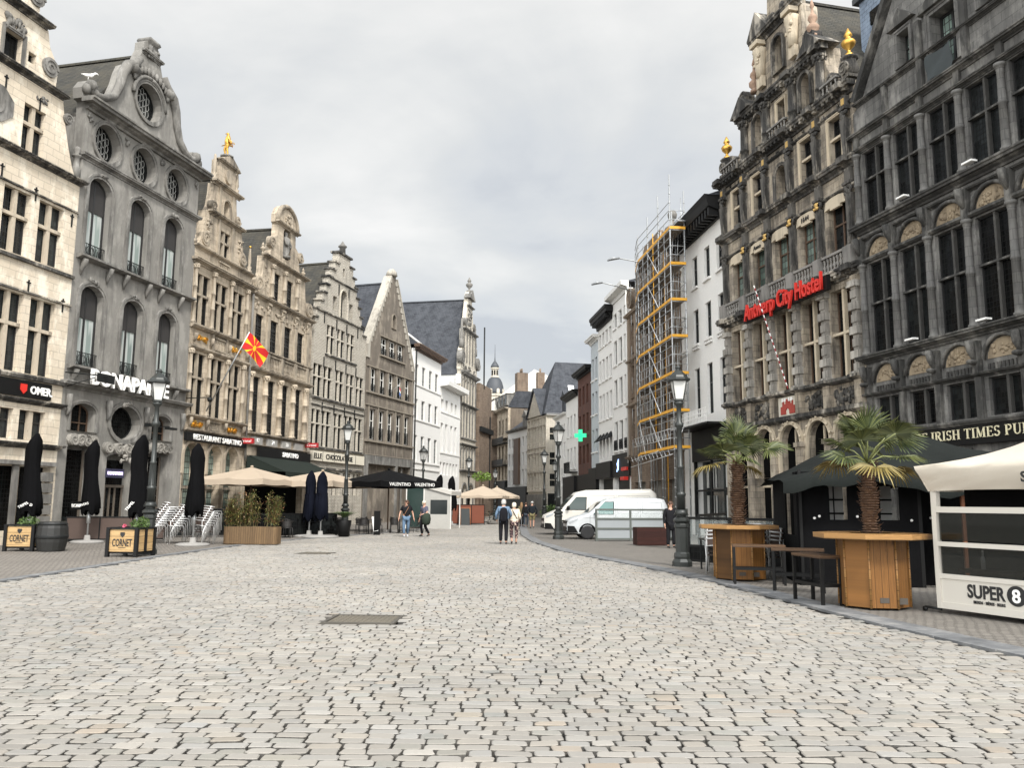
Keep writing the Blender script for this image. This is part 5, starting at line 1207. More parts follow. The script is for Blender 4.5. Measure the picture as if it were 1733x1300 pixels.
for k in range(9): x = J.L*(k+.5)/9; b.box(x-.5, x+.5, -.1, 1.2, 14.4, 15.9); b.box(x-.6, x+.6, -.15, 1.2, 15.9, 16.0)
J.part('dormer', b, M_greytrim)
b = MB()
for k in range(9): x = J.L*(k+.5)/9; b.box(x-.33, x+.33, -.12, -.1, 14.6, 15.75)
J.part('dormer_window', b, M_gl)
b = MB(); b.box(8, 9.2, 3, 4, 16, 18.3); b.box(12.6, 13.8, 1.5, 3, 15, 18.9); b.box(11, 11.8, 5, 6, 15, 19.4)
for x, y, z in ((8.3, 3.5, 18.3), (8.8, 3.5, 18.3), (12.9, 2.2, 18.9), (13.5, 2.2, 18.9), (11.3, 5.5, 19.4)): b.lathe([(.14, 0), (.11, .6)], (x, y, z), 8)
J.part('chimney', b, M_old)
# broad pale roof behind J
b = MB(); b.add([(-4.2, 113, 14.2), (5.2, 113, 14.2), (3.2, 117, 20.6), (6.5, 126, 20.6), (9, 126, 14.2), (-3, 128, 14.2)], [(0, 1, 2), (1, 4, 3, 2), (0, 2, 3, 5)]); pr = b.build('pale_roof', M_slatepale)
prb = empty('townhouse', (0, 0, 0), 0, 'house behind the others showing a broad pale triangular roof with a skylight', 'building'); pr.parent = prb
MB().add([(-4, 113.2, 0), (5, 113.2, 0), (5, 113.2, 14.3), (-4, 113.2, 14.3), (9, 126, 0), (9, 126, 14.2), (-3, 128, 0), (-3, 128, 14.2)], [(0, 1, 2, 3), (1, 4, 5, 2), (6, 0, 3, 7)]).build('wall', M_old, prb)
MB().add([(1.3, 112.9+1.66, 16.7), (2.3, 112.9+1.66, 16.7), (2.25, 112.9+2.3, 17.7), (1.35, 112.9+2.3, 17.7)], [(0, 1, 2, 3)]).build('skylight', M_gw, prb)
K_ = far_house('townhouse', (-.48, 107.5), (2.0, 99.5), 10.6, M_white2, 'three-bay off-white house between the mansard building and the timber-framed front', 6, ((3.9, 1.8), (6.2, 1.6), (8.5, 1.2)), w=.75)
K_.part('cornice', MB().corn(0, K_.L, 10.5, .35, .35), M_greytrim); K_.body(0, K_.L, 10.5, y1=6, mat=M_white2); K_.roofx(0, K_.L, 0, 10.8, 2.5, 12.6, 5, M_slate)
K_.part('shopfront', MB().box(0, K_.L, -.3, -.02, 0, 3.6), M_black)
b = MB(); b.box(3.2, 5.2, -.25, 0, 3.9, 9.6)
K_.part('window_bay', b, M_bframe); b = MB(); b.box(5.2, 6.8, .3, 2, 10.8, 12.2); b.prism([(5.0, 12.2), (7, 12.2), (6, 13)], .2, 2); K_.part('dormer', b, M_greytrim)
Lh = far_house('timbered_house', (2.0, 99.3), (3.95, 93), 11.6, M_pale, 'old stone and timber house with long window bands and small front gable', 6, ((3.4, 1.3), (5.6, 1.3), (8.6, 1.5)), w=.8, nx=2, tz=(.5,), fm=M_creamtrim, pane=glass('tan glass', (.08, .06, .04), (.2, .16, .11)))
b = MB()
for z in (2.9, 5.1, 7.3, 7.9, 10.4, 11.3): b.box(0, Lh.L, -.15, 0, z, z+.2)
for k in range(7): x = Lh.L*k/6; b.box(x-.1, x+.1, -.12, 0, 2.9, 11.5)
Lh.part('timber_frame', b, M_pale)
b = MB(); b.prism([(.6, 11.6), (5.6, 11.6), (3.1, 14.6)], -.3, 2.5); Lh.part('front_gable', b, M_pale); b = MB()
b.add([(.3, -.5, 11.5), (3.1, -.5, 15.0), (3.1, 4, 15.0), (.3, 4, 11.5), (5.9, -.5, 11.5), (5.9, 4, 11.5)], [(0, 1, 2, 3), (1, 4, 5, 2)]); Lh.part('gable_roof', b, M_slate)
Lh.part('shopfront', MB().box(0, Lh.L, -.2, -.02, 0, 2.6), M_greytrim)
# its right-hand flank and the wing under the hip roof
Lf = Bld('stone_wing', (3.95, 93), 90-math.degrees(math.atan2(.9, 4.2)), 'stone side wing with paired cross windows under the slate hip roof')
for z in (3.5, 5.9, 8.7): Lf.win(.35, z, .62, 1.4, stone=(1, (.5,)), surm=M_pale, pane=M_gl); Lf.win(1.1, z, .62, 1.4, stone=(1, (.5,)), surm=M_pale, pane=M_gl)
for z in (5.0, 8.5): Lf.win(3.6, z, .9, 1.2, pane=M_gl)
Lf.wall([(0, 0), (9, 0), (9, 11.6), (0, 11.6)], M_pale); Lf.part('gutter', MB().box(-.1, 9, -.35, 0, 11.5, 11.7), M_white2)
Lf.part('shopfront', MB().box(.1, 2.2, -.15, -.02, .3, 2.7), M_gdark)
b = MB(); b.add([(-.4, -.4, 11.6), (9, -.4, 11.6), (6.5, 3.5, 18.2), (2.2, 4.5, 18.4), (-.4, 9, 11.6), (9, 9, 11.6)], [(0, 1, 2, 3), (4, 0, 3), (1, 5, 2)]); b.add([(2.2, 4.5, 18.4), (6.5, 3.5, 18.2), (12, 4.5, 18.2), (12, -.4, 11.6), (9, -.4, 11.6)], [(1, 4, 3, 2)]); Lf.part('hip_roof', b, M_slate)
b = MB(); b.add([(2.9, .95, 14.1), (3.6, .95, 14.1), (3.6, 1.5, 15.2), (2.9, 1.5, 15.2), (5.7, .9, 13.9), (6.4, .9, 13.9), (6.4, 1.45, 14.9), (5.7, 1.45, 14.9)], [(0, 1, 2, 3), (4, 5, 6, 7)])
Lf.part('skylight', b, plain('white skylight', (.8, .82, .83), .2))
# distant domed tower
DT = empty('domed_tower', (-4.75, 225, 0), 0, 'distant church tower with a slate dome, lantern and spire above the roofs', 'tower')
b = MB(); b.lathe([(2.5, 18), (2.5, 26.5), (2.75, 26.6), (2.75, 27.2), (2.4, 27.3), (2.4, 30.4), (2.75, 30.5), (2.75, 31.0)], n=8, sm=False); b.build('tower_drum', M_pale, DT)
b = MB(); b.lathe([(2.5, 31.0), (2.55, 31.8), (2.45, 33), (2.1, 34.3), (1.6, 35.3), (1.1, 35.7)], n=16); b.build('dome', M_cop if 0 else plain('slate dome', (.045, .05, .058), .6), DT)
b = MB(); b.lathe([(1.2, 35.7), (1.2, 36.0), (.95, 36.1), (.95, 38.0), (1.25, 38.1), (1.25, 38.4)], n=8, sm=False); lt = b.build('lantern', M_pale, DT)
b = MB(); b.lathe([(1.2, 38.4), (1.1, 39.0), (.6, 39.8), (.2, 40.4), (.1, 41.5), (.04, 45)], n=12); b.build('lantern_cap', plain('slate dome', (0, 0, 0)), lt)
b = MB()
for k in range(8):
    a = (k+.5)*math.pi/4+math.pi/8
    b.T = Matrix.Rotation(a+math.pi/2, 4, 'Z'); b.box(-.22, .22, -.95, -.86, 36.3, 37.7); b.box(-.35, .35, -2.33, -2.2, 28, 29.6); b.box(-.35, .35, -2.4, -2.28, 24.5, 26)
b.T = None; b.build('window', M_gdark, DT)
b = MB(); 
for k in range(8): b.T = Matrix.Rotation((k+.5)*math.pi/4, 4, 'Z'); b.prism(arc_open(-.4, 31.1, .8, .9, .4, 8), -2.7, -2.2)
b.T = None; bs(b, 'dome_dormer', M_pale, DT)
# dark alley wall between the left row and the mansard building
AW = Bld('townhouse', (-3.75, 95.5), 12, 'dark ochre side house glimpsed in the gap left of the mansard building')
AW.wall([(0, 0), (6, 0), (6, 15.5), (0, 15.5)], M_old); AW.body(0, 6, 15.4, mat=M_old)
AW.part('mast', MB().tube([(2, 0, 15), (2, 0, 22.5)], .09, 6), M_iron)
b = MB(); b.box(0, 6, -.3, 0, 9.8, 10.4); b.box(5.0, 5.3, -.1, 0, 2, 12); AW.part('ledge', b, M_iron)
# ------------------------------------------------------------------ ground, road, pavements
LK = [(-14, -60), (-11.0, 0), (-10.37, 12), (-10.37, 17.2), (-10.35, 20.7), (-10.43, 26.4), (-10.24, 31.4), (-9.35, 36.5), (-7.8, 42), (-5.75, 49.5), (-3.95, 62), (-3.3, 72), (-3.1, 110)]
RK = [(14, -60), (6.9, 3), (5.95, 8), (5.71, 9.5), (5.44, 10.7), (5.21, 11.8), (4.98, 13.4), (4.74, 15.6), (4.34, 18.5), (3.61, 21.9), (2.62, 25.7), (1.76, 29.4), (.9, 36.3), (.53, 44), (.6, 57), (.8, 80), (1.5, 110)]
def interp(K, y): return np.interp(y, [k[1] for k in K], [k[0] for k in K])
def dense(K, step=.5):
    ys = np.arange(K[0][1], K[-1][1], step); xs = interp(K, ys)
    for _ in range(3): xs[1:-1] = (xs[:-2]+xs[1:-1]*2+xs[2:])/4
    return list(zip(xs, ys))
def sett_mat(name, c1, c2, bw, rh, mort, gapc, amt=.3, rot=0, rough=.85, off=.5):
    t = NT(name); m = t.n('ShaderNodeMapping'); m.inputs['Rotation'].default_value = (0, 0, rot); t.l(t.tc(), m.inputs[0])
    w = t.n('ShaderNodeVectorMath', operation='ADD'); t.l(m.outputs[0], w.inputs[0])
    nz = t.n('ShaderNodeTexNoise'); nz.inputs['Scale'].default_value = 1.2; nz.inputs['Detail'].default_value = 3; t.l(t.tc(), nz.inputs['Vector'])
    sc = t.n('ShaderNodeVectorMath', operation='SCALE'); t.l(nz.outputs['Color'], sc.inputs[0]); sc.inputs['Scale'].default_value = .12; t.l(sc.outputs[0], w.inputs[1])
    b = t.n('ShaderNodeTexBrick'); b.offset = off; b.inputs['Scale'].default_value = 1; b.inputs['Brick Width'].default_value = bw; b.inputs['Row Height'].default_value = rh
    b.inputs['Mortar Size'].default_value = mort; b.inputs['Mortar Smooth'].default_value = .4; b.inputs['Color1'].default_value = (*c1, 1); b.inputs['Color2'].default_value = (*c2, 1); b.inputs['Mortar'].default_value = (*gapc, 1)
    t.l(w.outputs[0], b.inputs['Vector'])
    col = t.mix(t.ramp(t.noise(.35, 5, .65), [(.35, 0.0), (.7, amt)]), b.outputs['Color'], tuple(x*.5 for x in c1))
    col = t.mix(t.ramp(t.noise(9, 5, .7), [(.35, 0.0), (.7, .3)]), col, tuple(x*.6 for x in c1))
    t.bump(t.math('SUBTRACT', t.math('MULTIPLY', t.noise(20, 4, .6), .5), b.outputs['Fac']), .7, .02)
    return t.set(col, rough)
b = MB(); b.add([(-500, -300, -.055), (500, -300, -.055), (500, 1200, -.055), (-500, 1200, -.055)], [(0, 1, 2, 3)])
tag(b.build('ground', sett_mat('joint sand and far setts', (.30, .28, .25), (.25, .235, .21), .2, .13, .012, (.05, .045, .035))), kind='structure')
def strip(name, A_, B_, z, mat, dz=0):
    vs = []; n = len(A_)
    for (x, y) in A_: vs.append((x, y, z))
    for (x, y) in B_: vs.append((x, y, z))
    me = MB().add(vs, [(i, i+1, n+i+1, n+i) for i in range(n-1)]); return tag(me.build(name, mat), kind='structure')
Ld, Rd = dense(LK), dense(RK)
strip('road', [(float(interp(LK, y)), y) for y in range(63, 110, 2)], [(float(interp(RK, y)), y) for y in range(63, 110, 2)], -.004, sett_mat('far granite setts', (.28, .257, .222), (.235, .218, .195), .2, .13, .01, (.1, .09, .08)))
M_pav = sett_mat('brown paving setts', (.25, .225, .195), (.19, .17, .148), .16, .105, .012, (.05, .045, .038), .55, R(12))
M_pav2 = sett_mat('grey paving setts', (.235, .215, .188), (.175, .16, .14), .16, .105, .012, (.045, .04, .035), .6, R(-12))
strip('pavement', [(x-.3-50, y) for x, y in Ld], [(x-.28, y) for x, y in Ld], .0, M_pav)
strip('pavement', [(x+.4, y) for x, y in Rd], [(x+60, y) for x, y in Rd], .0, M_pav2)
# kerb: long flush blocks of bluish stone
def kerb(K, w, side, name):
    P = [Vector((x, y)) for x, y in dense(K, .1) if 1 < y < 100]; b = MB(); i = 0; rd = random.Random(3)
    while i < len(P)-2:
        L = int(rd.uniform(8, 11)); j = min(i+L, len(P)-1); seg = P[i:j+1]; z = .012+rd.uniform(-.003, .003); vs = []
        for k, p in enumerate(seg):
            d = (P[min(i+k+1, len(P)-1)]-P[max(i+k-1, 0)]).normalized(); nn = Vector((d.y, -d.x))*side; q = p+d*(.012 if k == 0 else (-.012 if k == len(seg)-1 else 0))
            vs += [(q.x, q.y, z), (q.x+nn.x*w, q.y+nn.y*w, z), (q.x, q.y, -.03), (q.x+nn.x*w, q.y+nn.y*w, -.03)]
        n = len(seg); f = []
        for k in range(n-1):
            a = 4*k; c = a+4; f += [(a, a+1, c+1, c) if side < 0 else (a, c, c+1, a+1), (a, c, c+2, a+2), (a+1, c+1, c+3, a+3)]
        f += [(0, 1, 3, 2), (4*n-4, 4*n-3, 4*n-1, 4*n-2)]
        b.add(vs, f); i = j
    m = NT('kerb bluestone'); col = m.ramp(m.noise(2.2, 6, .65), [(.3, (.085, .088, .092)), (.5, (.145, .149, .153)), (.7, (.26, .255, .245))]); m.bump(m.noise(18, 4), .3, .01)
    return tag(b.build(name, m.set(col, .8)), kind='structure')
kerb(LK, .3, -1, 'kerb'); kerb(RK, .46, 1, 'kerb')
# the setts themselves, stone by stone
def setts():
    rng = np.random.default_rng(4); rows = []; y = 2.6
    C = []
    while y < 64:
        rh = .128 if y < 30 else .13
        x0 = max(float(interp(LK, y)), -.72*y-2.5); x1 = min(float(interp(RK, y)), .72*y+2.5)
        n = int((x1-x0)/.2)+3; w = rng.uniform(.165, .265, n); x = x0-.05+rng.uniform(0, .1)+np.concatenate([[0], np.cumsum(w)[:-1]])
        k = (x > x0+.01) & (x+w < x1-.01); x = x[k]; w = w[k]
        # rows wander slightly
        wob = .05*np.sin(x*.45+y*.2)+.03*np.sin(x*1.3+y*.7)+ .012*x*np.clip((x+9)/9, -1, 1)*0
        C.append(np.stack([x+w/2, np.full_like(x, y)+wob+rng.uniform(-.0035, .0035, len(x)), w, np.full_like(x, rh)], 1)); y += rh
    C = np.concatenate(C); n = len(C)
    # leave out the two covers
    k = ~((np.abs(C[:, 0]+2.09) < .55) & (np.abs(C[:, 1]-12.15) < .46)) & ~((np.abs(C[:, 0]+6.29) < .55) & (np.abs(C[:, 1]-27.2) < .5))
    C = C[k]; n = len(C)
    near = C[:, 1] < 1000
    out_v = []; out_f = []; tones = []; base = 0; lt = []
    for sel, rings in ((near, 3), (~near, 2)):
        c = C[sel]; m = len(c)
        g = rng.uniform(.005, .0105, m)
        hx = c[:, 2]/2-g; hy = c[:, 3]/2-rng.uniform(.0085, .0125, m)
        cut = np.minimum(hx, hy)[:, None]*rng.uniform(.14, .46, (m, 4))
        sx = np.array([1, 1, -1, -1]); sy = np.array([-1, 1, 1, -1]); px = []; py = []
        for q in range(4):
            a = (hx*sx[q]); bb = (hy*sy[q])
            if q in (0, 2): px += [a-sx[q]*cut[:, q], a]; py += [bb, bb-sy[q]*cut[:, q]]
            else: px += [a, a-sx[q]*cut[:, q]]; py += [bb-sy[q]*cut[:, q], bb]
        px = np.stack(px, 1)+rng.normal(0, .005, (m, 8)); py = np.stack(py, 1)+rng.normal(0, .004, (m, 8))
        h = rng.normal(0, .002, m); tx = rng.normal(0, .014, m); ty = rng.normal(0, .02, m)
        V = np.zeros((m, rings*8, 3))
        spec = ((.93, 0, 0), (1.0, -.006, 0), (.99, -.06, 0)) if rings == 3 else ((1.0, 0, 0), (.97, -.06, 0))
        for r, (s, dz, _) in enumerate(spec):
            X = px*s; Y = py*s; V[:, r*8:r*8+8, 0] = c[:, 0, None]+X; V[:, r*8:r*8+8, 1] = c[:, 1, None]+Y
            V[:, r*8:r*8+8, 2] = dz+(h[:, None]+tx[:, None]*X+ty[:, None]*Y if dz > -.05 else 0)
        out_v.append(V.reshape(-1, 3))
        off = base+np.arange(m)*rings*8
        top = (off[:, None]+np.arange(8)[None]).reshape(-1)
        out_f.append((top, np.full(m, 8)))
        for r in range(rings-1):
            j = np.arange(8); jn = (j+1) % 8
            q = np.stack([r*8+j, (r+1)*8+j, (r+1)*8+jn, r*8+jn], 1)
            out_f.append(((off[:, None, None]+q[None]).reshape(-1), np.full(m*8, 4)))
        br = np.exp(rng.normal(0, .085, m)); hue = rng.normal(0, 1, m)
        col = np.stack([br*(1+.016*hue), br, br*(1-.022*hue)], 1)
        pk = rng.random(m) < .03; col[pk] *= np.array([1.06, .97, .88]); gy = rng.random(m) < .10; col[gy] *= np.array([.84, .87, .87])
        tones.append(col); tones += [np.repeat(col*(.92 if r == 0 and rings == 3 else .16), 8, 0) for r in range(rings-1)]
        base += m*rings*8
    v = np.concatenate(out_v); loops = np.concatenate([f[0] for f in out_f]); tot = np.concatenate([f[1] for f in out_f]); st = np.concatenate([[0], np.cumsum(tot)[:-1]])
    me = bpy.data.meshes.new('road_setts'); me.vertices.add(len(v)); me.vertices.foreach_set('co', v.reshape(-1).astype(np.float32))
    me.loops.add(len(loops)); me.loops.foreach_set('vertex_index', loops.astype(np.int32)); me.polygons.add(len(tot)); me.polygons.foreach_set('loop_start', st.astype(np.int32)); me.polygons.foreach_set('loop_total', tot.astype(np.int32))
    a = me.attributes.new('tone', 'FLOAT_COLOR', 'FACE'); T_ = np.concatenate(tones); a.data.foreach_set('color', np.concatenate([T_, np.ones((len(T_), 1))], 1).reshape(-1).astype(np.float32))
    me.update(calc_edges=True); me.validate(); me.shade_flat()
    t = NT('granite setts'); at = t.n('ShaderNodeAttribute', attribute_name='tone')
    base = t.mix(t.ramp(t.noise(.22, 5, .6), [(.35, 0.0), (.65, 1.0)]), (.302, .281, .248), (.23, .218, .198))
    col = t.mix(1.0, base, at.outputs['Color'], 'MULTIPLY')
    col = t.mix(t.ramp(t.noise(22, 6, .75), [(.42, 0.0), (.68, .42)]), col, (.27, .25, .22))
    col = t.mix(t.ramp(t.noise(140, 3, .7), [(.5, 0.0), (.75, .35)]), col, (.2, .19, .175))
    col = t.mix(t.ramp(t.noise(.6, 6, .7, st=(1, .5, 1)), [(.52, 0.0), (.66, .45)]), col, (.2, .185, .165))
    t.bump(t.math('ADD', t.noise(35, 5, .7), t.math('MULTIPLY', t.noise(220, 2, .6), .3)), .45, .006)
    me.materials.append(t.set(col, .82)); o = link('road_setts', me); tag(o, kind='structure'); return o
setts()
def cover(x, y, w, d, rz, label):
    e = empty('drain_cover', (x, y, 0), rz, label, 'manhole cover')
    MB().box(-w/2, w/2, -d/2, -d/2+.05, -.02, .008).box(-w/2, w/2, d/2-.05, d/2, -.02, .008).box(-w/2, -w/2+.05, -d/2+.05, d/2-.05, -.02, .008).box(w/2-.05, w/2, -d/2+.05, d/2-.05, -.02, .008).build('frame', plain('worn cast iron', (0, 0, 0)) if 0 else plain('iron rim', (.07, .063, .052), .7), e)
    b = MB(); mm = plain('worn cast iron', (.13, .115, .09), .7, .1, var=.4); b.box(-w/2+.06, w/2-.06, -d/2+.06, d/2-.06, -.02, -.006)
    n = 12
    for i in range(n):
        for j in range(8):
            xx = -w/2+.1+(w-.2)*i/(n-1); yy = -d/2+.1+(d-.2)*j/7; b.box(xx-.025, xx+.025, yy-.018, yy+.018, -.006, .004)
    b.build('lid', mm, e)
cover(-2.09, 12.15, 1.02, .84, R(-3), 'square cast iron cover set in the setts in the middle foreground'); cover(-6.29, 27.2, 1.0, .9, R(-8), 'dark metal cover in the setts left of centre, farther back than the foreground one')
# ------------------------------------------------------------------ street lamps
M_lglass = plain('frosted lamp glass', (.50, .50, .48), .35, var=.08)
M_lamp = plain('dark green black lamp paint', (.028, .031, .029), .42, .25, var=.35)
def make_lamp(loc, label, g):
    e = empty('street_lamp', loc, 0, label, 'street lamp', g)
    b = MB(); b.lathe([(.27, 0), (.27, .12), (.21, .2), (.22, .26), (.21, .34), (.17, .38), (.175, 1.0), (.2, 1.04), (.2, 1.1), (.165, 1.14), (.225, 1.2), (.225, 1.24), (.13, 1.32), (.12, 1.5)], n=8, sm=False); b.lathe([(.2, 1.36), (.16, 1.44), (.15, 1.5)], n=12); b.build('pedestal', M_lamp, e)
    b = MB(); b.lathe([(.11, 1.5), (.11, 1.85), (.135, 1.88), (.135, 1.94), (.09, 1.98), (.08, 2.6), (.095, 2.62), (.095, 2.68), (.075, 2.7), (.065, 3.7), (.12, 3.76), (.12, 3.84), (.07, 3.9), (.065, 4.3), (.12, 4.36), (.14, 4.42), (.08, 4.46)], n=12)
    for k in range(12): a = k*math.pi/6; b.tube([(.097*math.cos(a), .097*math.sin(a), 1.98), (.08*math.cos(a), .08*math.sin(a), 2.6)], .012, 4, False)
    b.build('column', M_lamp, e)
    b = MB(); b.lathe([(.15, 4.5), (.265, 5.02)], n=4, sm=False); ln = b.build('lantern_glass', M_lglass, e)
    b = MB(); b.lathe([(.09, 4.44), (.17, 4.46), (.17, 4.5), (.14, 4.52)], n=4, sm=False)
    for k in range(4): a = math.pi*(k+.5)/2; c, s = math.cos(a), math.sin(a); b.tube([(.155*c, .155*s, 4.48), (.27*c, .27*s, 5.03)], .014, 4)
    b.lathe([(.29, 5.0), (.33, 5.03), (.33, 5.08), (.27, 5.1), (.25, 5.16), (.1, 5.3), (.06, 5.32), (.06, 5.36), (.09, 5.38), (.05, 5.44), (0, 5.46)], n=8, sm=False); b.build('lantern_cap', M_lamp, e)
    return e
LG = 'street lamps along the square'
lamp0 = make_lamp((4.59, 22.6, 0), 'nearest street lamp, on the right beside the wooden bar table', LG)
for loc, lab, sc in (((-11.3, 26.2, 0), 'tall street lamp in front of the BONAPARTE front, behind the wooden planter', 1.07), ((-8.17, 41.2, 0), 'street lamp in front of the chocolate shop and the beige parasol', 1.04), ((-5.88, 55.4, 0), 'street lamp beside the black canopy with white lettering', .99),
                     ((-3.3, 64.5, 0), 'street lamp left of the far beige parasols', .96), ((-1.55, 80, 0), 'farthest left lamp, behind the far beige parasols', .9), ((2.19, 38.8, 0), 'street lamp in front of the noses of the two vans', 1.0), ((2.26, 57.2, 0), 'street lamp behind the vans, left one of the distant pair', .98), ((3.76, 71, 0), 'street lamp far right behind the vans, the farthest of that side', .98)):
    copy_tree(lamp0, loc, R(random.uniform(0, 90)), lab, LG, sc)
# ------------------------------------------------------------------ closed parasols
M_pblk = fabric('black parasol canvas', (.003, .003, .0035)); M_navy = fabric('navy parasol canvas', (.003, .004, .009)); M_conc = plain('grey concrete', (.26, .25, .235), .9)
def closed_parasol(loc, label, mat, h=3.8, base=.62, g='closed parasols on the left terraces', words=None, low=1.15, rad=1.0, lean=0):
    e = empty('closed_parasol', loc, random.uniform(-1, 1) if not words else 0, label, 'parasol', g)
    b = MB(); rd = random.Random(int(loc[0]*100)); n = 28; L = []
    prof = [(.30, low), (.34, low+.08), (.33, low+.5), (.27, low+1.2), (.25, h-1.1), (.26, h-.55), (.2, h-.25), (.07, h-.04), (.03, h)]
    vs = []
    for i, (r, z) in enumerate(prof):
        for j in range(n):
            a = 2*math.pi*j/n; k = (1 if j % 2 else .74)*(1+.12*math.sin(3*a+i)); dz = (.12*math.sin(a*4+1) if i < 2 else 0)
            vs.append((rad*r*k*math.cos(a)+.05*math.sin(i), rad*r*k*math.sin(a), z+dz))
    b.add(vs, [(i*n+j, i*n+(j+1) % n, (i+1)*n+(j+1) % n, (i+1)*n+j) for i in range(len(prof)-1) for j in range(n)], True)
    cv = b.build('canopy', mat, e)
    b = MB(); b.tube([(0, 0, .05), (0, 0, h-.1)], .035, 8); b.tube([(0, 0, .75), (0, 0, 1.2)], .075, 8); b.build('pole', M_steel, e)
    MB().lathe([(base, 0), (base, .06), (base*.8, .1), (.12, .12), (.1, .3), (0, .3)], n=16).build('base', M_conc, e)
    if words:
        for dx, tt, rr in words: link('lettering', text_data(tt, .13, M_signw, ext=.008), cv, (dx, -.345*rad, low+.32), 0).rotation_euler = (0, rr, 0); 
    return e
for o_, in [(None,)]: pass
closed_parasol((-16.9, 29.4, 0), 'closed black parasol at the far left above the first wooden planter and barrel', M_pblk, 4.0, words=((-.05, 'TRIPEL', -.5), (.22, 'D', .3)))
closed_parasol((-16.48, 32.7, 0), 'closed black parasol with a grey stand in front of the left cafe door', M_pblk, 4.0, words=((-.1, 'ANVERS', -.3),))
closed_parasol((-12.45, 27.9, 0), 'closed black parasol just left of the tall lamp, behind the wooden planter with flowers', M_pblk, 3.85, words=((-.12, 'TRIPEL', -.9),))
closed_parasol((-11.8, 31.2, 0), 'closed black parasol between the stacked metal chairs', M_pblk, 3.8)
closed_parasol((-17.9, 41.0, 0), 'closed black parasol behind the others near the cafe centre door', M_pblk, 3.5)
closed_parasol((-9.5, 39.5, 0), 'left one of the two closed navy parasols in front of the beige parasol', M_navy, 3.1, .7, low=.8, rad=.95)
closed_parasol((-8.85, 39.0, 0), 'right one of the two closed navy parasols, left of the lamp', M_navy, 3.05, .85, low=.85, rad=1.0)
closed_parasol((-5.05, 59, 0), 'closed black parasol at the white house, left one of a distant pair', M_pblk, 3.6, .4)
closed_parasol((-4.3, 60.5, 0), 'closed black parasol at the white house, right one of a distant pair', M_pblk, 3.55, .4)
# ------------------------------------------------------------------ open parasols
M_beige = fabric('beige canvas', (.42, .345, .265), var=.06); M_blkc = fabric('black canvas', (.004, .004, .0045), var=.4)
def open_parasol(loc, rz, label, mat, wx, wy, zt, ze, val=.28, name='open_parasol', letters=None, scal=5, g=None):
    e = empty(name, loc, rz, label, 'parasol', g); b = MB(); n = 8; x, y = wx/2, wy/2
    P = [(-x, -y), (0, -y), (x, -y), (x, 0), (x, y), (0, y), (-x, y), (-x, 0)]
    seg = 6; ring = []
    for i in range(8):
        a = P[i]; c = P[(i+1) % 8]
        for k in range(4):
            t = k/4; ring.append((a[0]+(c[0]-a[0])*t, a[1]+(c[1]-a[1])*t, -.07*math.sin(math.pi*t)))
    m = len(ring); vs = []
    for j in range(seg+1):
        s = j/seg
        for (px, py, dz) in ring: vs.append((px*s, py*s, zt-(zt-ze)*(s**.93)-abs(dz)*s*s))
    for (px, py, dz) in ring: vs.append((px*1.01, py*1.01, ze-val-abs(dz)*.6))
    b.add(vs, [(j*m+i, (j+1)*m+i, (j+1)*m+(i+1) % m, j*m+(i+1) % m) for j in range(seg) for i in range(m)], False)
    q = (seg)*m; b.add(vs[q:], [(i, m+i, m+(i+1) % m, (i+1) % m) for i in range(m) if (i % 4) != 9])
    cv = b.build('canopy', mat, e)
    for p in cv.data.polygons: p.use_smooth = False
    b = MB(); b.tube([(0, 0, 0), (0, 0, zt)], .04, 8)
    for p in P: b.tube([(0, 0, ze+.05), (p[0]*.55, p[1]*.55, zt-(zt-ze)*.55-.05)], .014, 4); b.tube([(0, 0, zt-.06), (p[0]*.98, p[1]*.98, ze-.01)], .016, 4)
    b.build('frame', M_bframe, e); MB().lathe([(.06, zt-.02), (.1, zt+.03), (.05, zt+.08), (0, zt+.09)]).build('cap', mat, e)
    MB().cbox((0, 0, .06), (.8, .8, .12)).build('base', M_conc, e)
    if letters:
        for (tx, ty, rr, tt) in letters: l = link('lettering', text_data(tt, .26, M_signw, ext=.006), cv, (tx, ty, ze-val*.55)); l.rotation_euler = (0, 0, rr)
    return e
open_parasol((-13.65, 43.7, 0), R(-13), 'open beige parasol in front of RESTAURANT SABATINO, above the bamboo planter', M_beige, 3.8, 4.3, 3.42, 2.78, .3)
open_parasol((-10.55, 46.5, 0), R(-13), 'open beige parasol behind the two closed navy parasols', M_beige, 3.7, 5.2, 3.34, 2.74, .3)
open_parasol((-6.9, 46.9, 0), R(45), 'large open black canopy parasol with white lettering on its edge', M_blkc, 4.1, 4.1, 3.45, 2.78, .32, letters=((-.8, -2.1, 0, 'VALENTINO'), (.9, -2.1, 0, 'VALENTINO'), (2.1, -1.0, R(90), 'VALENTINO')))
open_parasol((-2.2, 65, 0), R(-8), 'open beige parasol at the far end of the square, the nearer of two', M_beige, 3.6, 3.6, 2.95, 2.2, .2); open_parasol((-1.2, 70, 0), R(-8), 'open beige parasol at the far end of the square, the farther one', M_beige, 3.4, 3.4, 2.95, 2.2, .2)
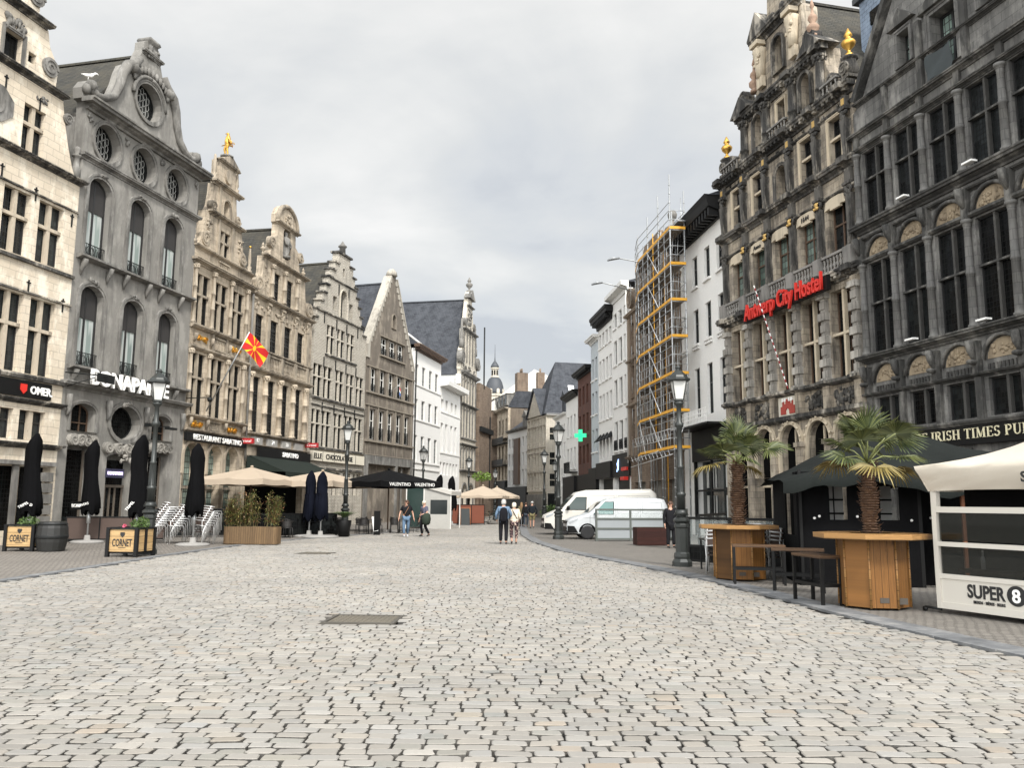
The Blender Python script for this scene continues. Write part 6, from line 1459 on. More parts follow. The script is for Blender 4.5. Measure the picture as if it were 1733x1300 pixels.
# ------------------------------------------------------------------ chairs
M_alu = plain('brushed aluminium', (.72, .72, .71), .42, .55, var=.08); M_weave = plain('brown woven cane', (.07, .045, .035), .7)
def metal_chair(name, label, M1, M2, grp):
    e = empty(name, (0, 0, 0), 0, label, 'chair', grp)
    for sx in (-1, 1):
        MB().tube([(sx*.25, .22, 0), (sx*.24, .2, .42), (sx*.27, .12, .66), (sx*.27, -.2, .66), (sx*.26, -.24, .58), (sx*.25, -.26, 0)], .014, 6).build('leg', M1, e)
    b = MB()
    for k in range(7): y = -.22+k*.07; b.box(-.23, .23, y-.025, y+.025, .43, .445)
    b.build('seat', M2, e)
    b = MB()
    for z, r in ((.83, .019), (.66, .012)): b.tube([(-.27, .1, z-.02), (-.22, .23, z), (0, .29, z+.02), (.22, .23, z), (.27, .1, z-.02)], r, 6)
    for sx in (-.22, .22): b.tube([(sx, .2, .44), (sx, .23, .83)], .014, 5)
    o = b.build('backrest', M1, e); P = [(-.25, .15), (-.2, .235), (-.1, .27), (0, .282), (.1, .27), (.2, .235), (.25, .15)]; n = len(P)
    MB().add([(x, y, z) for z in (.67, .82) for x, y in P], [(i, i+1, n+i+1, n+i) for i in range(n-1)]).build('woven_panel', M2, o); return e
ch0 = metal_chair('terrace_chair', 'aluminium slatted chair at the bottom of the left stack of metal chairs', M_alu, M_weave, 'aluminium chairs in stacks')
NUM = ('bottom', 'second', 'third', 'fourth', 'fifth', 'sixth', 'seventh', 'eighth', 'ninth')
def stack(x, y, rz, n, what, first=None, dy=-.06, dz=.088, sc=1.0):
    for k in range(n):
        o_ = (k*dy); px = x-math.sin(rz)*o_*1; py = y+math.cos(rz)*o_
        lab = 'aluminium chair, '+('top one' if k == n-1 else NUM[k]+(' one' if k == 0 else ' from the bottom'))+' of '+what
        if first is not None and k == 0: first.location = (px, py, 0); first.rotation_euler = (0, 0, rz); first['label'] = lab; first.scale = (sc,)*3
        else: copy_tree(ch0, (px, py, k*dz), rz, lab, 'aluminium chairs in stacks', sc)
stack(-13.75, 32.7, R(120), 9, 'the leftmost stack by the tall lamp', ch0, sc=1.05)
stack(-13.0, 32.6, R(118), 8, 'the stack just left of the closed parasol', sc=1.05)
stack(-11.75, 32.0, R(150), 7, 'the stack right of the closed parasol', sc=1.1)
stack(-12.3, 33.2, R(130), 7, 'the stack behind the closed parasol', sc=1.0)
stack(5.0, 20.4, R(160), 4, 'the small stack between lamp and bar table')
stack(5.75, 19.6, R(160), 5, 'the small stack by the farther bar table')
stack(6.15, 19.8, R(150), 4, 'the small stack against the black kiosk')
def cafe_chair(name, label, M1, grp):
    e = empty(name, (0, 0, 0), 0, label, 'chair', grp)
    for sx in (-1, 1):
        for sy in (-1, 1): MB().tube([(sx*.2, sy*.19, .45), (sx*.22, sy*.22, 0)], .016, 5).build('leg', M1, e)
    MB().lathe([(.22, .44), (.23, .46), (.22, .48)], n=10).build('seat', M1, e)
    b = MB(); P = [(.24*math.cos(R(a)), .24*math.sin(R(a)), .72+.12*math.sin(R(a))) for a in range(-20, 201, 22)]; b.tube(P, .018, 5)
    for a in range(20, 170, 22): b.tube([(.21*math.cos(R(a)), .2*math.sin(R(a)), .46), (.24*math.cos(R(a)), .24*math.sin(R(a)), .72+.12*math.sin(R(a)))], .008, 4, False)
    vs = [(.235*math.cos(R(a)), .235*math.sin(R(a)), z) for z in (.5, .78) for a in range(20, 170, 20)]; n = 8
    b.add(vs, [(i, i+1, n+i+1, n+i) for i in range(n-1)]); b.build('backrest', M1, e); return e
M_dkch = plain('dark chair frame', (.018, .016, .015), .5); M_wick = plain('pale wicker', (.5, .38, .24), .7)
def cafe_table(loc, label, grp, m=None, h=.75, r=.35):
    e = empty('cafe_table', loc, 0, label, 'table', grp); MB().lathe([(r, h-.03), (r, h)], n=16).build('tabletop', m or M_dkch, e); MB().tube([(0, 0, 0), (0, 0, h-.03)], .03, 6).lathe([(.2, 0), (.2, .02), (.04, .05)], n=8).build('pedestal', M_iron, e); return e
dk = cafe_chair('cafe_chair', 'dark cafe chair at the front edge of the black canopy terrace', M_dkch, 'dark chairs on the left terraces')
spots = [(-7.55, 42.9, 200), (-6.9, 43.4, 170), (-7.9, 43.9, 20), (-8.6, 42.6, 160), (-8.9, 43.6, 10), (-6.2, 44.6, 190), (-7.2, 44.9, 30), (-5.6, 45.6, 160), (-9.5, 41.6, 200), (-9.9, 42.6, 0), (-6.4, 46.0, 90), (-5.0, 46.6, 200), (-10.2, 38.2, 180), (-10.6, 39.2, 20), (-8.1, 45.8, 270)]
where = ['nearest the lamp', 'second from the lamp', 'behind the first one', 'just right of the palm pot', 'behind the palm pot chair', 'beside the white menu board', 'behind the menu board', 'next to the walking woman in jeans', 'left of the red cushion', 'under the beige parasol', 'at the centre of the black canopy', 'at the right post of the black canopy', 'under the left beige parasol', 'behind the closed navy parasols', 'deepest under the black canopy']
for i, (x, y, a) in enumerate(spots):
    o = dk if i == 0 else copy_tree(dk); o.location = (x, y, 0); o.rotation_euler = (0, 0, R(a)); o['label'] = 'dark cafe chair, '+where[i]
for i, (x, y) in enumerate([(-7.4, 43.6), (-8.9, 43.0), (-6.0, 45.2), (-10.4, 38.7), (-9.6, 40.9)]): cafe_table((x, y, 0), 'round dark cafe table '+['nearest the lamp in front of the black canopy', 'beside the palm pot', 'behind the white menu board', 'behind the bamboo planter', 'under the second beige parasol'][i], 'round dark cafe tables')
wk = cafe_chair('wicker_chair', 'pale wicker chair', M_wick, 'pale wicker chairs in front of the white houses')
n = 0
for r_ in range(2):
    for k in range(6):
        o = wk if n == 0 else copy_tree(wk); o.location = (-5.75+k*.42+r_*.15, 61.3+r_*1.3+k*.5, 0); o.rotation_euler = (0, 0, R(random.choice((0, 180, 30, 200)))); n += 1
        o['label'] = 'pale wicker chair, %s row, %s from the left, by the white house' % (('front', 'back')[r_], ('first', 'second', 'third', 'fourth', 'fifth', 'sixth')[k])
# ------------------------------------------------------------------ planters with lettering
M_board = wood('honey planter boards', (.55, .37, .18), (.45, .29, .13), .2, .55, vert=False); M_flow = plain('dark soil and leaves', (.03, .04, .02), .9)
def leafball(name, parent, c, r, n, mat, seed=1, sz=.05, flat=.7):
    rd = random.Random(seed); b = MB()
    for i in range(n):
        u = rd.uniform(-1, 1); a = rd.uniform(0, 6.283); q = rd.random()**.4*r; s = math.sqrt(1-u*u); p = Vector((c[0]+q*s*math.cos(a), c[1]+q*s*math.sin(a), c[2]+q*u*flat))
        d = Vector((rd.gauss(0, 1), rd.gauss(0, 1), rd.gauss(.4, 1))).normalized(); e = d.cross(Vector((rd.gauss(0, 1), rd.gauss(0, 1), rd.gauss(0, 1)))).normalized(); L = sz*rd.uniform(.7, 1.5)
        b.add([tuple(p-e*L*.35), tuple(p+d*L), tuple(p+e*L*.35), tuple(p-d*L)], [(0, 1, 2, 3)])
    return b.build(name, mat, parent)
def leafmat(name, c1, c2):
    t = NT(name); g = t.n('ShaderNodeNewGeometry'); col = t.mix(g.outputs['Random Per Island'], c1, c2); t.b.inputs['Subsurface Weight'].default_value = 0
    return t.set(col, .55)
M_leaf = leafmat('green leaves', (.025, .06, .012), (.09, .14, .03)); M_leaf2 = leafmat('autumn bamboo leaves', (.03, .06, .012), (.16, .14, .035)); M_leafr = leafmat('reddish leaves', (.16, .05, .02), (.2, .14, .06)); M_vine = leafmat('lime leaves', (.07, .14, .01), (.16, .24, .03))
def box_planter(loc, rz, label, w=.9, d=.9, h=.8, plants=True, tint=None):
    e = empty('wooden_planter', loc, rz, label, 'planter', 'wooden planters lettered CORNET'); z0 = .16
    b = MB(); b.box(-w/2+.05, w/2-.05, -d/2, -d/2+.03, z0, h); b.box(-w/2+.05, -.02 if 0 else w/2-.05, d/2-.03, d/2, z0, h); bd = [c.build('front_boards', M_board, e) for c in b.split()][0]
    b = MB()
    for sx in (-1, 1): b.box(sx*w/2-(.03 if sx > 0 else 0), sx*w/2+(.03 if sx < 0 else 0), -d/2+.05, -.05, z0, h); b.box(sx*w/2-(.03 if sx > 0 else 0), sx*w/2+(.03 if sx < 0 else 0), .05, d/2-.05, z0, h)
    bs(b, 'side_boards', M_board, e)
    b = MB()
    for sx in (-1, 1):
        for sy in (-1, 1): b.box(sx*w/2-.05, sx*w/2+.05, sy*d/2-.05, sy*d/2+.05, 0, h+.02)
        b.box(sx*w/2-.035, sx*w/2+.035, -.05, .05, z0, h)
    b.box(-w/2-.05, w/2+.05, -d/2-.05, -d/2+.05, h+.02, h+.06); b.box(-w/2-.05, w/2+.05, d/2-.05, d/2+.05, h+.02, h+.06); b.box(-w/2-.05, -w/2+.05, -d/2+.05, d/2-.05, h+.02, h+.06); b.box(w/2-.05, w/2+.05, -d/2+.05, d/2-.05, h+.02, h+.06)
    b.box(-w/2+.05, w/2-.05, -d/2+.04, d/2-.04, .1, z0); b.build('frame', M_black, e)
    MB().box(-w/2+.06, w/2-.06, -d/2+.06, d/2-.06, h-.1, h).build('soil', M_flow, e)
    text('CORNET', 0, -d/2-.008, .42, .3, M_ink, bd, width=.62, ext=.004, off=.004)
    b = MB(); b.prism([(-.07, .72), (-.07, .64), (0, .57), (.07, .64), (.07, .72)], -d/2-.012, -d/2); b.box(-.12, .12, -d/2-.008, -d/2, .27, .285); b.build('shield_emblem', M_ink, bd)
    if plants: leafball('plants', e, (0, 0, h+.1), .32, 260, M_leaf, int(loc[1]*7), .05)
    return e
box_planter((-11.35, 25.15, 0), R(-8), 'wooden planter lettered CORNET with small flowers, in front of the tall lamp', plants=False)
pf = empty('flower_pot_plant', (-11.2, 25.15, .8), 0, 'low green plant with a pink flower in the front wooden planter', 'plant'); leafball('foliage', pf, (.1, 0, .15), .3, 420, M_leaf, 5, .045); leafball('blossom', pf, (-.32, -.1, .1), .07, 24, plain('pink petals', (.7, .12, .2), .6), 6, .04)
box_planter((-15.8, 27.5, 0), R(-2), 'wooden planter lettered CORNET at the far left, next to a black barrel', plants=True)
box_planter((-18.0, 34.2, 0), R(-6), 'wooden planter lettered CORNET behind the black barrel', plants=False)
box_planter((-19.75, 31.5, 0), R(5), 'wooden planter cut off by the left edge of the photo', h=.95)
br_ = empty('barrel', (-14.9, 27.3, 0), 0, 'black barrel with slanting staves right of the far left planter', 'barrel'); b = MB()
b.lathe([(.4, .02), (.46, .3), (.48, .5), (.46, .75), (.4, .95)], n=16, sm=False); b.build('staves', plain('black barrel wood', (.012, .012, .011), .6, var=.5), br_); MB().lathe([(.485, .42), (.49, .45), (.49, .5), (.485, .52)], n=24).lathe([(.44, .84), (.445, .87), (.44, .9)], n=24).build('hoop', M_iron, br_)
lp = empty('long_planter', (-9.95, 32.35, 0), R(-6), 'long planter of weathered vertical planks holding bamboo', 'planter'); w_, d_ = 2.15, .6
M_plank = wood('weathered planks', (.21, .135, .07), (.14, .09, .05), .09, .75)
b = MB(); r_ = .16; P = []
for cx, cy, a0 in ((w_/2-r_, d_/2-r_, 0), (-w_/2+r_, d_/2-r_, 90), (-w_/2+r_, -d_/2+r_, 180), (w_/2-r_, -d_/2+r_, 270)):
    for k in range(5): a = R(a0+k*22.5); P.append((cx+r_*math.cos(a), cy+r_*math.sin(a)))
n = len(P); b.add([(x, y, z) for z in (.03, .68) for x, y in P], [(i, (i+1) % n, n+(i+1) % n, n+i) for i in range(n)]+[[n+i for i in range(n)]]); b.build('plank_wall', M_plank, lp)
bb = empty('bamboo', (-9.95, 32.35, .66), R(-6), 'bamboo hedge with green and rust coloured leaves in the long planter', 'plant'); b = MB(); rd = random.Random(4)
tips = []
for k in range(60):
    x = rd.uniform(-1.0, 1.0); y = rd.uniform(-.2, .2); h = rd.uniform(.7, 1.45)*(1-.25*abs(x)**2); q = (x*1.12+rd.uniform(-.15, .15), y+rd.uniform(-.15, .15), h); b.tube([(x, y, 0), ((x+q[0])/2, (y+q[1])/2, h*.55), q], [.008, .006, .003], 4, False); tips.append(((x, y, 0), q))
b.build('stems', plain('bamboo stems', (.16, .13, .05), .6), bb)
for m, f in ((M_leaf2, .72), (M_leafr, .28)):
    b = MB()
    for (p, q) in tips:
        for i in range(int(120*f)):
            t = rd.uniform(.18, 1.05); c = Vector((p[0]+(q[0]-p[0])*t+rd.gauss(0, .07), p[1]+(q[1]-p[1])*t+rd.gauss(0, .07), q[2]*t+rd.gauss(0, .04))); d = Vector((rd.gauss(0, 1), rd.gauss(0, 1), rd.gauss(-.3, .6))).normalized(); e_ = d.cross(Vector((0, 0, 1))).normalized(); L = rd.uniform(.06, .13)
            b.add([tuple(c), tuple(c+d*L*.5+e_*L*.16), tuple(c+d*L), tuple(c+d*L*.5-e_*L*.16)], [(0, 1, 2, 3)])
    b.build('leaves', m, bb)
# palm in a pot, menu boards, screens
pp = empty('potted_palm', (-7.95, 39.9, 0), 0, 'small green palm in a black pot at the foot of the second left lamp', 'plant'); MB().lathe([(.25, 0), (.36, .75), (.34, .78)], n=10).build('pot', M_black, pp); b = MB()
for k in range(16):
    a = k*2.4; 
    for j in range(9): 
        t = (j-4)*.18; d = Vector((math.cos(a+t), math.sin(a+t), .55-.04*k*.8)).normalized(); c = Vector((0, 0, .85+.02*k)); e_ = d.cross(Vector((0, 0, 1))).normalized()*.02; b.add([tuple(c), tuple(c+d*.4+e_), tuple(c+d*.75-Vector((0, 0, .1))), tuple(c+d*.4-e_)], [(0, 1, 2, 3)])
b.build('fronds', M_leaf, pp)
mb_ = empty('menu_board', (-6.75, 42.2, 0), R(-10), 'tall narrow white menu board on a dark stand', 'menu board'); b = MB(); b.box(-.13, .13, -.03, 0, .2, .95); o = b.build('board', M_signw, mb_); o.rotation_euler = (R(-8), R(-12), 0); MB().box(-.16, .16, 0, .03, .0, 1.2).tube([(-.2, .2, 0), (0, .02, .9)], .015, 4).build('stand', M_black, mb_)
def aboard(loc, rz, label):
    e = empty('menu_board', loc, rz, label, 'menu board', 'chalkboards on the pavement')
    for s in (-1, 1):
        b = MB(); b.add([(-.33, s*.28, 0), (.33, s*.28, 0), (.33, s*.04, 1.2), (-.33, s*.04, 1.2)], [(0, 1, 2, 3)]); b.build('chalkboard', plain('chalkboard', (.03, .035, .035), .7), e)
        b = MB(); b.tube([(-.36, s*.3, 0), (-.36, s*.03, 1.25)], .03, 4); b.tube([(.36, s*.3, 0), (.36, s*.03, 1.25)], .03, 4); b.tube([(-.36, s*.03, 1.22), (.36, s*.03, 1.22)], .03, 4); b.build('frame', plain('orange brown wood', (.35, .14, .06), .6), e)
aboard((-3.4, 61.8, 0), R(10), 'chalkboard on the pavement, the left and nearer one'); aboard((-2.56, 66, 0), R(-5), 'chalkboard on the pavement, the right one left of the couple')
def screen(name, P, Q_, h, posts, mat, fm, label, cat='wind screen', z0=.1, mid=None, th=.05, lowmat=None):
    L = (Vector(Q_)-Vector(P)).length; a = math.atan2(Q_[1]-P[1], Q_[0]-P[0]); e = empty(name, (P[0], P[1], 0), a, label, cat)
    b = MB()
    for k in range(posts+1): x = L*k/posts; b.box(x-th/2, x+th/2, -th/2, th/2, 0, h)
    for z in [z0, h-th/2]+(mid or []): b.box(th/2, L-th/2, -th/2+.003, th/2-.003, z-th/2, z+th/2)
    b.build('frame', fm, e)
    for k in range(posts):
        x0 = L*k/posts+th/2; x1 = L*(k+1)/posts-th/2; zs = [z0]+(mid or [])+[h-th/2]
        for i in range(len(zs)-1): MB().box(x0, x1, -.006, .006, zs[i]+th/2, zs[i+1]-th/2).build('panel', (lowmat if lowmat and i < len(zs)-2 else mat), e)
    return e
def clearglass(name, c=(.8, .85, .85), a=.2, rough=.02):
    t = NT(name); t.b.inputs['Alpha'].default_value = a; t.b.inputs['Specular IOR Level'].default_value = .7
    return t.set(c, rough)
M_clr = clearglass('clear screen glass', (.6, .66, .64), .13); M_frost = plain('frosted grey panel', (.27, .29, .30), .35, var=.12, scale=2, bump=0); M_grnf = plain('grey green frame', (.09, .1, .09), .5)
screen('glass_screen', (3.75, 36.9), (6.85, 37.6), 1.42, 2, M_clr, M_grnf, 'grey framed glass screen with frosted lower panels in front of the silver van', mid=[.55, .98], lowmat=M_frost, th=.08)
screen('glass_screen', (6.9, 37.7), (8.5, 40.5), 1.42, 1, M_clr, M_grnf, 'grey framed glass screen turning away behind the dark man', mid=[.98], lowmat=M_frost, th=.08)
screen('terrace_screen', (-12.2, 37.0), (-8.6, 41.3), 1.1, 3, M_gdark, M_black, 'low dark glass terrace screen behind the navy parasols', th=.05)
screen('terrace_screen', (-15.9, 37.6), (-12.8, 39.2), 1.3, 2, M_gdark, M_black, 'dark terrace screen behind the stacked chairs', th=.06)
screen('terrace_screen', (-17.6, 33.2), (-14.2, 34.4), 1.0, 3, M_weave, M_black, 'woven brown terrace screen in front of the cafe doors', th=.05)
screen('terrace_screen', (5.6, 25.0), (7.8, 30.5), 1.35, 3, M_clr, M_black, 'black framed glass terrace barrier behind the right lamp', th=.07, mid=[.5], lowmat=M_gdark)
screen('terrace_screen', (5.0, 23.6), (6.8, 21.6), 1.3, 2, M_clr, M_black, 'black framed glass barrier behind the first bar table', th=.07, mid=[.5], lowmat=M_gdark)
screen('terrace_screen', (-4.9, 62), (-2.0, 62.6), 1.5, 3, plain('orange red panel', (.17, .045, .02), .5), M_black, 'orange red terrace screen under the far beige parasols', th=.05)
pr_ = empty('dark_planter', (5.6, 33.6, 0), R(8), 'long dark red brown box planter beside the man in black', 'planter'); MB().box(-.66, .66, -.3, .3, .03, .72).build('box', wood('dark red wood', (.045, .014, .01), (.03, .01, .008), .18, .6, vert=False), pr_); MB().box(-.6, .6, -.24, .24, .72, .725).build('soil', M_flow, pr_)
# white gazebo
gz = empty('white_gazebo', (-6.7, 53.0, 0), R(-10), 'white canvas shelter with a sloping roof behind the woman in a cap', 'gazebo'); b = MB()
b.add([(0, 0, 2.95), (3.0, 0, 2.35), (3.0, 2.6, 2.35), (0, 2.6, 2.95), (0, 0, 2.88), (3.0, 0, 2.1), (3.0, 2.6, 2.1), (0, 2.6, 2.7)], [(0, 1, 2, 3), (0, 4, 5, 1), (1, 5, 6, 2), (2, 6, 7, 3)]); b.build('canopy', fabric('white canvas', (.52, .5, .46), var=.04), gz)
MB().panel([(1.2, 0), (2.9, 0), (2.9, 2.3), (1.2, 2.6)], [[(1.6, .9), (2.7, .9), (2.7, 1.8), (1.6, 1.8)]], .1, .16).build('side_panel', plain('off white panel', (.42, .41, .38), .7), gz); MB().box(1.6, 2.7, .12, .14, .9, 1.8).build('window', M_gl, gz); MB().box(.02, 1.18, .1, .13, .1, 2.6).build('glass_panel', plain('green tinted panel', (.03, .05, .045), .1), gz)
b = MB(); [b.box(x, x+.06, y, y+.06, 0, 2.5) for x in (0, 1.15, 2.9) for y in (.06, 2.5)]; b.build('post', M_wframe, gz)
# creeper on the alley house
cr_ = empty('creeper', (-2.9, 82, 4.2), 0, 'lime green leaves hanging above the far beige parasols', 'plant'); leafball('leaves', cr_, (0, 0, 0), 1.0, 260, M_vine, 3, .14, .5); MB().tube([(-.4, .3, -4.2), (-.2, .1, -2), (0, 0, 0)], .05, 5).build('stem', M_bframe, cr_)
sh = empty('shrub', (2.9, 62, 0), 0, 'green leafy shrub behind the nose of the white van', 'plant'); leafball('leaves', sh, (0, 0, .9), .75, 900, M_leaf, 9, .1, .9); MB().tube([(0, 0, 0), (0, 0, .8)], .06, 5).build('stem', M_bframe, sh)
# flag on its pole
fp = empty('flag', (-14.6, 41.6, 0), 0, 'red flag with a golden sun on a slanting pole from the RESTAURANT SABATINO house', 'flag')
p0 = Vector((-15.3, 41.2, 6.1)); p1 = Vector((-12.95, 40.0, 9.9)); off = Vector((-14.6, 41.6, 0))
MB().tube([p0-off, p1-off], .035, 6).build('pole', M_steel, fp)
t = NT('sun flag cloth'); uvn = t.n('ShaderNodeUVMap'); sp = t.n('ShaderNodeSeparateXYZ'); t.l(uvn.outputs[0], sp.inputs[0])
X_ = t.math('MULTIPLY', t.math('SUBTRACT', sp.outputs[0], .5), 2.0); Y_ = t.math('SUBTRACT', sp.outputs[1], .5); rr = t.math('SQRT', t.math('ADD', t.math('MULTIPLY', X_, X_), t.math('MULTIPLY', Y_, Y_))); an = t.math('ARCTAN2', Y_, X_)
ray_ = t.math('ABSOLUTE', t.math('SUBTRACT', t.math('FRACT', t.math('ADD', t.math('MULTIPLY', an, 8/(2*math.pi)), .5)), .5)); wid = t.math('MULTIPLY', ray_, rr); isr = t.math('LESS_THAN', ray_, t.math('ADD', .02, t.math('MULTIPLY', rr, .19)))
disc = t.math('LESS_THAN', rr, .16); ringm = t.math('LESS_THAN', rr, .19); a1 = t.math('MULTIPLY', isr, t.math('SUBTRACT', 1.0, ringm)); fm_ = t.math('MAXIMUM', a1, disc)
fmat = t.set(t.mix(fm_, (.62, .02, .02), (.9, .55, .02)), .75)
nx_, nz_ = 16, 10; vs = []; uvs = []
pa = p1-off; pb = pa+(p0-p1).normalized()*.86
fly = Vector((.93, .1, -.75))
for j in range(nz_+1):
    for i in range(nx_+1):
        u, v = i/nx_, j/nz_; p = pa+(pb-pa)*v+fly*(1.0*u)+Vector((-.35*u*u*v*0, .09*math.sin(u*7+v*2)*u, -.25*u*u)); p.y += .1*math.sin(u*9-v*3)*u; vs.append(tuple(p)); uvs.append((u, 1-v))
b = MB(); b.add(vs, [(j*(nx_+1)+i, j*(nx_+1)+i+1, (j+1)*(nx_+1)+i+1, (j+1)*(nx_+1)+i) for j in range(nz_) for i in range(nx_)], True); fo = b.build('cloth', fmat, fp)
ul = fo.data.uv_layers.new(name='UVMap'); 
for lp_ in fo.data.loops: ul.data[lp_.index].uv = uvs[lp_.vertex_index]
# red brand boxes on brackets
for (x, y, z, lab) in ((-15.35, 46.6, 5.0, 'red box sign on the drainpipe between the two restaurant fronts'), (-13.7, 55.1, 5.35, 'red box sign at the corner of the chocolate shop')):
    e = empty('box_sign', (x, y, z), R(-4), lab, 'shop sign'); o = MB().box(0, .85, -.1, .1, -.15, .15).build('box', plain('dark red sign', (.36, .012, .015), .35), e); text('Cristal', .42, -.11, 0, .2, M_signw, o, width=.62, ext=.006); MB().tube([(-.1, .1, .1), (0, 0, .1)], .03, 5).build('bracket', M_iron, e)
# gilded statue on the gable of C
gs = empty('gilded_statue', (-16.27+2.75*math.sin(R(9.8))-.1, 40.95+2.75*math.cos(R(9.8)), 20.6), R(-70), 'small gilded standing figure on top of the narrow gable', 'statue')
# ------------------------------------------------------------------ people
def skin_mesh(verts, edges, radii, mat, sub=1, root=0, name='body'):
    me = bpy.data.meshes.new(name); me.from_pydata([tuple(v) for v in verts], edges, []); o = bpy.data.objects.new(name, me); COL.objects.link(o)
    m = o.modifiers.new('s', 'SKIN'); m.use_smooth_shade = True
    sv = me.skin_vertices[0].data
    for i, r in enumerate(radii): sv[i].radius = r if isinstance(r, tuple) else (r, r)
    for i in range(len(verts)): sv[i].use_root = (i == root)
    if sub: s = o.modifiers.new('u', 'SUBSURF'); s.levels = sub; s.render_levels = sub
    dg = bpy.context.evaluated_depsgraph_get(); dg.update(); r = bpy.data.meshes.new_from_object(o.evaluated_get(dg)); bpy.data.objects.remove(o); r.materials.clear(); r.materials.append(mat); r.name = name
    for p in r.polygons: p.use_smooth = True
    return r
M_skin = plain('skin', (.48, .27, .19), .55, var=.08, bump=.05)
def person(loc, rz, label, P, cl, sc=1.0, hair=None, extra=None, gold=None):
    # local frame: faces -y. P: joints overriding the standing pose
    J = dict(pel=(0, 0, .95), sp=(0, 0, 1.12), ch=(0, .0, 1.32), nb=(0, .01, 1.47), nk=(0, 0, 1.54), hd=(0, -.02, 1.63), tp=(0, -.01, 1.72),
             Ls=(-.19, 0, 1.42), Le=(-.25, .03, 1.13), Lw=(-.26, -.04, .88), Rs=(.19, 0, 1.42), Re=(.25, .03, 1.13), Rw=(.26, -.04, .88),
             Lh=(-.1, 0, .9), Lk=(-.11, -.02, .5), La=(-.11, .03, .09), Lt=(-.12, -.15, .04), Rh=(.1, 0, .9), Rk=(.11, -.02, .5), Ra=(.11, .03, .09), Rt=(.12, -.15, .04))
    J.update(P); V = {k: Vector(v) for k, v in J.items()}; g = cl.get('girth', 1.0)
    e = empty('person' if not gold else 'gilded_figure', loc, rz, label, 'person') if not gold else gold
    names = ['pel', 'sp', 'ch', 'nb', 'nk', 'hd', 'tp', 'Ls', 'Le', 'Lw', 'Rs', 'Re', 'Rw', 'Lh', 'Lk', 'La', 'Lt', 'Rh', 'Rk', 'Ra', 'Rt']
    vs = [V[n] for n in names]; ix = {n: i for i, n in enumerate(names)}
    rad = dict(pel=(.15*g, .11*g), sp=(.13*g, .1*g), ch=(.15*g, .11*g), nb=(.09, .07), nk=.052, hd=(.078, .09), tp=(.06, .075), Ls=.058, Le=.042, Lw=.027, Rs=.058, Re=.042, Rw=.027, Lh=.085*g, Lk=.058, La=.038, Lt=.03, Rh=.085*g, Rk=.058, Ra=.038, Rt=.03)
    ed = [('pel', 'sp'), ('sp', 'ch'), ('ch', 'nb'), ('nb', 'nk'), ('nk', 'hd'), ('hd', 'tp'), ('ch', 'Ls'), ('Ls', 'Le'), ('Le', 'Lw'), ('ch', 'Rs'), ('Rs', 'Re'), ('Re', 'Rw'), ('pel', 'Lh'), ('Lh', 'Lk'), ('Lk', 'La'), ('La', 'Lt'), ('pel', 'Rh'), ('Rh', 'Rk'), ('Rk', 'Ra'), ('Ra', 'Rt')]
    edges = [(ix[a], ix[b]) for a, b in ed]; rr = [rad[n] for n in names]
    # hands: palm and five separate fingers
    for s in 'LR':
        w = V[s+'w']; el = V[s+'e']; d = (w-el).normalized(); side = d.cross(Vector((0, 1, 0))).normalized() if abs(d.y) < .9 else Vector((1, 0, 0)); f = Vector((0, -1, 0))
        pm = w+d*.075; vs.append(pm); rr.append((.022, .032)); pi_ = len(vs)-1; edges.append((ix[s+'w'], pi_))
        for k in range(4):
            L = (.06, .072, .068, .05)[k]; b0 = pm+f*(.02-.014*k)*1.4+d*.018; b1 = b0+d*L*.55+side*.006; b2 = b1+d*L*.45+f*.012
            for q, r in ((b0, .0095), (b1, .0085), (b2, .007)): vs.append(q); rr.append(r)
            n_ = len(vs); edges += [(pi_, n_-3), (n_-3, n_-2), (n_-2, n_-1)]
        t1 = w+d*.045+f*.035; t2 = t1+d*.035+f*.012; vs += [t1, t2]; rr += [.011, .008]; n_ = len(vs); edges += [(pi_, n_-2), (n_-2, n_-1)]
    me = skin_mesh(vs, edges, rr, cl.get('skin', M_skin), 1)
    # face: nose, ears, eyes, mouth on the same mesh
    fd = cl.get('look', Vector((0, -1, 0))); sd_ = Vector((-fd.y, fd.x, 0)); h = V['hd']
    b = MB(); b.mat(cl.get('skin', M_skin)); q = lambda a, s, z: tuple(h+fd*a+sd_*s+Vector((0, 0, z)))
    b.blob(q(.095, 0, -.01), (.012, .018, .022)); b.blob(q(0, .085, 0), (.018, .012, .03)); b.blob(q(0, -.085, 0), (.018, .012, .03))
    dk_ = plain('eyes and mouth', (.06, .03, .025), .4); b.mat(dk_); b.blob(q(.08, .03, .02), (.012, .008, .006)); b.blob(q(.08, -.03, .02), (.012, .008, .006)); b.blob(q(.086, 0, -.045), (.02, .008, .005))
    fm2 = b.mesh('face')
    import bmesh as _bm
    B2 = _bm.new(); B2.from_mesh(me); n0 = len(B2.faces); B2.from_mesh(fm2); B2.faces.ensure_lookup_table()
    for i, p in enumerate(fm2.polygons): B2.faces[n0+i].material_index = p.material_index
    B2.to_mesh(me); B2.free(); me.materials.clear(); me.materials.append(cl.get('skin', M_skin)); me.materials.append(dk_)
    link('body', me, e); e.scale = (sc,)*3
    if gold: return e
    def shell(name, ns, eds, rads, mat): 
        vv = [V[n] if isinstance(n, str) else Vector(n) for n in ns]; return link(name, skin_mesh(vv, eds, rads, mat, 1, 0, name), e)
    def mid(a, b, t): return tuple(V[a]+(V[b]-V[a])*t)
    sl = cl.get('sleeve', 1.0); top = cl['top']; tl = cl.get('toplen', .0); tg = cl.get('topg', 1.0)*g
    ns = ['pel', 'sp', 'ch', 'nb', 'Ls', 'Rs']; rs = [(.175*tg, .13*tg), (.155*tg, .125*tg), (.168*tg, .128*tg), (.085, .075), .078, .078]; es = [(0, 1), (1, 2), (2, 3), (2, 4), (2, 5)]
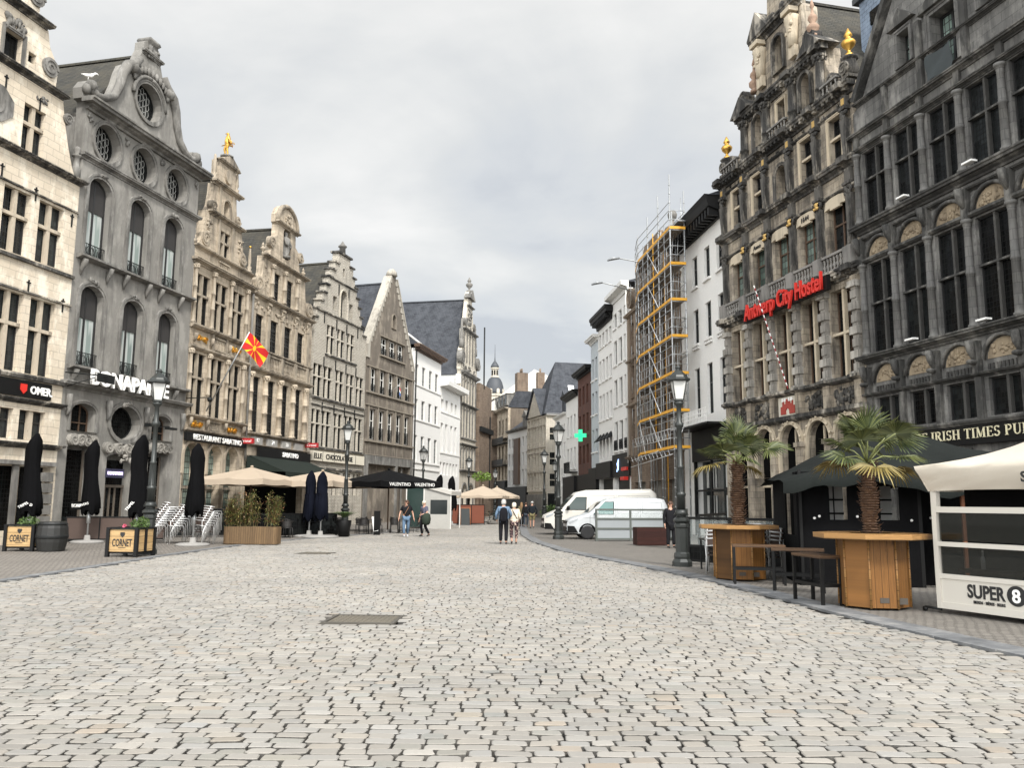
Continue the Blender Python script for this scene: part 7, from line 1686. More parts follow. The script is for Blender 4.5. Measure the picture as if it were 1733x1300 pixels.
    if tl:
        for s_ in 'LR': ns.append(tuple(V[s_+'h']*.9+V[s_+'k']*.1+Vector((0, 0, .02-tl)))); rs.append((.125*tg, .13*tg)); es.append((0, len(ns)-1))
    for s, k in (('L', 4), ('R', 5)):
        if sl > .5: ns += [s+'e', mid(s+'e', s+'w', min(1, (sl-.5)*2)*.92)]; rs += [.058, .045]; n_ = len(ns); es += [(k, n_-2), (n_-2, n_-1)]
        else: ns += [mid(s+'s', s+'e', sl*2)]; rs += [.062]; es += [(k, len(ns)-1)]
    shell(cl.get('topname', 'jacket'), ns, es, rs, top)
    ll = cl.get('leglen', 1.0); lg = cl.get('legg', 1.0); ns = ['pel', 'Lh', 'Rh']; rs = [(.15*g, .115*g), .092*g*lg, .092*g*lg]; es = [(0, 1), (0, 2)]
    for s, k in (('L', 1), ('R', 2)):
        ns += [s+'k']; rs += [.076*lg]; es += [(k, len(ns)-1)]
        if ll > .5: ns += [mid(s+'k', s+'a', min(1, (ll-.5)*2)*.95)]; rs += [.062*lg]; es += [(len(ns)-2, len(ns)-1)]
    shell(cl.get('legname', 'trousers'), ns, es, rs, cl['leg'])
    for s in 'LR':
        a, t_ = V[s+'a'], V[s+'t']; link('shoe', skin_mesh([a+Vector((0, .03, -.03)), a+(t_-a)*.5+Vector((0, 0, -.0)), t_+(t_-a)*.15], [(0, 1), (1, 2)], [(.045, .05), (.045, .045), (.04, .032)], cl['shoe'], 1, 0, 'shoe'), e)
    if hair:
        kind, hm = hair; b = MB(); bk = -fd
        b.blob(tuple(h+Vector((0, 0, .045))+bk*.018), (.1, .108, .088), 2); 
        if kind != 'short': b.blob(tuple(h+bk*.045+Vector((0, 0, -.01))), (.102, .09, .1), 2)
        if kind == 'long': b.blob(tuple(h+bk*.08+Vector((0, 0, -.14))), (.11, .07, .2), 2); b.blob(tuple(h+bk*.09+Vector((0, 0, -.28))), (.08, .05, .12), 2)
        b.build('hair' if kind != 'cap' else 'cap', hm, e)
    if extra: extra(e, V)
    return e
F_blk = fabric('black cloth', (.012, .012, .014)); F_jean = fabric('blue denim', (.11, .17, .25)); F_dk = fabric('dark trousers', (.014, .014, .016)); S_w = plain('white shoes', (.5, .52, .55), .5); S_b = plain('black shoes', (.015, .015, .015), .4)
H_gr = plain('grey hair', (.42, .41, .39), .8, var=.3); H_bl = plain('pale blond hair', (.6, .55, .44), .8, var=.2); H_br = plain('brown hair', (.07, .035, .02), .7)
def strap(e, V, m, a='Rs', z=1.0, sgn=1):
    MB().tube([V[a]+Vector((-.06*sgn, -.02, .06)), V['ch']+Vector((.03*sgn, -.145, -.02)), V['sp']+Vector((-.1*sgn, -.13, -.05)), V['pel']+Vector((-.19*sgn, 0, .02))], .014, 5).build('bag_strap', m, e)
def strapb(e, V, m):
    MB().tube([V['Rs']+Vector((-.08, .02, .07)), V['ch']+Vector((.02, .15, 0)), V['sp']+Vector((-.1, .15, -.02)), V['pel']+Vector((-.19, .02, .05))], .018, 5).build('bag_strap', m, e)
# woman in black top and jeans, walking towards the camera
person((-5.04, 40.3, 0), R(12), 'woman in a black tee and light blue jeans walking towards the camera', dict(Lk=(-.12, -.12, .52), La=(-.1, -.12, .1), Lt=(-.1, -.3, .05), Rk=(.1, .0, .49), Ra=(.09, .24, .12), Rt=(.09, .1, .03), Lw=(-.36, -.08, .87), Le=(-.31, .0, 1.12), Rw=(.36, -.02, .87), Re=(.31, .04, 1.12)),
       dict(top=F_blk, topname='tee', sleeve=.35, leg=F_jean, legname='jeans', shoe=S_w, girth=1.22, topg=1.08, look=Vector((-.85, -.5, 0)).normalized(), toplen=.03), hair=('bob', H_br), extra=lambda e, V: strap(e, V, plain('tan strap', (.25, .12, .06), .6)))
def carry(e, V):
    strap(e, V, F_blk, 'Ls', sgn=-1); b = MB(); b.lathe([(.12, -.28), (.2, -.2), (.23, 0), (.2, .22), (.1, .3)], (.26, -.12, .86), 12); b.build('dark_shoulder_bag', fabric('dark green bag', (.03, .04, .03)), e)
F_pat = fabric('patterned shirt', (.09, .09, .12), var=.9)
person((-4.2, 40.5, 0), R(-40), 'woman in a pale cap and patterned shirt carrying a big dark bag', dict(Lk=(-.1, -.1, .52), La=(-.1, -.02, .1), Lt=(-.1, -.2, .05), Rk=(.1, -.02, .5), Ra=(.1, .26, .12), Rt=(.1, .12, .03), Re=(.3, -.1, 1.16), Rw=(.2, -.3, 1.1), Lw=(-.3, -.02, .86)),
       dict(top=F_pat, topname='shirt', sleeve=.4, leg=F_dk, shoe=S_b, look=Vector((.9, -.4, 0)).normalized(), toplen=.08), sc=.98, hair=('cap', plain('cream cap', (.62, .58, .45), .8)), extra=carry)
def bpack(e, V):
    c = V['ch']+Vector((0, .2, -.16)); b = MB(); b.lathe([(.08, -.28), (.165, -.24), (.175, -.05), (.17, .1), (.12, .24), (.04, .28)], (0, 0, 0), 12)
    o = b.build('backpack', fabric('black backpack', (.01, .01, .013)), e, c); o.scale = (1, .62, 1); MB().box(-.11, .11, .12, .16, -.2, -.02).build('pocket', F_blk, o)
person((-.3, 33.65, 0), R(180), 'grey-haired man from behind in a light blue jacket with a black backpack', dict(Le=(-.3, .06, 1.16), Lw=(-.2, -.14, 1.0), Re=(.3, .0, 1.15), Rw=(.27, -.14, .95), La=(-.1, .06, .09), Ra=(.11, -.06, .09), Rt=(.12, -.22, .04)),
       dict(top=fabric('light blue jacket', (.13, .19, .27)), toplen=.08, topg=1.12, leg=F_dk, legg=1.08, shoe=S_b, girth=1.1), sc=1.02, hair=('bob', H_gr), extra=bpack)
t = NT('cream striped knit'); wv = t.n('ShaderNodeTexWave', wave_type='BANDS', bands_direction='Z'); wv.inputs['Scale'].default_value = 5.5; t.l(t.tc(), wv.inputs['Vector'])
F_str = t.set(t.mix(t.ramp(wv.outputs['Fac'], [(.72, 0.0), (.8, 1.0)]), (.7, .64, .52), (.4, .3, .22)), .9)
t = NT('dark floral print'); F_flo = t.set(t.ramp(t.noise(14, 2, .4), [(.52, (.035, .018, .022)), (.6, (.3, .2, .17)), (.7, (.5, .4, .32))]), .85)
person((.12, 33.8, 0), R(184), 'blond woman from behind in a cream striped top and dark flowered trousers', dict(Ra=(.1, .1, .13), Rt=(.1, -.06, .05), Rk=(.11, -.06, .5), La=(-.1, -.08, .09), Lt=(-.11, -.24, .04), Lk=(-.11, -.08, .5), Lw=(-.24, -.12, 1.0), Re=(.27, .02, 1.12), Rw=(.26, -.06, .88)),
       dict(top=F_str, topname='top', toplen=.06, topg=1.12, sleeve=.85, leg=F_flo, leglen=.88, legg=1.12, shoe=S_b, girth=1.08), sc=.95, hair=('bob', H_bl), extra=lambda e, V: strapb(e, V, F_blk))
person((.72, 58.2, 0), R(175), 'woman with long brown hair and an olive coat walking away in the distance', dict(La=(-.08, .08, .1), Ra=(.08, -.1, .1)), dict(top=fabric('olive coat', (.14, .12, .07)), toplen=.15, topg=1.1, leg=F_dk, shoe=S_b), sc=.96, hair=('long', plain('light brown hair', (.22, .13, .06), .7)))
person((1.02, 57.6, 0), R(180), 'person in dark clothes walking between the long-haired woman and the man in shorts', dict(La=(-.08, -.1, .1), Ra=(.08, .08, .1)), dict(top=F_blk, toplen=.1, leg=fabric('grey blue trousers', (.05, .06, .075)), shoe=S_b), sc=.96, hair=('short', H_br))
person((1.38, 55.0, 0), R(182), 'man in a dark jacket and khaki shorts walking away in the distance', dict(La=(-.09, .1, .12), Lt=(-.09, -.02, .06), Ra=(.1, -.08, .09), Rt=(.1, -.24, .04), Le=(-.32, .06, 1.14), Re=(.32, .06, 1.14)), dict(top=fabric('dark navy jacket', (.015, .018, .022)), topg=1.15, toplen=.04, leg=fabric('khaki shorts', (.22, .19, .1)), legname='shorts', leglen=.5, legg=1.2, shoe=S_b, girth=1.1), hair=('short', H_gr))
person((6.02, 31.6, 0), R(8), 'man in black coat and trousers standing beside the right street lamp, facing the camera', dict(Lw=(-.27, -.1, .88), Le=(-.27, .0, 1.14), Rw=(.24, -.1, .9)), dict(top=F_blk, toplen=.22, topg=1.18, leg=F_dk, legg=1.15, shoe=S_b, girth=1.1), sc=1.0, hair=('short', H_br))
person((0, 0, 0), 0, '', dict(Rw=(.3, .1, 1.0), Lw=(-.32, -.12, 1.02), Lk=(-.1, -.12, .52), La=(-.1, -.06, .1)), dict(skin=M_gold, girth=1.5), gold=gs, sc=.8); gs.scale = (1.25, 1.25, .8)
MB().lathe([(.3, -.12), (.3, 0), (.22, .04)], n=8).build('base', M_greytrim, gs); leafball('drapery', gs, (.1, .1, .85), .2, 30, M_gold, 3, .1)
# gull on the scrolled gable
gu = empty('gull', (-18.2, 33.15, 19.42), R(40), 'white gull perched on the scrolled gable of the BONAPARTE house', 'bird'); b = MB(); b.tube([(-.28, 0, .2), (-.1, 0, .2), (.1, 0, .24), (.2, 0, .34), (.26, 0, .4), (.33, 0, .4), (.4, 0, .38)], [.015, .07, .09, .05, .045, .03, .006], 8).tube([(0, .03, .15), (0, .03, 0)], .01, 4).tube([(0, -.03, .15), (0, -.03, 0)], .01, 4); b.build('body', M_signw, gu)
# ------------------------------------------------------------------ vans
def van(name, loc, rz, label, L, W_, prof_top, prof_bot, belt, paint, wheels, wr, side_win, win_top, scr, panels, zoff=0):
    # local: nose towards -x, near side towards -y
    e = empty(name, loc, rz, label, 'van'); xs = sorted(set([p[0] for p in prof_top]+[p[0] for p in prof_bot]+[L*i/26 for i in range(27)]))
    top = lambda x: float(np.interp(x, [p[0] for p in prof_top], [p[1] for p in prof_top])); bot = lambda x: float(np.interp(x, [p[0] for p in prof_bot], [p[1] for p in prof_bot]))
    nose = lambda x: 1-.20*max(0, 1-x/.55)**1.8-.03*max(0, 1-(L-x)/.2)
    def hw(x, z):
        t = max(0, (z-belt)/(2.0-belt+1e-6)); return W_/2*nose(x)*(1-.115*t**1.3)*(1-.04*max(0, (.55-z)/.4))
    b = MB(); ring = []; NR = 12
    for x in xs:
        zb, zt = bot(x), top(x); pts = []
        for i in range(NR+1):
            z = zb+(zt-zb-.07)*i/NR; pts.append((x, -hw(x, z), z))
        h = hw(x, zt-.05); pts += [(x, -h+.05, zt-.02), (x, -h+.16, zt), (x, 0, zt+.015)]
        pts += [(p[0], -p[1], p[2]) for p in reversed(pts[:-1])]; ring.append(pts)
    n = len(ring[0]); vs = [p for r in ring for p in r]; fs = [(i*n+j, (i+1)*n+j, (i+1)*n+(j+1) % n, i*n+(j+1) % n) for i in range(len(xs)-1) for j in range(n)]; b.add(vs, fs, True); b.add(ring[0], [list(range(n))]); b.add(ring[-1], [list(range(n))[::-1]]); bd = b.build('body', paint, e)
    S = lambda x, z, o=.006, s=-1: (x, s*(hw(x, z)+o), z)
    def patch(nm, poly, mat, par, s=-1, o=.006):
        c = (sum(p[0] for p in poly)/len(poly), sum(p[1] for p in poly)/len(poly)); vv = []; k = len(poly); pl = []
        for i in range(k):
            a, q = poly[i], poly[(i+1) % k]
            for j in range(4): pl.append((a[0]+(q[0]-a[0])*j/4, a[1]+(q[1]-a[1])*j/4))
        m = len(pl); vv = [S(c[0]+(p[0]-c[0])*t, c[1]+(p[1]-c[1])*t, o, s) for t in (1, .66, .33) for p in pl]+[S(c[0], c[1], o, s)]
        f = [(r*m+i, r*m+(i+1) % m, (r+1)*m+(i+1) % m, (r+1)*m+i) for r in range(2) for i in range(m)]+[(2*m+i, 2*m+(i+1) % m, 3*m) for i in range(m)]
        if s < 0: f = [x[::-1] for x in f]
        return MB().add(vv, f, True).build(nm, mat, par)
    M_vg = glass('van glass', (.012, .016, .016), (.03, .05, .048), rough=.05); tgl = plain('tinted van window', (.10, .20, .19), .08, bump=0)
    for s in (-1, 1):
        patch('door_window', side_win, tgl if win_top == 'green' else M_vg, e, s, .008); patch('window_seal', [(x+(.04 if x > side_win[0][0] else -.03), z+(.03 if z > belt+.1 else -.03)) for x, z in side_win], M_black, e, s, .003)
    b = MB(); (x0, z0), (x1, z1) = scr; vv = []
    for i in range(7):
        t = i/6; x = x0+(x1-x0)*t; zz = top(x)+.012
        for j in range(9): y = (-1+2*j/8)*(hw(x, zz)-.14); vv.append((x-.008, y, zz+.012))
    b.add(vv, [(i*9+j, (i+1)*9+j, (i+1)*9+j+1, i*9+j+1) for i in range(6) for j in range(8)], True); b.build('windscreen', M_vg, e)
    M_seam = plain('panel seam', (.07, .07, .07), .6)
    b = MB()
    for poly in panels:
        for s in (-1, 1):
            for i in range(len(poly)-1):
                a, q = poly[i], poly[i+1]; b.tube([S(a[0]+(q[0]-a[0])*k/6, a[1]+(q[1]-a[1])*k/6, .0, s) for k in range(7)], .006, 4, False)
    b.build('door_seams', M_seam, e)
    for (wx, arch) in wheels:
        for s in (-1, 1):
            y = s*(W_/2*nose(wx)-.11)
            if arch: 
                b = MB(); P = [(wx+(wr+.075)*math.cos(math.pi*k/12), wr+(wr+.075)*math.sin(math.pi*k/12)) for k in range(13)]
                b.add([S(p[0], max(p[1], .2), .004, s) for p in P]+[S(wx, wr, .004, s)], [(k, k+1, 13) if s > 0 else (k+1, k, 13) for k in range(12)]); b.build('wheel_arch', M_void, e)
            w = empty('wheel_mount', (wx, y, wr), 0); w.parent = e; bpy.data.objects.remove(w)
            b = MB(); b.T = Matrix.Translation((wx, y, wr)) @ Matrix.Rotation(R(90), 4, 'X'); b.lathe([(wr*.62, -.11), (wr*.93, -.115), (wr, -.08), (wr, .08), (wr*.93, .115), (wr*.62, .11)], n=28); w = b.build('wheel', plain('tyre rubber', (.016, .016, .017), .85), e)
            b = MB(); b.T = Matrix.Translation((wx, y, wr)) @ Matrix.Rotation(R(90), 4, 'X'); zz = -.1*s; b.lathe([(wr*.64, -.1), (wr*.6, -.07), (wr*.58, .07), (wr*.64, .1)], n=24)
            for k in range(6): a = k*math.pi/3; b.tube([(.04*math.cos(a), .04*math.sin(a), -s*-.085*1), (wr*.6*math.cos(a), wr*.6*math.sin(a), s*.09)], .03, 5)
            b.lathe([(.06, s*.07), (.06, s*.1)], n=10); b.build('rim', plain('dark grey rim', (.1, .1, .1), .4, .5), w)
    for s in (-1, 1):
        patch('headlight', [(.06, belt-.32), (.5, belt-.14), (.45, belt-.26), (.12, belt-.42)], plain('headlight glass', (.35, .37, .38), .1, bump=0), e, s, .012)
        mx = side_win[0][0]+.12; b = MB(); b.blob((mx, s*(W_/2+.14), belt+.1), (.09, .09, .12), 2); b.tube([(mx, s*(W_/2-.02), belt+.0), (mx, s*(W_/2+.1), belt+.03)], .03, 5); b.build('mirror', M_black if win_top != 'green' else paint, e)
        patch('door_handle', [(side_win[2][0]-.02, belt-.1), (side_win[2][0]+.2, belt-.1), (side_win[2][0]+.2, belt-.16), (side_win[2][0]-.02, belt-.16)], M_black if win_top != 'green' else M_steel, e, s, .02)
    b = MB(); b.box(-.03, .1, -W_/2*.72, W_/2*.72, .34, .56); b.box(-.02, .06, -W_/2*.6, W_/2*.6, .7, .84); b.build('grille', M_black, e)
    for s in (-1, 1): patch('bumper', [(.02, .3), (.02, .62), (.32, .6), (.5, .3)], M_black, e, s, .012)
    MB().box(L-.02, L+.04, -.8, .8, .35, .55).build('rear_bumper', M_black, e)
    return e
M_vsil = plain('silver white van paint', (.50, .52, .53), .28, .15, var=.03, bump=0); M_vwh = plain('cream white van paint', (.57, .55, .50), .32, .0, var=.03, bump=0)
van('van', (2.55, 39.6, 0), R(3), 'silver white delivery van nearer the camera, behind the framed glass screen', 4.75, 1.9, [(0, .72), (.06, .86), (.3, .98), (.85, 1.12), (1.0, 1.2), (1.55, 1.68), (1.95, 1.86), (2.6, 1.93), (4.2, 1.92), (4.55, 1.86), (4.68, 1.6), (4.75, .7)], [(0, .38), (.5, .25), (4.2, .28), (4.75, .42)], 1.12, M_vsil,
    [(.93, True), (3.85, True)], .33, [(1.22, 1.16), (2.12, 1.16), (2.15, 1.72), (1.72, 1.70)], 'green', ((1.02, 1.22), (1.6, 1.7)), [[(1.05, .4), (1.05, 1.1)], [(2.25, .35), (2.25, 1.78)], [(3.4, .35), (3.4, 1.76)], [(2.35, 1.2), (3.3, 1.2), (3.3, 1.72), (2.35, 1.72), (2.35, 1.2)], [(3.5, 1.2), (4.45, 1.2), (4.4, 1.7), (3.5, 1.72), (3.5, 1.2)], [(.6, .98), (4.6, .98)], [(1.35, .5), (3.3, .5)]])
van('van', (1.7, 44.8, 0), R(3), 'cream white high-roof van with a black bumper, behind the silver one', 6.0, 2.05, [(0, .9), (.08, 1.02), (.5, 1.2), (.9, 1.35), (1.5, 2.0), (1.75, 2.22), (2.3, 2.34), (5.7, 2.42), (5.95, 2.2), (6.0, .8)], [(0, .38), (.6, .3), (5.6, .32), (6.0, .45)], 1.3, M_vwh,
    [(1.0, True), (4.9, True)], .35, [(1.1, 1.32), (2.15, 1.32), (2.2, 1.95), (1.65, 1.95)], 'dark', ((.92, 1.38), (1.55, 2.05)), [[(2.3, .4), (2.3, 2.1)], [(3.8, .4), (3.8, 2.1)], [(2.4, 1.4), (3.7, 1.4), (3.7, 2.05), (2.4, 2.05), (2.4, 1.4)], [(3.9, 1.4), (5.6, 1.4), (5.6, 2.05), (3.9, 2.05), (3.9, 1.4)]])
# bicycles under the far parasols
def bicycle(loc, rz, label, col):
    e = empty('bicycle', loc, rz, label, 'bicycle', 'bicycles under the far parasols')
    for x in (0, 1.05): w = MB(); w.tube([(x+.34*math.cos(a), 0, .34+.34*math.sin(a)) for a in [k*math.pi/10 for k in range(21)]], .02, 5, False); [w.tube([(x, 0, .34), (x+.33*math.cos(k*.785), 0, .34+.33*math.sin(k*.785))], .004, 3) for k in range(8)]; w.build('wheel', M_black, e)
    MB().tube([(0, 0, .34), (.4, 0, .3), (.3, 0, .85)], .018, 5).tube([(.4, 0, .3), (.85, 0, .75), (1.05, 0, .34)], .018, 5).tube([(.33, 0, .7), (.85, 0, .78), (.82, 0, .98)], .018, 5).build('frame', col, e); MB().blob((.28, 0, .88), (.13, .07, .04)).build('saddle', M_black, e); MB().tube([(.75, -.28, 1.0), (.82, 0, 1.02), (.75, .28, 1.0)], .014, 5).build('handlebar', M_steel, e)
bicycle((-2.2, 72.5, 0), R(10), 'teal bicycle parked under the far beige parasols, left one', plain('teal bike paint', (.06, .2, .2), .4)); bicycle((-1.6, 73.2, 0), R(-20), 'silver bicycle parked under the far beige parasols, right one', M_steel)
# ------------------------------------------------------------------ scaffolding (its own standing structure)
sc_ = empty('scaffold', (8.55, 43.4, 0), R(-90+6.5), 'tall tube scaffolding with yellow toe boards in front of the brown house', 'scaffolding')
# local: x runs towards the camera (0 = near end is x max), y inward to the house
LS = 8.8; M_yel = plain('yellow toe board', (.72, .36, .03), .55, var=.2); M_deck = plain('scaffold deck boards', (.16, .13, .1), .8); lv = [4.55, 6.5, 8.5, 10.5, 12.5, 14.5, 16.5]
X0 = -LS; ST = [0, -2.2, -4.4, -6.6, -8.8]; rd = random.Random(2)
def slab(b, x0, x1, y0, y1, z0, z1): b.box(x0, x1, y0, y1, z0, z1)
for i, x in enumerate(ST):
    for y in (0, .8):
        hgt = (19.6, 19.2, 18.7, 18.3, 17.8)[i]-(.9 if y else 0); b = MB(); yy = y+(.45 if i == 4 else 0); b.tube([(x, yy, 0), (x, yy, hgt)], .042, 6)
        for k in range(2, int(hgt/.5)): b.tube([(x, yy, k*.5-.03), (x, yy, k*.5+.03)], .05, 6)
        b.build('standard', M_steel, sc_)
for i, x in enumerate((-1.1, -3.3, -5.5)): MB().tube([(x, 0, 4.4), (x, 0, 17.3)], .028, 5).tube([(x-.5, .8, 0), (x-.5, .8, 17)], .028, 5).build('standard', M_yel if i % 2 else M_steel, sc_)
for z in lv:
    b = MB()
    for i in range(4):
        dy0 = .45 if i == 4 else 0; dy1 = .45 if i == 3 else 0
        for j in range(3): b.add([(ST[i], dy0+.05+j*.25, z), (ST[i], dy0+.28+j*.25, z), (ST[i+1], dy1+.28+j*.25, z), (ST[i+1], dy1+.05+j*.25, z), (ST[i], dy0+.05+j*.25, z+.05), (ST[i], dy0+.28+j*.25, z+.05), (ST[i+1], dy1+.28+j*.25, z+.05), (ST[i+1], dy1+.05+j*.25, z+.05)], [(0, 1, 2, 3), (7, 6, 5, 4), (0, 4, 5, 1), (3, 2, 6, 7), (0, 3, 7, 4), (1, 5, 6, 2)])
    b.build('deck', M_deck, sc_)
    b = MB()
    for i in range(4):
        dy1 = .45 if i == 3 else 0; b.add([(ST[i], -.05, z), (ST[i+1], dy1-.05, z), (ST[i+1], dy1-.05, z+.15), (ST[i], -.05, z+.15), (ST[i], -.02, z), (ST[i+1], dy1-.02, z), (ST[i+1], dy1-.02, z+.15), (ST[i], -.02, z+.15)], [(3, 2, 1, 0), (4, 5, 6, 7), (3, 7, 6, 2), (0, 1, 5, 4), (0, 4, 7, 3)])
    b.box(.03, .06, -.02, .85, z, z+.15); b.build('toe_board', M_yel, sc_)
    b = MB()
    for i in range(4):
        dy1 = .45 if i == 3 else 0
        for h in (-.08, .55, 1.05, 1.5): b.tube([(ST[i], -.04, z+h), (ST[i+1], dy1-.04, z+h)], .022, 5)
        b.tube([(ST[i], .84, z+1.0), (ST[i+1], .84+dy1, z+1.0)], .022, 5)
    for h in (-.05, .55, 1.05): b.tube([(.02, 0, z+h), (.02, .85, z+h)], .022, 5)
    for x in ST[1:4]: b.tube([(x, 0, z-.06), (x, 1.1, z-.06)], .022, 5)
    b.build('guard_rail', M_steel, sc_)
for i, z in enumerate(lv[:-1]):
    b = MB()
    for k in range(8): x = -.55-k*1.1; b.tube([(x, -.04, z), (x, -.04, z+1.05)], .018, 4)
    for k in range(3): b.tube([(-7.9-k*.02+.8*k, .85, z), (-7.2+.8*k, .3, z+1.9)], .018, 4)
    b.tube([(-1.2, .4, z), (-.7, .4, z+2)], .02, 4); b.tube([(-1.2, .7, z), (-.7, .7, z+2)], .02, 4); bs(b, 'rail_post', M_steel, sc_)
for i, z in enumerate(lv[:-1]): MB().tube([(-4.4, -.06, z+2.0), (-2.2, -.06, z+.1)] , .026, 5).build('brace', M_alu, sc_)
MB().tube([(-8.8, .4, 4.5), (-6.6, -.06, 2.6)], .026, 5).tube([(-6.6, -.06, 6.5), (-5.4, -.06, 4.6)], .026, 5).tube([(0, .02, 4.4), (0, .8, 6.4)], .02, 5).build('brace', M_alu, sc_)
b = MB()
for k in range(12): x = -.6-k*.6; b.tube([(x, -.08, 5.1), (x-.3, -.08, 5.6), (x-.6, -.08, 5.1)], .016, 4)
b.tube([(-.4, -.08, 5.6), (-7.8, -.08, 5.6)], .022, 5); b.tube([(-.4, -.08, 5.1), (-7.8, -.08, 5.1)], .022, 5)
for k in range(11): x = .2-k*.75; b.tube([(x, -.3, 4.15), (x-.4, -.3, 4.45)], .016, 4)
b.tube([(.6, -.3, 4.2), (-8.6, -.1, 3.9)], .024, 5); b.tube([(-2, -.3, 4.5), (-8.6, -.1, 4.3)], .02, 5); b.build('lattice_beam', M_alu, sc_)
MB().tube([(-.8, .9, 18.6), (-.8, .9, 17.2), (-.8, 1.6, 17.0)], .03, 5).box(-1.6, .2, .4, 1.2, 16.9, 16.95).build('top_platform', M_steel, sc_)
# two street floodlights on long arms
def arm(P, Q_, lab):
    e = empty('floodlight_arm', P, 0, lab, 'street light', 'floodlights on long arms'); q = Vector(Q_)-Vector(P); MB().tube([(0, 0, 0), q*.5+Vector((0, 0, .05)), q], .045, 6).build('arm', M_steel, e)
    MB().tube([q, q+Vector((-.45, 0, -.02)), q+Vector((-.75, 0, -.16))], [.06, .12, .05], 8).build('lamp_head', plain('grey lamp head', (.25, .26, .27), .4, .3), e)
arm((8.9, 50.0, 16.3), (6.6, 49.6, 16.7), 'floodlight on the upper, longer arm beside the scaffold top'); arm((8.2, 55.5, 16.15), (6.1, 54.6, 16.5), 'floodlight on the lower, farther arm in front of the white house')
# ------------------------------------------------------------------ right terrace: bar tables round palms
M_oct = wood('larch boards', (.27, .125, .036), (.18, .08, .022), .105, .5, gap=.004); M_top = wood('light table boards', (.40, .22, .08), (.28, .14, .05), .16, .4, vert=False)
def bar_table(loc, rz, label, r=.56, rt=.9, h=1.2):
    e = empty('bar_table', loc, rz, label, 'table', 'octagonal wooden bar tables'); n = 8; b = MB()
    P = [(r*math.cos(R(22.5+45*k)), r*math.sin(R(22.5+45*k))) for k in range(n)]; b.add([(x, y, z) for z in (.04, h-.09) for x, y in P], [(i, (i+1) % n, n+(i+1) % n, n+i) for i in range(n)]); bd = b.build('boarded_base', M_oct, e)
    b = MB()
    for x, y in P: b.tube([(x*1.01, y*1.01, .03), (x*1.01, y*1.01, h-.09)], .018, 4)
    b.build('corner_strip', M_top, e)
    b = MB(); T_ = [(rt*math.cos(R(22.5+45*k)), rt*math.sin(R(22.5+45*k))) for k in range(n)]; q = [(x*.42, y*.42) for x, y in T_]; m = n
    b.add([(x, y, z) for z in (h-.085, h) for x, y in T_+q], [(i, (i+1) % m, 2*m+(i+1) % m, 2*m+i) for i in range(m)]+[(2*m+i, 2*m+(i+1) % m, 3*m+(i+1) % m, 3*m+i) for i in range(m)]+[(i, m+i, m+(i+1) % m, (i+1) % m) for i in range(m)]); b.build('tabletop', M_top, e)
    MB().lathe([(r*.75, h-.2), (r*.75, h-.12)], n=16).build('soil', M_flow, e)
    b = MB(); b.box(-.07, .07, -r*.94, -r*.92, .12, .2); b.box(.2, .36, -r*.9, -r*.87, .1, .2); bs(b, 'vent', plain('dark vent', (.06, .05, .04), .7), e); return e
bt1 = bar_table((5.1, 18.85, 0), R(-8), 'octagonal wooden bar table around the left palm, the farther one'); bt2 = bar_table((5.98, 13.95, 0), R(-6), 'octagonal wooden bar table around the right palm, the nearer one', .54, .92, 1.2)
M_palml = leafmat('palm leaves', (.026, .04, .011), (.12, .135, .042)); M_palmd = leafmat('old palm leaves', (.10, .08, .02), (.26, .20, .06)); M_trunk = NT('palm trunk fibre'); _t = M_trunk; M_trunk = _t.set(_t.mix(_t.ramp(_t.noise(7, 6, .75, st=(1, 1, 4)), [(.35, 0.0), (.65, 1.0)]), (.05, .025, .015), (.20, .115, .065)), .95); _t.bump(_t.noise(12, 5, .7, st=(1, 1, 5)), .9, .05)
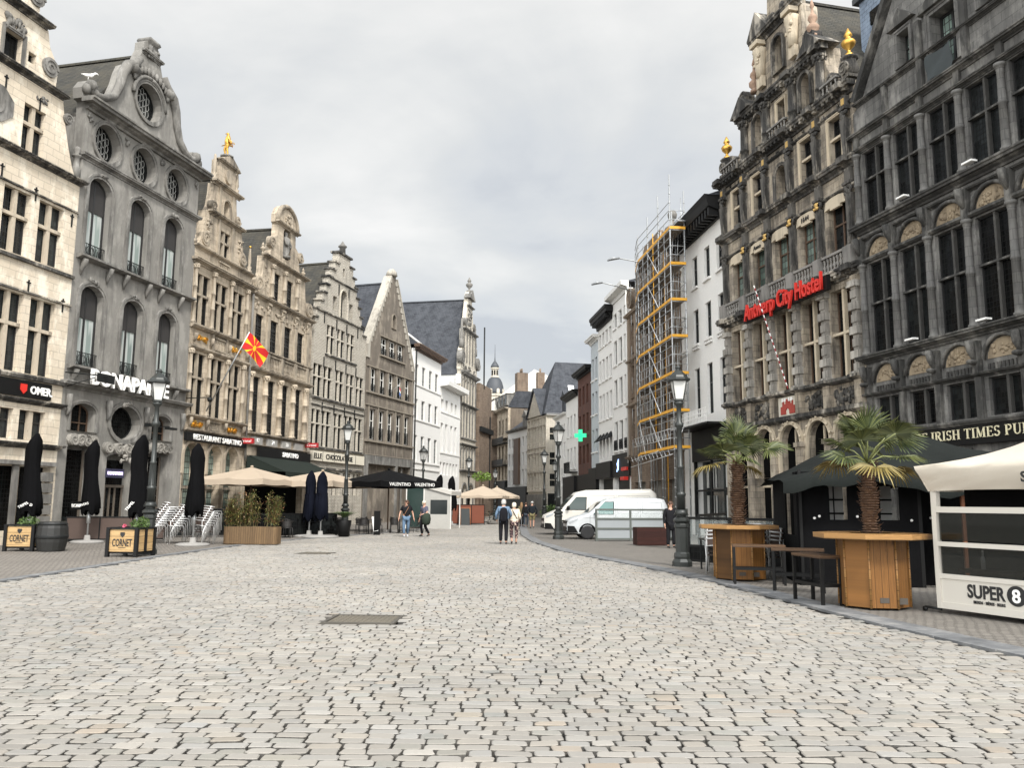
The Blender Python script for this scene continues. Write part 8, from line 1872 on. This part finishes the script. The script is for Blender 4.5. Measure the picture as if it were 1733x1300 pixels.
def fan_palm(loc, label, zt, sc=1.0, seed=1, n=26, dirs=None, lp=1.0):
    e = empty('palm_tree', loc, 0, label, 'palm'); rd = random.Random(seed); b = MB(); H = zt; N = 34; rings = []
    prof = []
    for i in range(N):
        z = .9+(H-.9)*i/N; r = (.145+.025*math.sin(i*.4))*sc; prof += [(r*.82, z), (r*1.12, z+(H-.9)/N*.7)]
    b.lathe(prof, n=14, sm=False); rd2 = random.Random(seed+5)
    for k in range(240):
        a = rd2.uniform(0, 6.283); z = rd2.uniform(.95, H+.05); r = .15*sc; p = Vector((r*math.cos(a), r*math.sin(a), z)); o = Vector((math.cos(a), math.sin(a), .9)).normalized()*rd2.uniform(.04, .1); s = Vector((-math.sin(a), math.cos(a), 0))*.03
        b.add([tuple(p-s), tuple(p+s), tuple(p+o+s*.5), tuple(p+o-s*.5)], [(0, 1, 2, 3)])
    b.build('trunk', M_trunk, e)
    st = MB(); new = MB(); old = MB(); hub = Vector((0, 0, H+.02)); F_ = dirs or []
    if not F_:
        for k in range(n):
            a = k*2.399+seed; el = 80-82*(k/n)**.9+rd.uniform(-7, 7); F_.append((a, el, rd.uniform(.5, .85)*(.8 if k < 5 else 1), k > n*.76))
    for (a, el, Lp, isold) in F_:
        Lp *= sc*lp; d = Vector((math.cos(a)*math.cos(R(el)), math.sin(a)*math.cos(R(el)), math.sin(R(el)))); sag = Vector((0, 0, -.16*Lp*math.cos(R(el)))); m_ = hub+d*Lp*.5+Vector((0, 0, .03)); c = hub+d*Lp+sag; st.tube([hub, m_, c], [.016, .011, .009], 5)
        d2 = (c-m_).normalized(); side = d2.cross(Vector((0, 0, 1)));
        if side.length < .1: side = Vector((math.sin(a), -math.cos(a), 0))
        side.normalize(); tw = rd.uniform(-.5, .5); up_ = side.cross(d2).normalized(); side = (side*math.cos(tw)+up_*math.sin(tw)).normalized(); up_ = side.cross(d2).normalized()
        R_ = rd.uniform(.48, .62)*sc; nb = 34; tgt = old if isold else new
        for j in range(nb):
            t = (j/(nb-1)-.5)*R(250); L = R_*(.72+.28*math.cos(t*.55))*rd.uniform(.9, 1.05); v = d2*math.cos(t)+side*math.sin(t); w = v.cross(up_).normalized(); fold = up_*.012
            p0 = c+v*.02; p1 = c+v*L*.5+up_*(.02+.03*math.cos(t)); droop = rd.uniform(.0, .16)*L*(2.2 if isold else 1); p2 = c+v*L*.82-Vector((0, 0, droop*.35)); p3 = c+v*L*(.98)-Vector((0, 0, droop)); ww = .019*sc
            vs = [tuple(p0), tuple(p1-w*ww+fold), tuple(p1-fold), tuple(p1+w*ww+fold), tuple(p2-w*ww*.55), tuple(p2+w*ww*.55), tuple(p3)]
            tgt.add(vs, [(0, 2, 1), (0, 3, 2), (1, 2, 4), (2, 5, 4), (2, 3, 5), (4, 5, 6)])
    st.build('leaf_stalks', plain('palm stalk', (.2, .22, .08), .5), e); new.build('crown', M_palml, e); old.build('old_fronds', M_palmd, e); return e
fan_palm((5.12, 18.85, 0), 'left fan palm growing through the farther bar table', 2.55, .98, 2, 12)
fan_palm((5.98, 13.95, 0), 'right fan palm growing through the nearer bar table', 2.34, .9, 11, 15, lp=1.12)
def high_bench(loc, rz, label, L=1.0, h=.8):
    e = empty('high_bench', loc, rz, label, 'bench', 'high black benches'); b = MB()
    for x in (-L/2, L/2):
        for y in (-.17, .17): MB().box(x-.025, x+.025, y-.025, y+.025, 0, h-.03).build('leg', M_black, e)
    MB().box(-L/2-.03, L/2+.03, -.2, .2, h-.03, h+.02).build('seat', wood('dark bench seat', (.16, .09, .05), (.1, .06, .035), .13, .5, vert=False), e)
    MB().box(-L/2+.03, L/2-.03, -.19, -.15, .3, .35).box(-L/2+.03, L/2-.03, .15, .19, .3, .35).box(-L/2-.02, -L/2+.02, -.14, .14, .3, .35).box(L/2-.02, L/2+.02, -.14, .14, .3, .35).build('foot_rail', M_black, e)
high_bench((5.2, 17.7, 0), R(-12), 'black high bench in front of the farther wooden bar table', 1.0); high_bench((5.25, 14.5, 0), R(-80), 'black high bench at the left side of the nearer wooden bar table', .9); high_bench((5.55, 16.3, 0), R(-20), 'black high bench between the two wooden bar tables by the kiosk', .9)
# ------------------------------------------------------------------ black kiosk with canopy
M_tent = fabric('black tent canvas', (.011, .013, .012), var=.4)
kt = empty('kiosk', (6.05, 17.6, 0), R(-10), 'black canvas kiosk with a draped canopy and window openings between the two palms', 'kiosk'); w_, d_ = 5.2, 3.6
b = MB(); b.panel([(0, 0), (2.35, 0), (2.35, 2.35), (0, 2.35)], [[(.62, 1.35), (.98, 1.35), (.98, 2.0), (1.08, 2.2), (.52, 2.2), (.62, 2.0)], [(1.6, 1.35), (2.0, 1.35), (2.0, 2.05), (1.6, 2.05)]], 0, .05); b.build('front_wall', M_blkc, kt)
b = MB(); b.box(-.04, 0, 0, d_, 0, 1.0); b.box(-.04, 0, 0, .4, 1.0, 2.35); b.box(-.04, 0, 1.6, d_, 1.0, 2.35); b.build('side_wall', M_blkc, kt)
b = MB(); b.box(.55, 1.1, 1.0, 1.02, 1.0, 2.3); b.box(1.5, 2.1, 1.0, 1.02, 1.0, 2.1); bw_ = b.build('inner_window', plain('painted daylight pane', (.55, .55, .53), .4), kt)  # brightness seen through the openings is put into these opaque panes' colour
b = MB()
for x in (.75, .9, 1.7, 1.85): b.box(x-.012, x+.012, .97, 1.0, 1.0, 2.3)
for z in (1.45, 1.75): b.box(.55, 1.1, .96, 1.0, z, z+.04); b.box(1.5, 2.1, .96, 1.0, z, z+.04)
b.build('inner_bars', M_black, kt)
b = MB(); b.box(2.35, 2.42, 0, .07, 0, 2.6); b.box(3.3, 3.36, -.4, -.34, 0, 2.5); b.box(w_-.1, w_, 0, .07, 0, 2.4); b.box(0, .06, -.06, 0, 0, 2.4); bs(b, 'post', M_black, kt)
b = MB(); b.box(2.42, w_, .6, .65, 0, 2.4); b.build('back_drape', M_blkc, kt)
b = MB(); b.box(3.02, 3.18, -.5, -.42, 0, 2.35); b.build('timber_post', wood('brown post', (.22, .09, .045), (.18, .07, .035), .2), kt)
b = MB(); b.tube([(3.3, -.62, .3), (3.3, -.6, 1.9)], .014, 6); b.build('steel_rod', M_steel, kt)
b = MB(); b.box(3.4, 4.3, -.8, -.76, 0, 1.25); b.build('grey_panel', plain('grey weathered panel', (.07, .068, .06), .8, var=.5), kt)
vs = []; nu, nv = 30, 16
for j in range(nv+1):
    for i in range(nu+1):
        u, v = i/nu, j/nv; x = -.4+u*(w_+.7); y = -.75+v*(d_+1.4); ed = min(v, 1-v)*2; rx = min(1, u/.42, (1-u)/.55+.12); z = 2.2+(1.05*min(1, ed*1.3)**.8)*min(1, max(0, rx))**.8; z += .03*math.sin(u*22+v*5)+.04*math.sin(v*14+u*9)*(1-ed)-.10*math.cos(u*11)*(1-ed)
        vs.append((x, y, z))
for i in range(nu+1):
    p = vs[i]; vs.append((p[0], p[1]+.02, p[2]-.22-.04*math.sin(i*1.3)))
b = MB(); b.add(vs, [(j*(nu+1)+i, j*(nu+1)+i+1, (j+1)*(nu+1)+i+1, (j+1)*(nu+1)+i) for j in range(nv) for i in range(nu)]+[((nv+1)*(nu+1)+i, (nv+1)*(nu+1)+i+1, i+1, i) for i in range(nu)], True); b.build('canopy', M_tent, kt)
b = MB()
for (x, y, z) in ((.4, -.05, 1.42), (1.15, -.05, 1.42), (2.2, -.05, 1.35), (3.7, -.3, 2.2), (4.0, -.2, 1.5), (.3, -.05, 1.38), (2.7, .4, 1.4)): b.blob((x, y, z), (.03, .03, .03))
b.build('festoon_bulb', M_signw, kt)
# ------------------------------------------------------------------ white framed beer terrace
M_wal = plain('cream white aluminium', (.56, .53, .47), .4, var=.03, bump=0); sP = Vector((6.72, 13.25)); sQ = Vector((9.35, 7.55)); SL = (sQ-sP).length; sA = math.atan2(sQ.y-sP.y, sQ.x-sP.x)
se = empty('terrace_enclosure', (sP.x, sP.y, 0), sA, 'white framed glass terrace wall lettered SUPER 8 at the right edge', 'terrace wall'); b = MB(); zr = [.1, .56, 1.05, 1.58]
for k in range(3): x = k*SL/2; b.box(x-.04, x+.04, -.045, .045, .08, 1.62)
b.box(-.04, .06, -.045, .045, 1.62, 2.1)
for z, t_ in ((.1, .1), (.56, .07), (1.05, .07), (1.57, .09)):
    for k in range(2): b.box(k*SL/2+.04, (k+1)*SL/2-.04, -.04, .04, z-.02, z-.02+t_)
b.build('frame', M_wal, se)
pn = MB()
for k in range(2): pn.box(k*SL/2+.04, (k+1)*SL/2-.04, -.02, .0, .18, .54)
pn = pn.build('lettered_panel', M_wal, se)
M_gter = clearglass('dark terrace glass', (.01, .012, .01), .55)
b = MB(); b.box(.06, SL, -.006, .006, .61, 1.03); b.box(.06, SL, -.006, .006, 1.12, 1.55); b.build('glass', M_gter, se)
text('SUPER', .78, -.026, .385, .27, M_ink, pn, width=.6, ext=.004, off=.008)
o8 = MB(); o8.prism([(1.25+.145*math.cos(a), .38+.145*math.sin(a)) for a in [k*math.pi/12 for k in range(24)]], -.03, -.02); o8 = o8.build('round_emblem', M_ink, pn); text('8', 1.25, -.036, .38, .26, M_signw, o8, ext=.004, off=.006)
text('BIEREN · BIÈRES · BEERS', .82, -.026, .235, .06, M_ink, pn, width=.5, ext=.003, off=.002)
text('SUPER', SL/2+1.2, -.026, .385, .27, M_ink, pn, width=.6, ext=.004, off=.008)
MB().box(.1, SL, .3, .62, .62, .68).build('counter', wood('dark counter boards', (.1, .06, .035), (.07, .04, .025), .15), se)
MB().box(.0, SL, .7, .76, 0, 2.0).build('dark_curtain', M_blkc, se)
b = MB(); b.tube([(0, 0, .06), (-.28, -.02, .07)], .02, 6); b.T = Matrix.Translation((-.28, -.02, .04)) @ Matrix.Rotation(R(90), 4, 'X'); b.lathe([(.04, -.015), (.04, .015)], n=12); b.T = None; b.build('castor', M_iron, se)
M_canv = fabric('cream awning canvas', (.52, .47, .395), var=.06)
rf = empty('canvas_roof', (sP.x, sP.y, 0), sA, 'cream canvas roof over the white framed terrace, lettered SUPER 8', 'awning'); vs = []; nu, nv = 36, 8
for j in range(nv+1):
    for i in range(nu+1):
        u = i/nu; v = j/nv; x = -.22+u*(SL+.6); fo = math.exp(-x*1.2); y = -.16+v*2.6; z = 2.28+v*1.25*min(1, .15+u*3.2)+.02*math.sin(u*30)*(1-v)-.04*math.sin(math.pi*min(1, v*4))*(1-fo); vs.append((x, y, z))
top_n = len(vs)
for j in range(1, 7):
    for i in range(nu+1):
        u = i/nu; x = -.22+u*(SL+.6)+.19*(j/6)*math.exp(-u*9); t_ = j/6; bul = .09*math.sin(math.pi*t_)*(1-math.exp(-u*6)); fold = .028*math.sin(6*t_*3+u*46)*math.exp(-u*5)+.012*math.sin(u*60+t_*6); vs.append((x, -.17-bul*.6+.10*t_-fold, 2.28-.40*t_+.02*math.sin(u*9)*t_))
f = [(j*(nu+1)+i, j*(nu+1)+i+1, (j+1)*(nu+1)+i+1, (j+1)*(nu+1)+i) for j in range(nv) for i in range(nu)]
def idx(j, i): return i if j == 0 else top_n+(j-1)*(nu+1)+i
f += [(idx(j+1, i), idx(j+1, i+1), idx(j, i+1), idx(j, i)) for j in range(6) for i in range(nu)]
cv = MB().add(vs, f, True).build('canvas', M_canv, rf); text('SUPER 8', 1.95, -.25, 2.07, .2, M_ink, cv, ext=.006, off=.006); text('BIEREN · BIÈRES · BEERS', 1.95, -.2, 1.94, .045, M_ink, cv, ext=.003)
b = MB(); vs = [(-.22, -.16+v*2.6, 2.28+v*1.25*.15) for v in (0, .5, 1)]+[(-.03, -.1+v*2.6, 1.88) for v in (0, .5, 1)]; b.add(vs, [(0, 1, 4, 3), (1, 2, 5, 4)], True); b.build('end_flap', M_canv, rf)
# small things: bright bulbs and window boxes already belong to their owners
low = empty('cafe_table', (5.35, 21.4, 0), 0, 'dark terrace table behind the nearest lamp', 'table'); MB().box(-.5, .4, -.35, .35, .75, .79).build('tabletop', M_dkch, low)
for x, y in ((-.45, -.3), (.35, -.3), (-.45, .3), (.35, .3)): MB().box(x-.02, x+.02, y-.02, y+.02, 0, .75).build('leg', M_iron, low)
for i, (u, lab) in enumerate(((.45, 'clear bottle inside the white framed terrace, the left one'), (1.15, 'clear bottle inside the white framed terrace, the right one'))):
    q = sP+(sQ-sP).normalized()*u+Vector((.25, .12))*1.2; e = empty('bottle', (q.x+.14, q.y+.14, .68), 0, lab, 'bottle', 'bottles on the terrace counter'); MB().lathe([(.035, 0), (.035, .16), (.015, .21), (.015, .27)], n=10).build('glass_body', plain('pale bottle glass', (.5, .52, .5), .2), e); MB().lathe([(.017, .27), (.017, .29)], n=8).build('cap', M_signw, e)
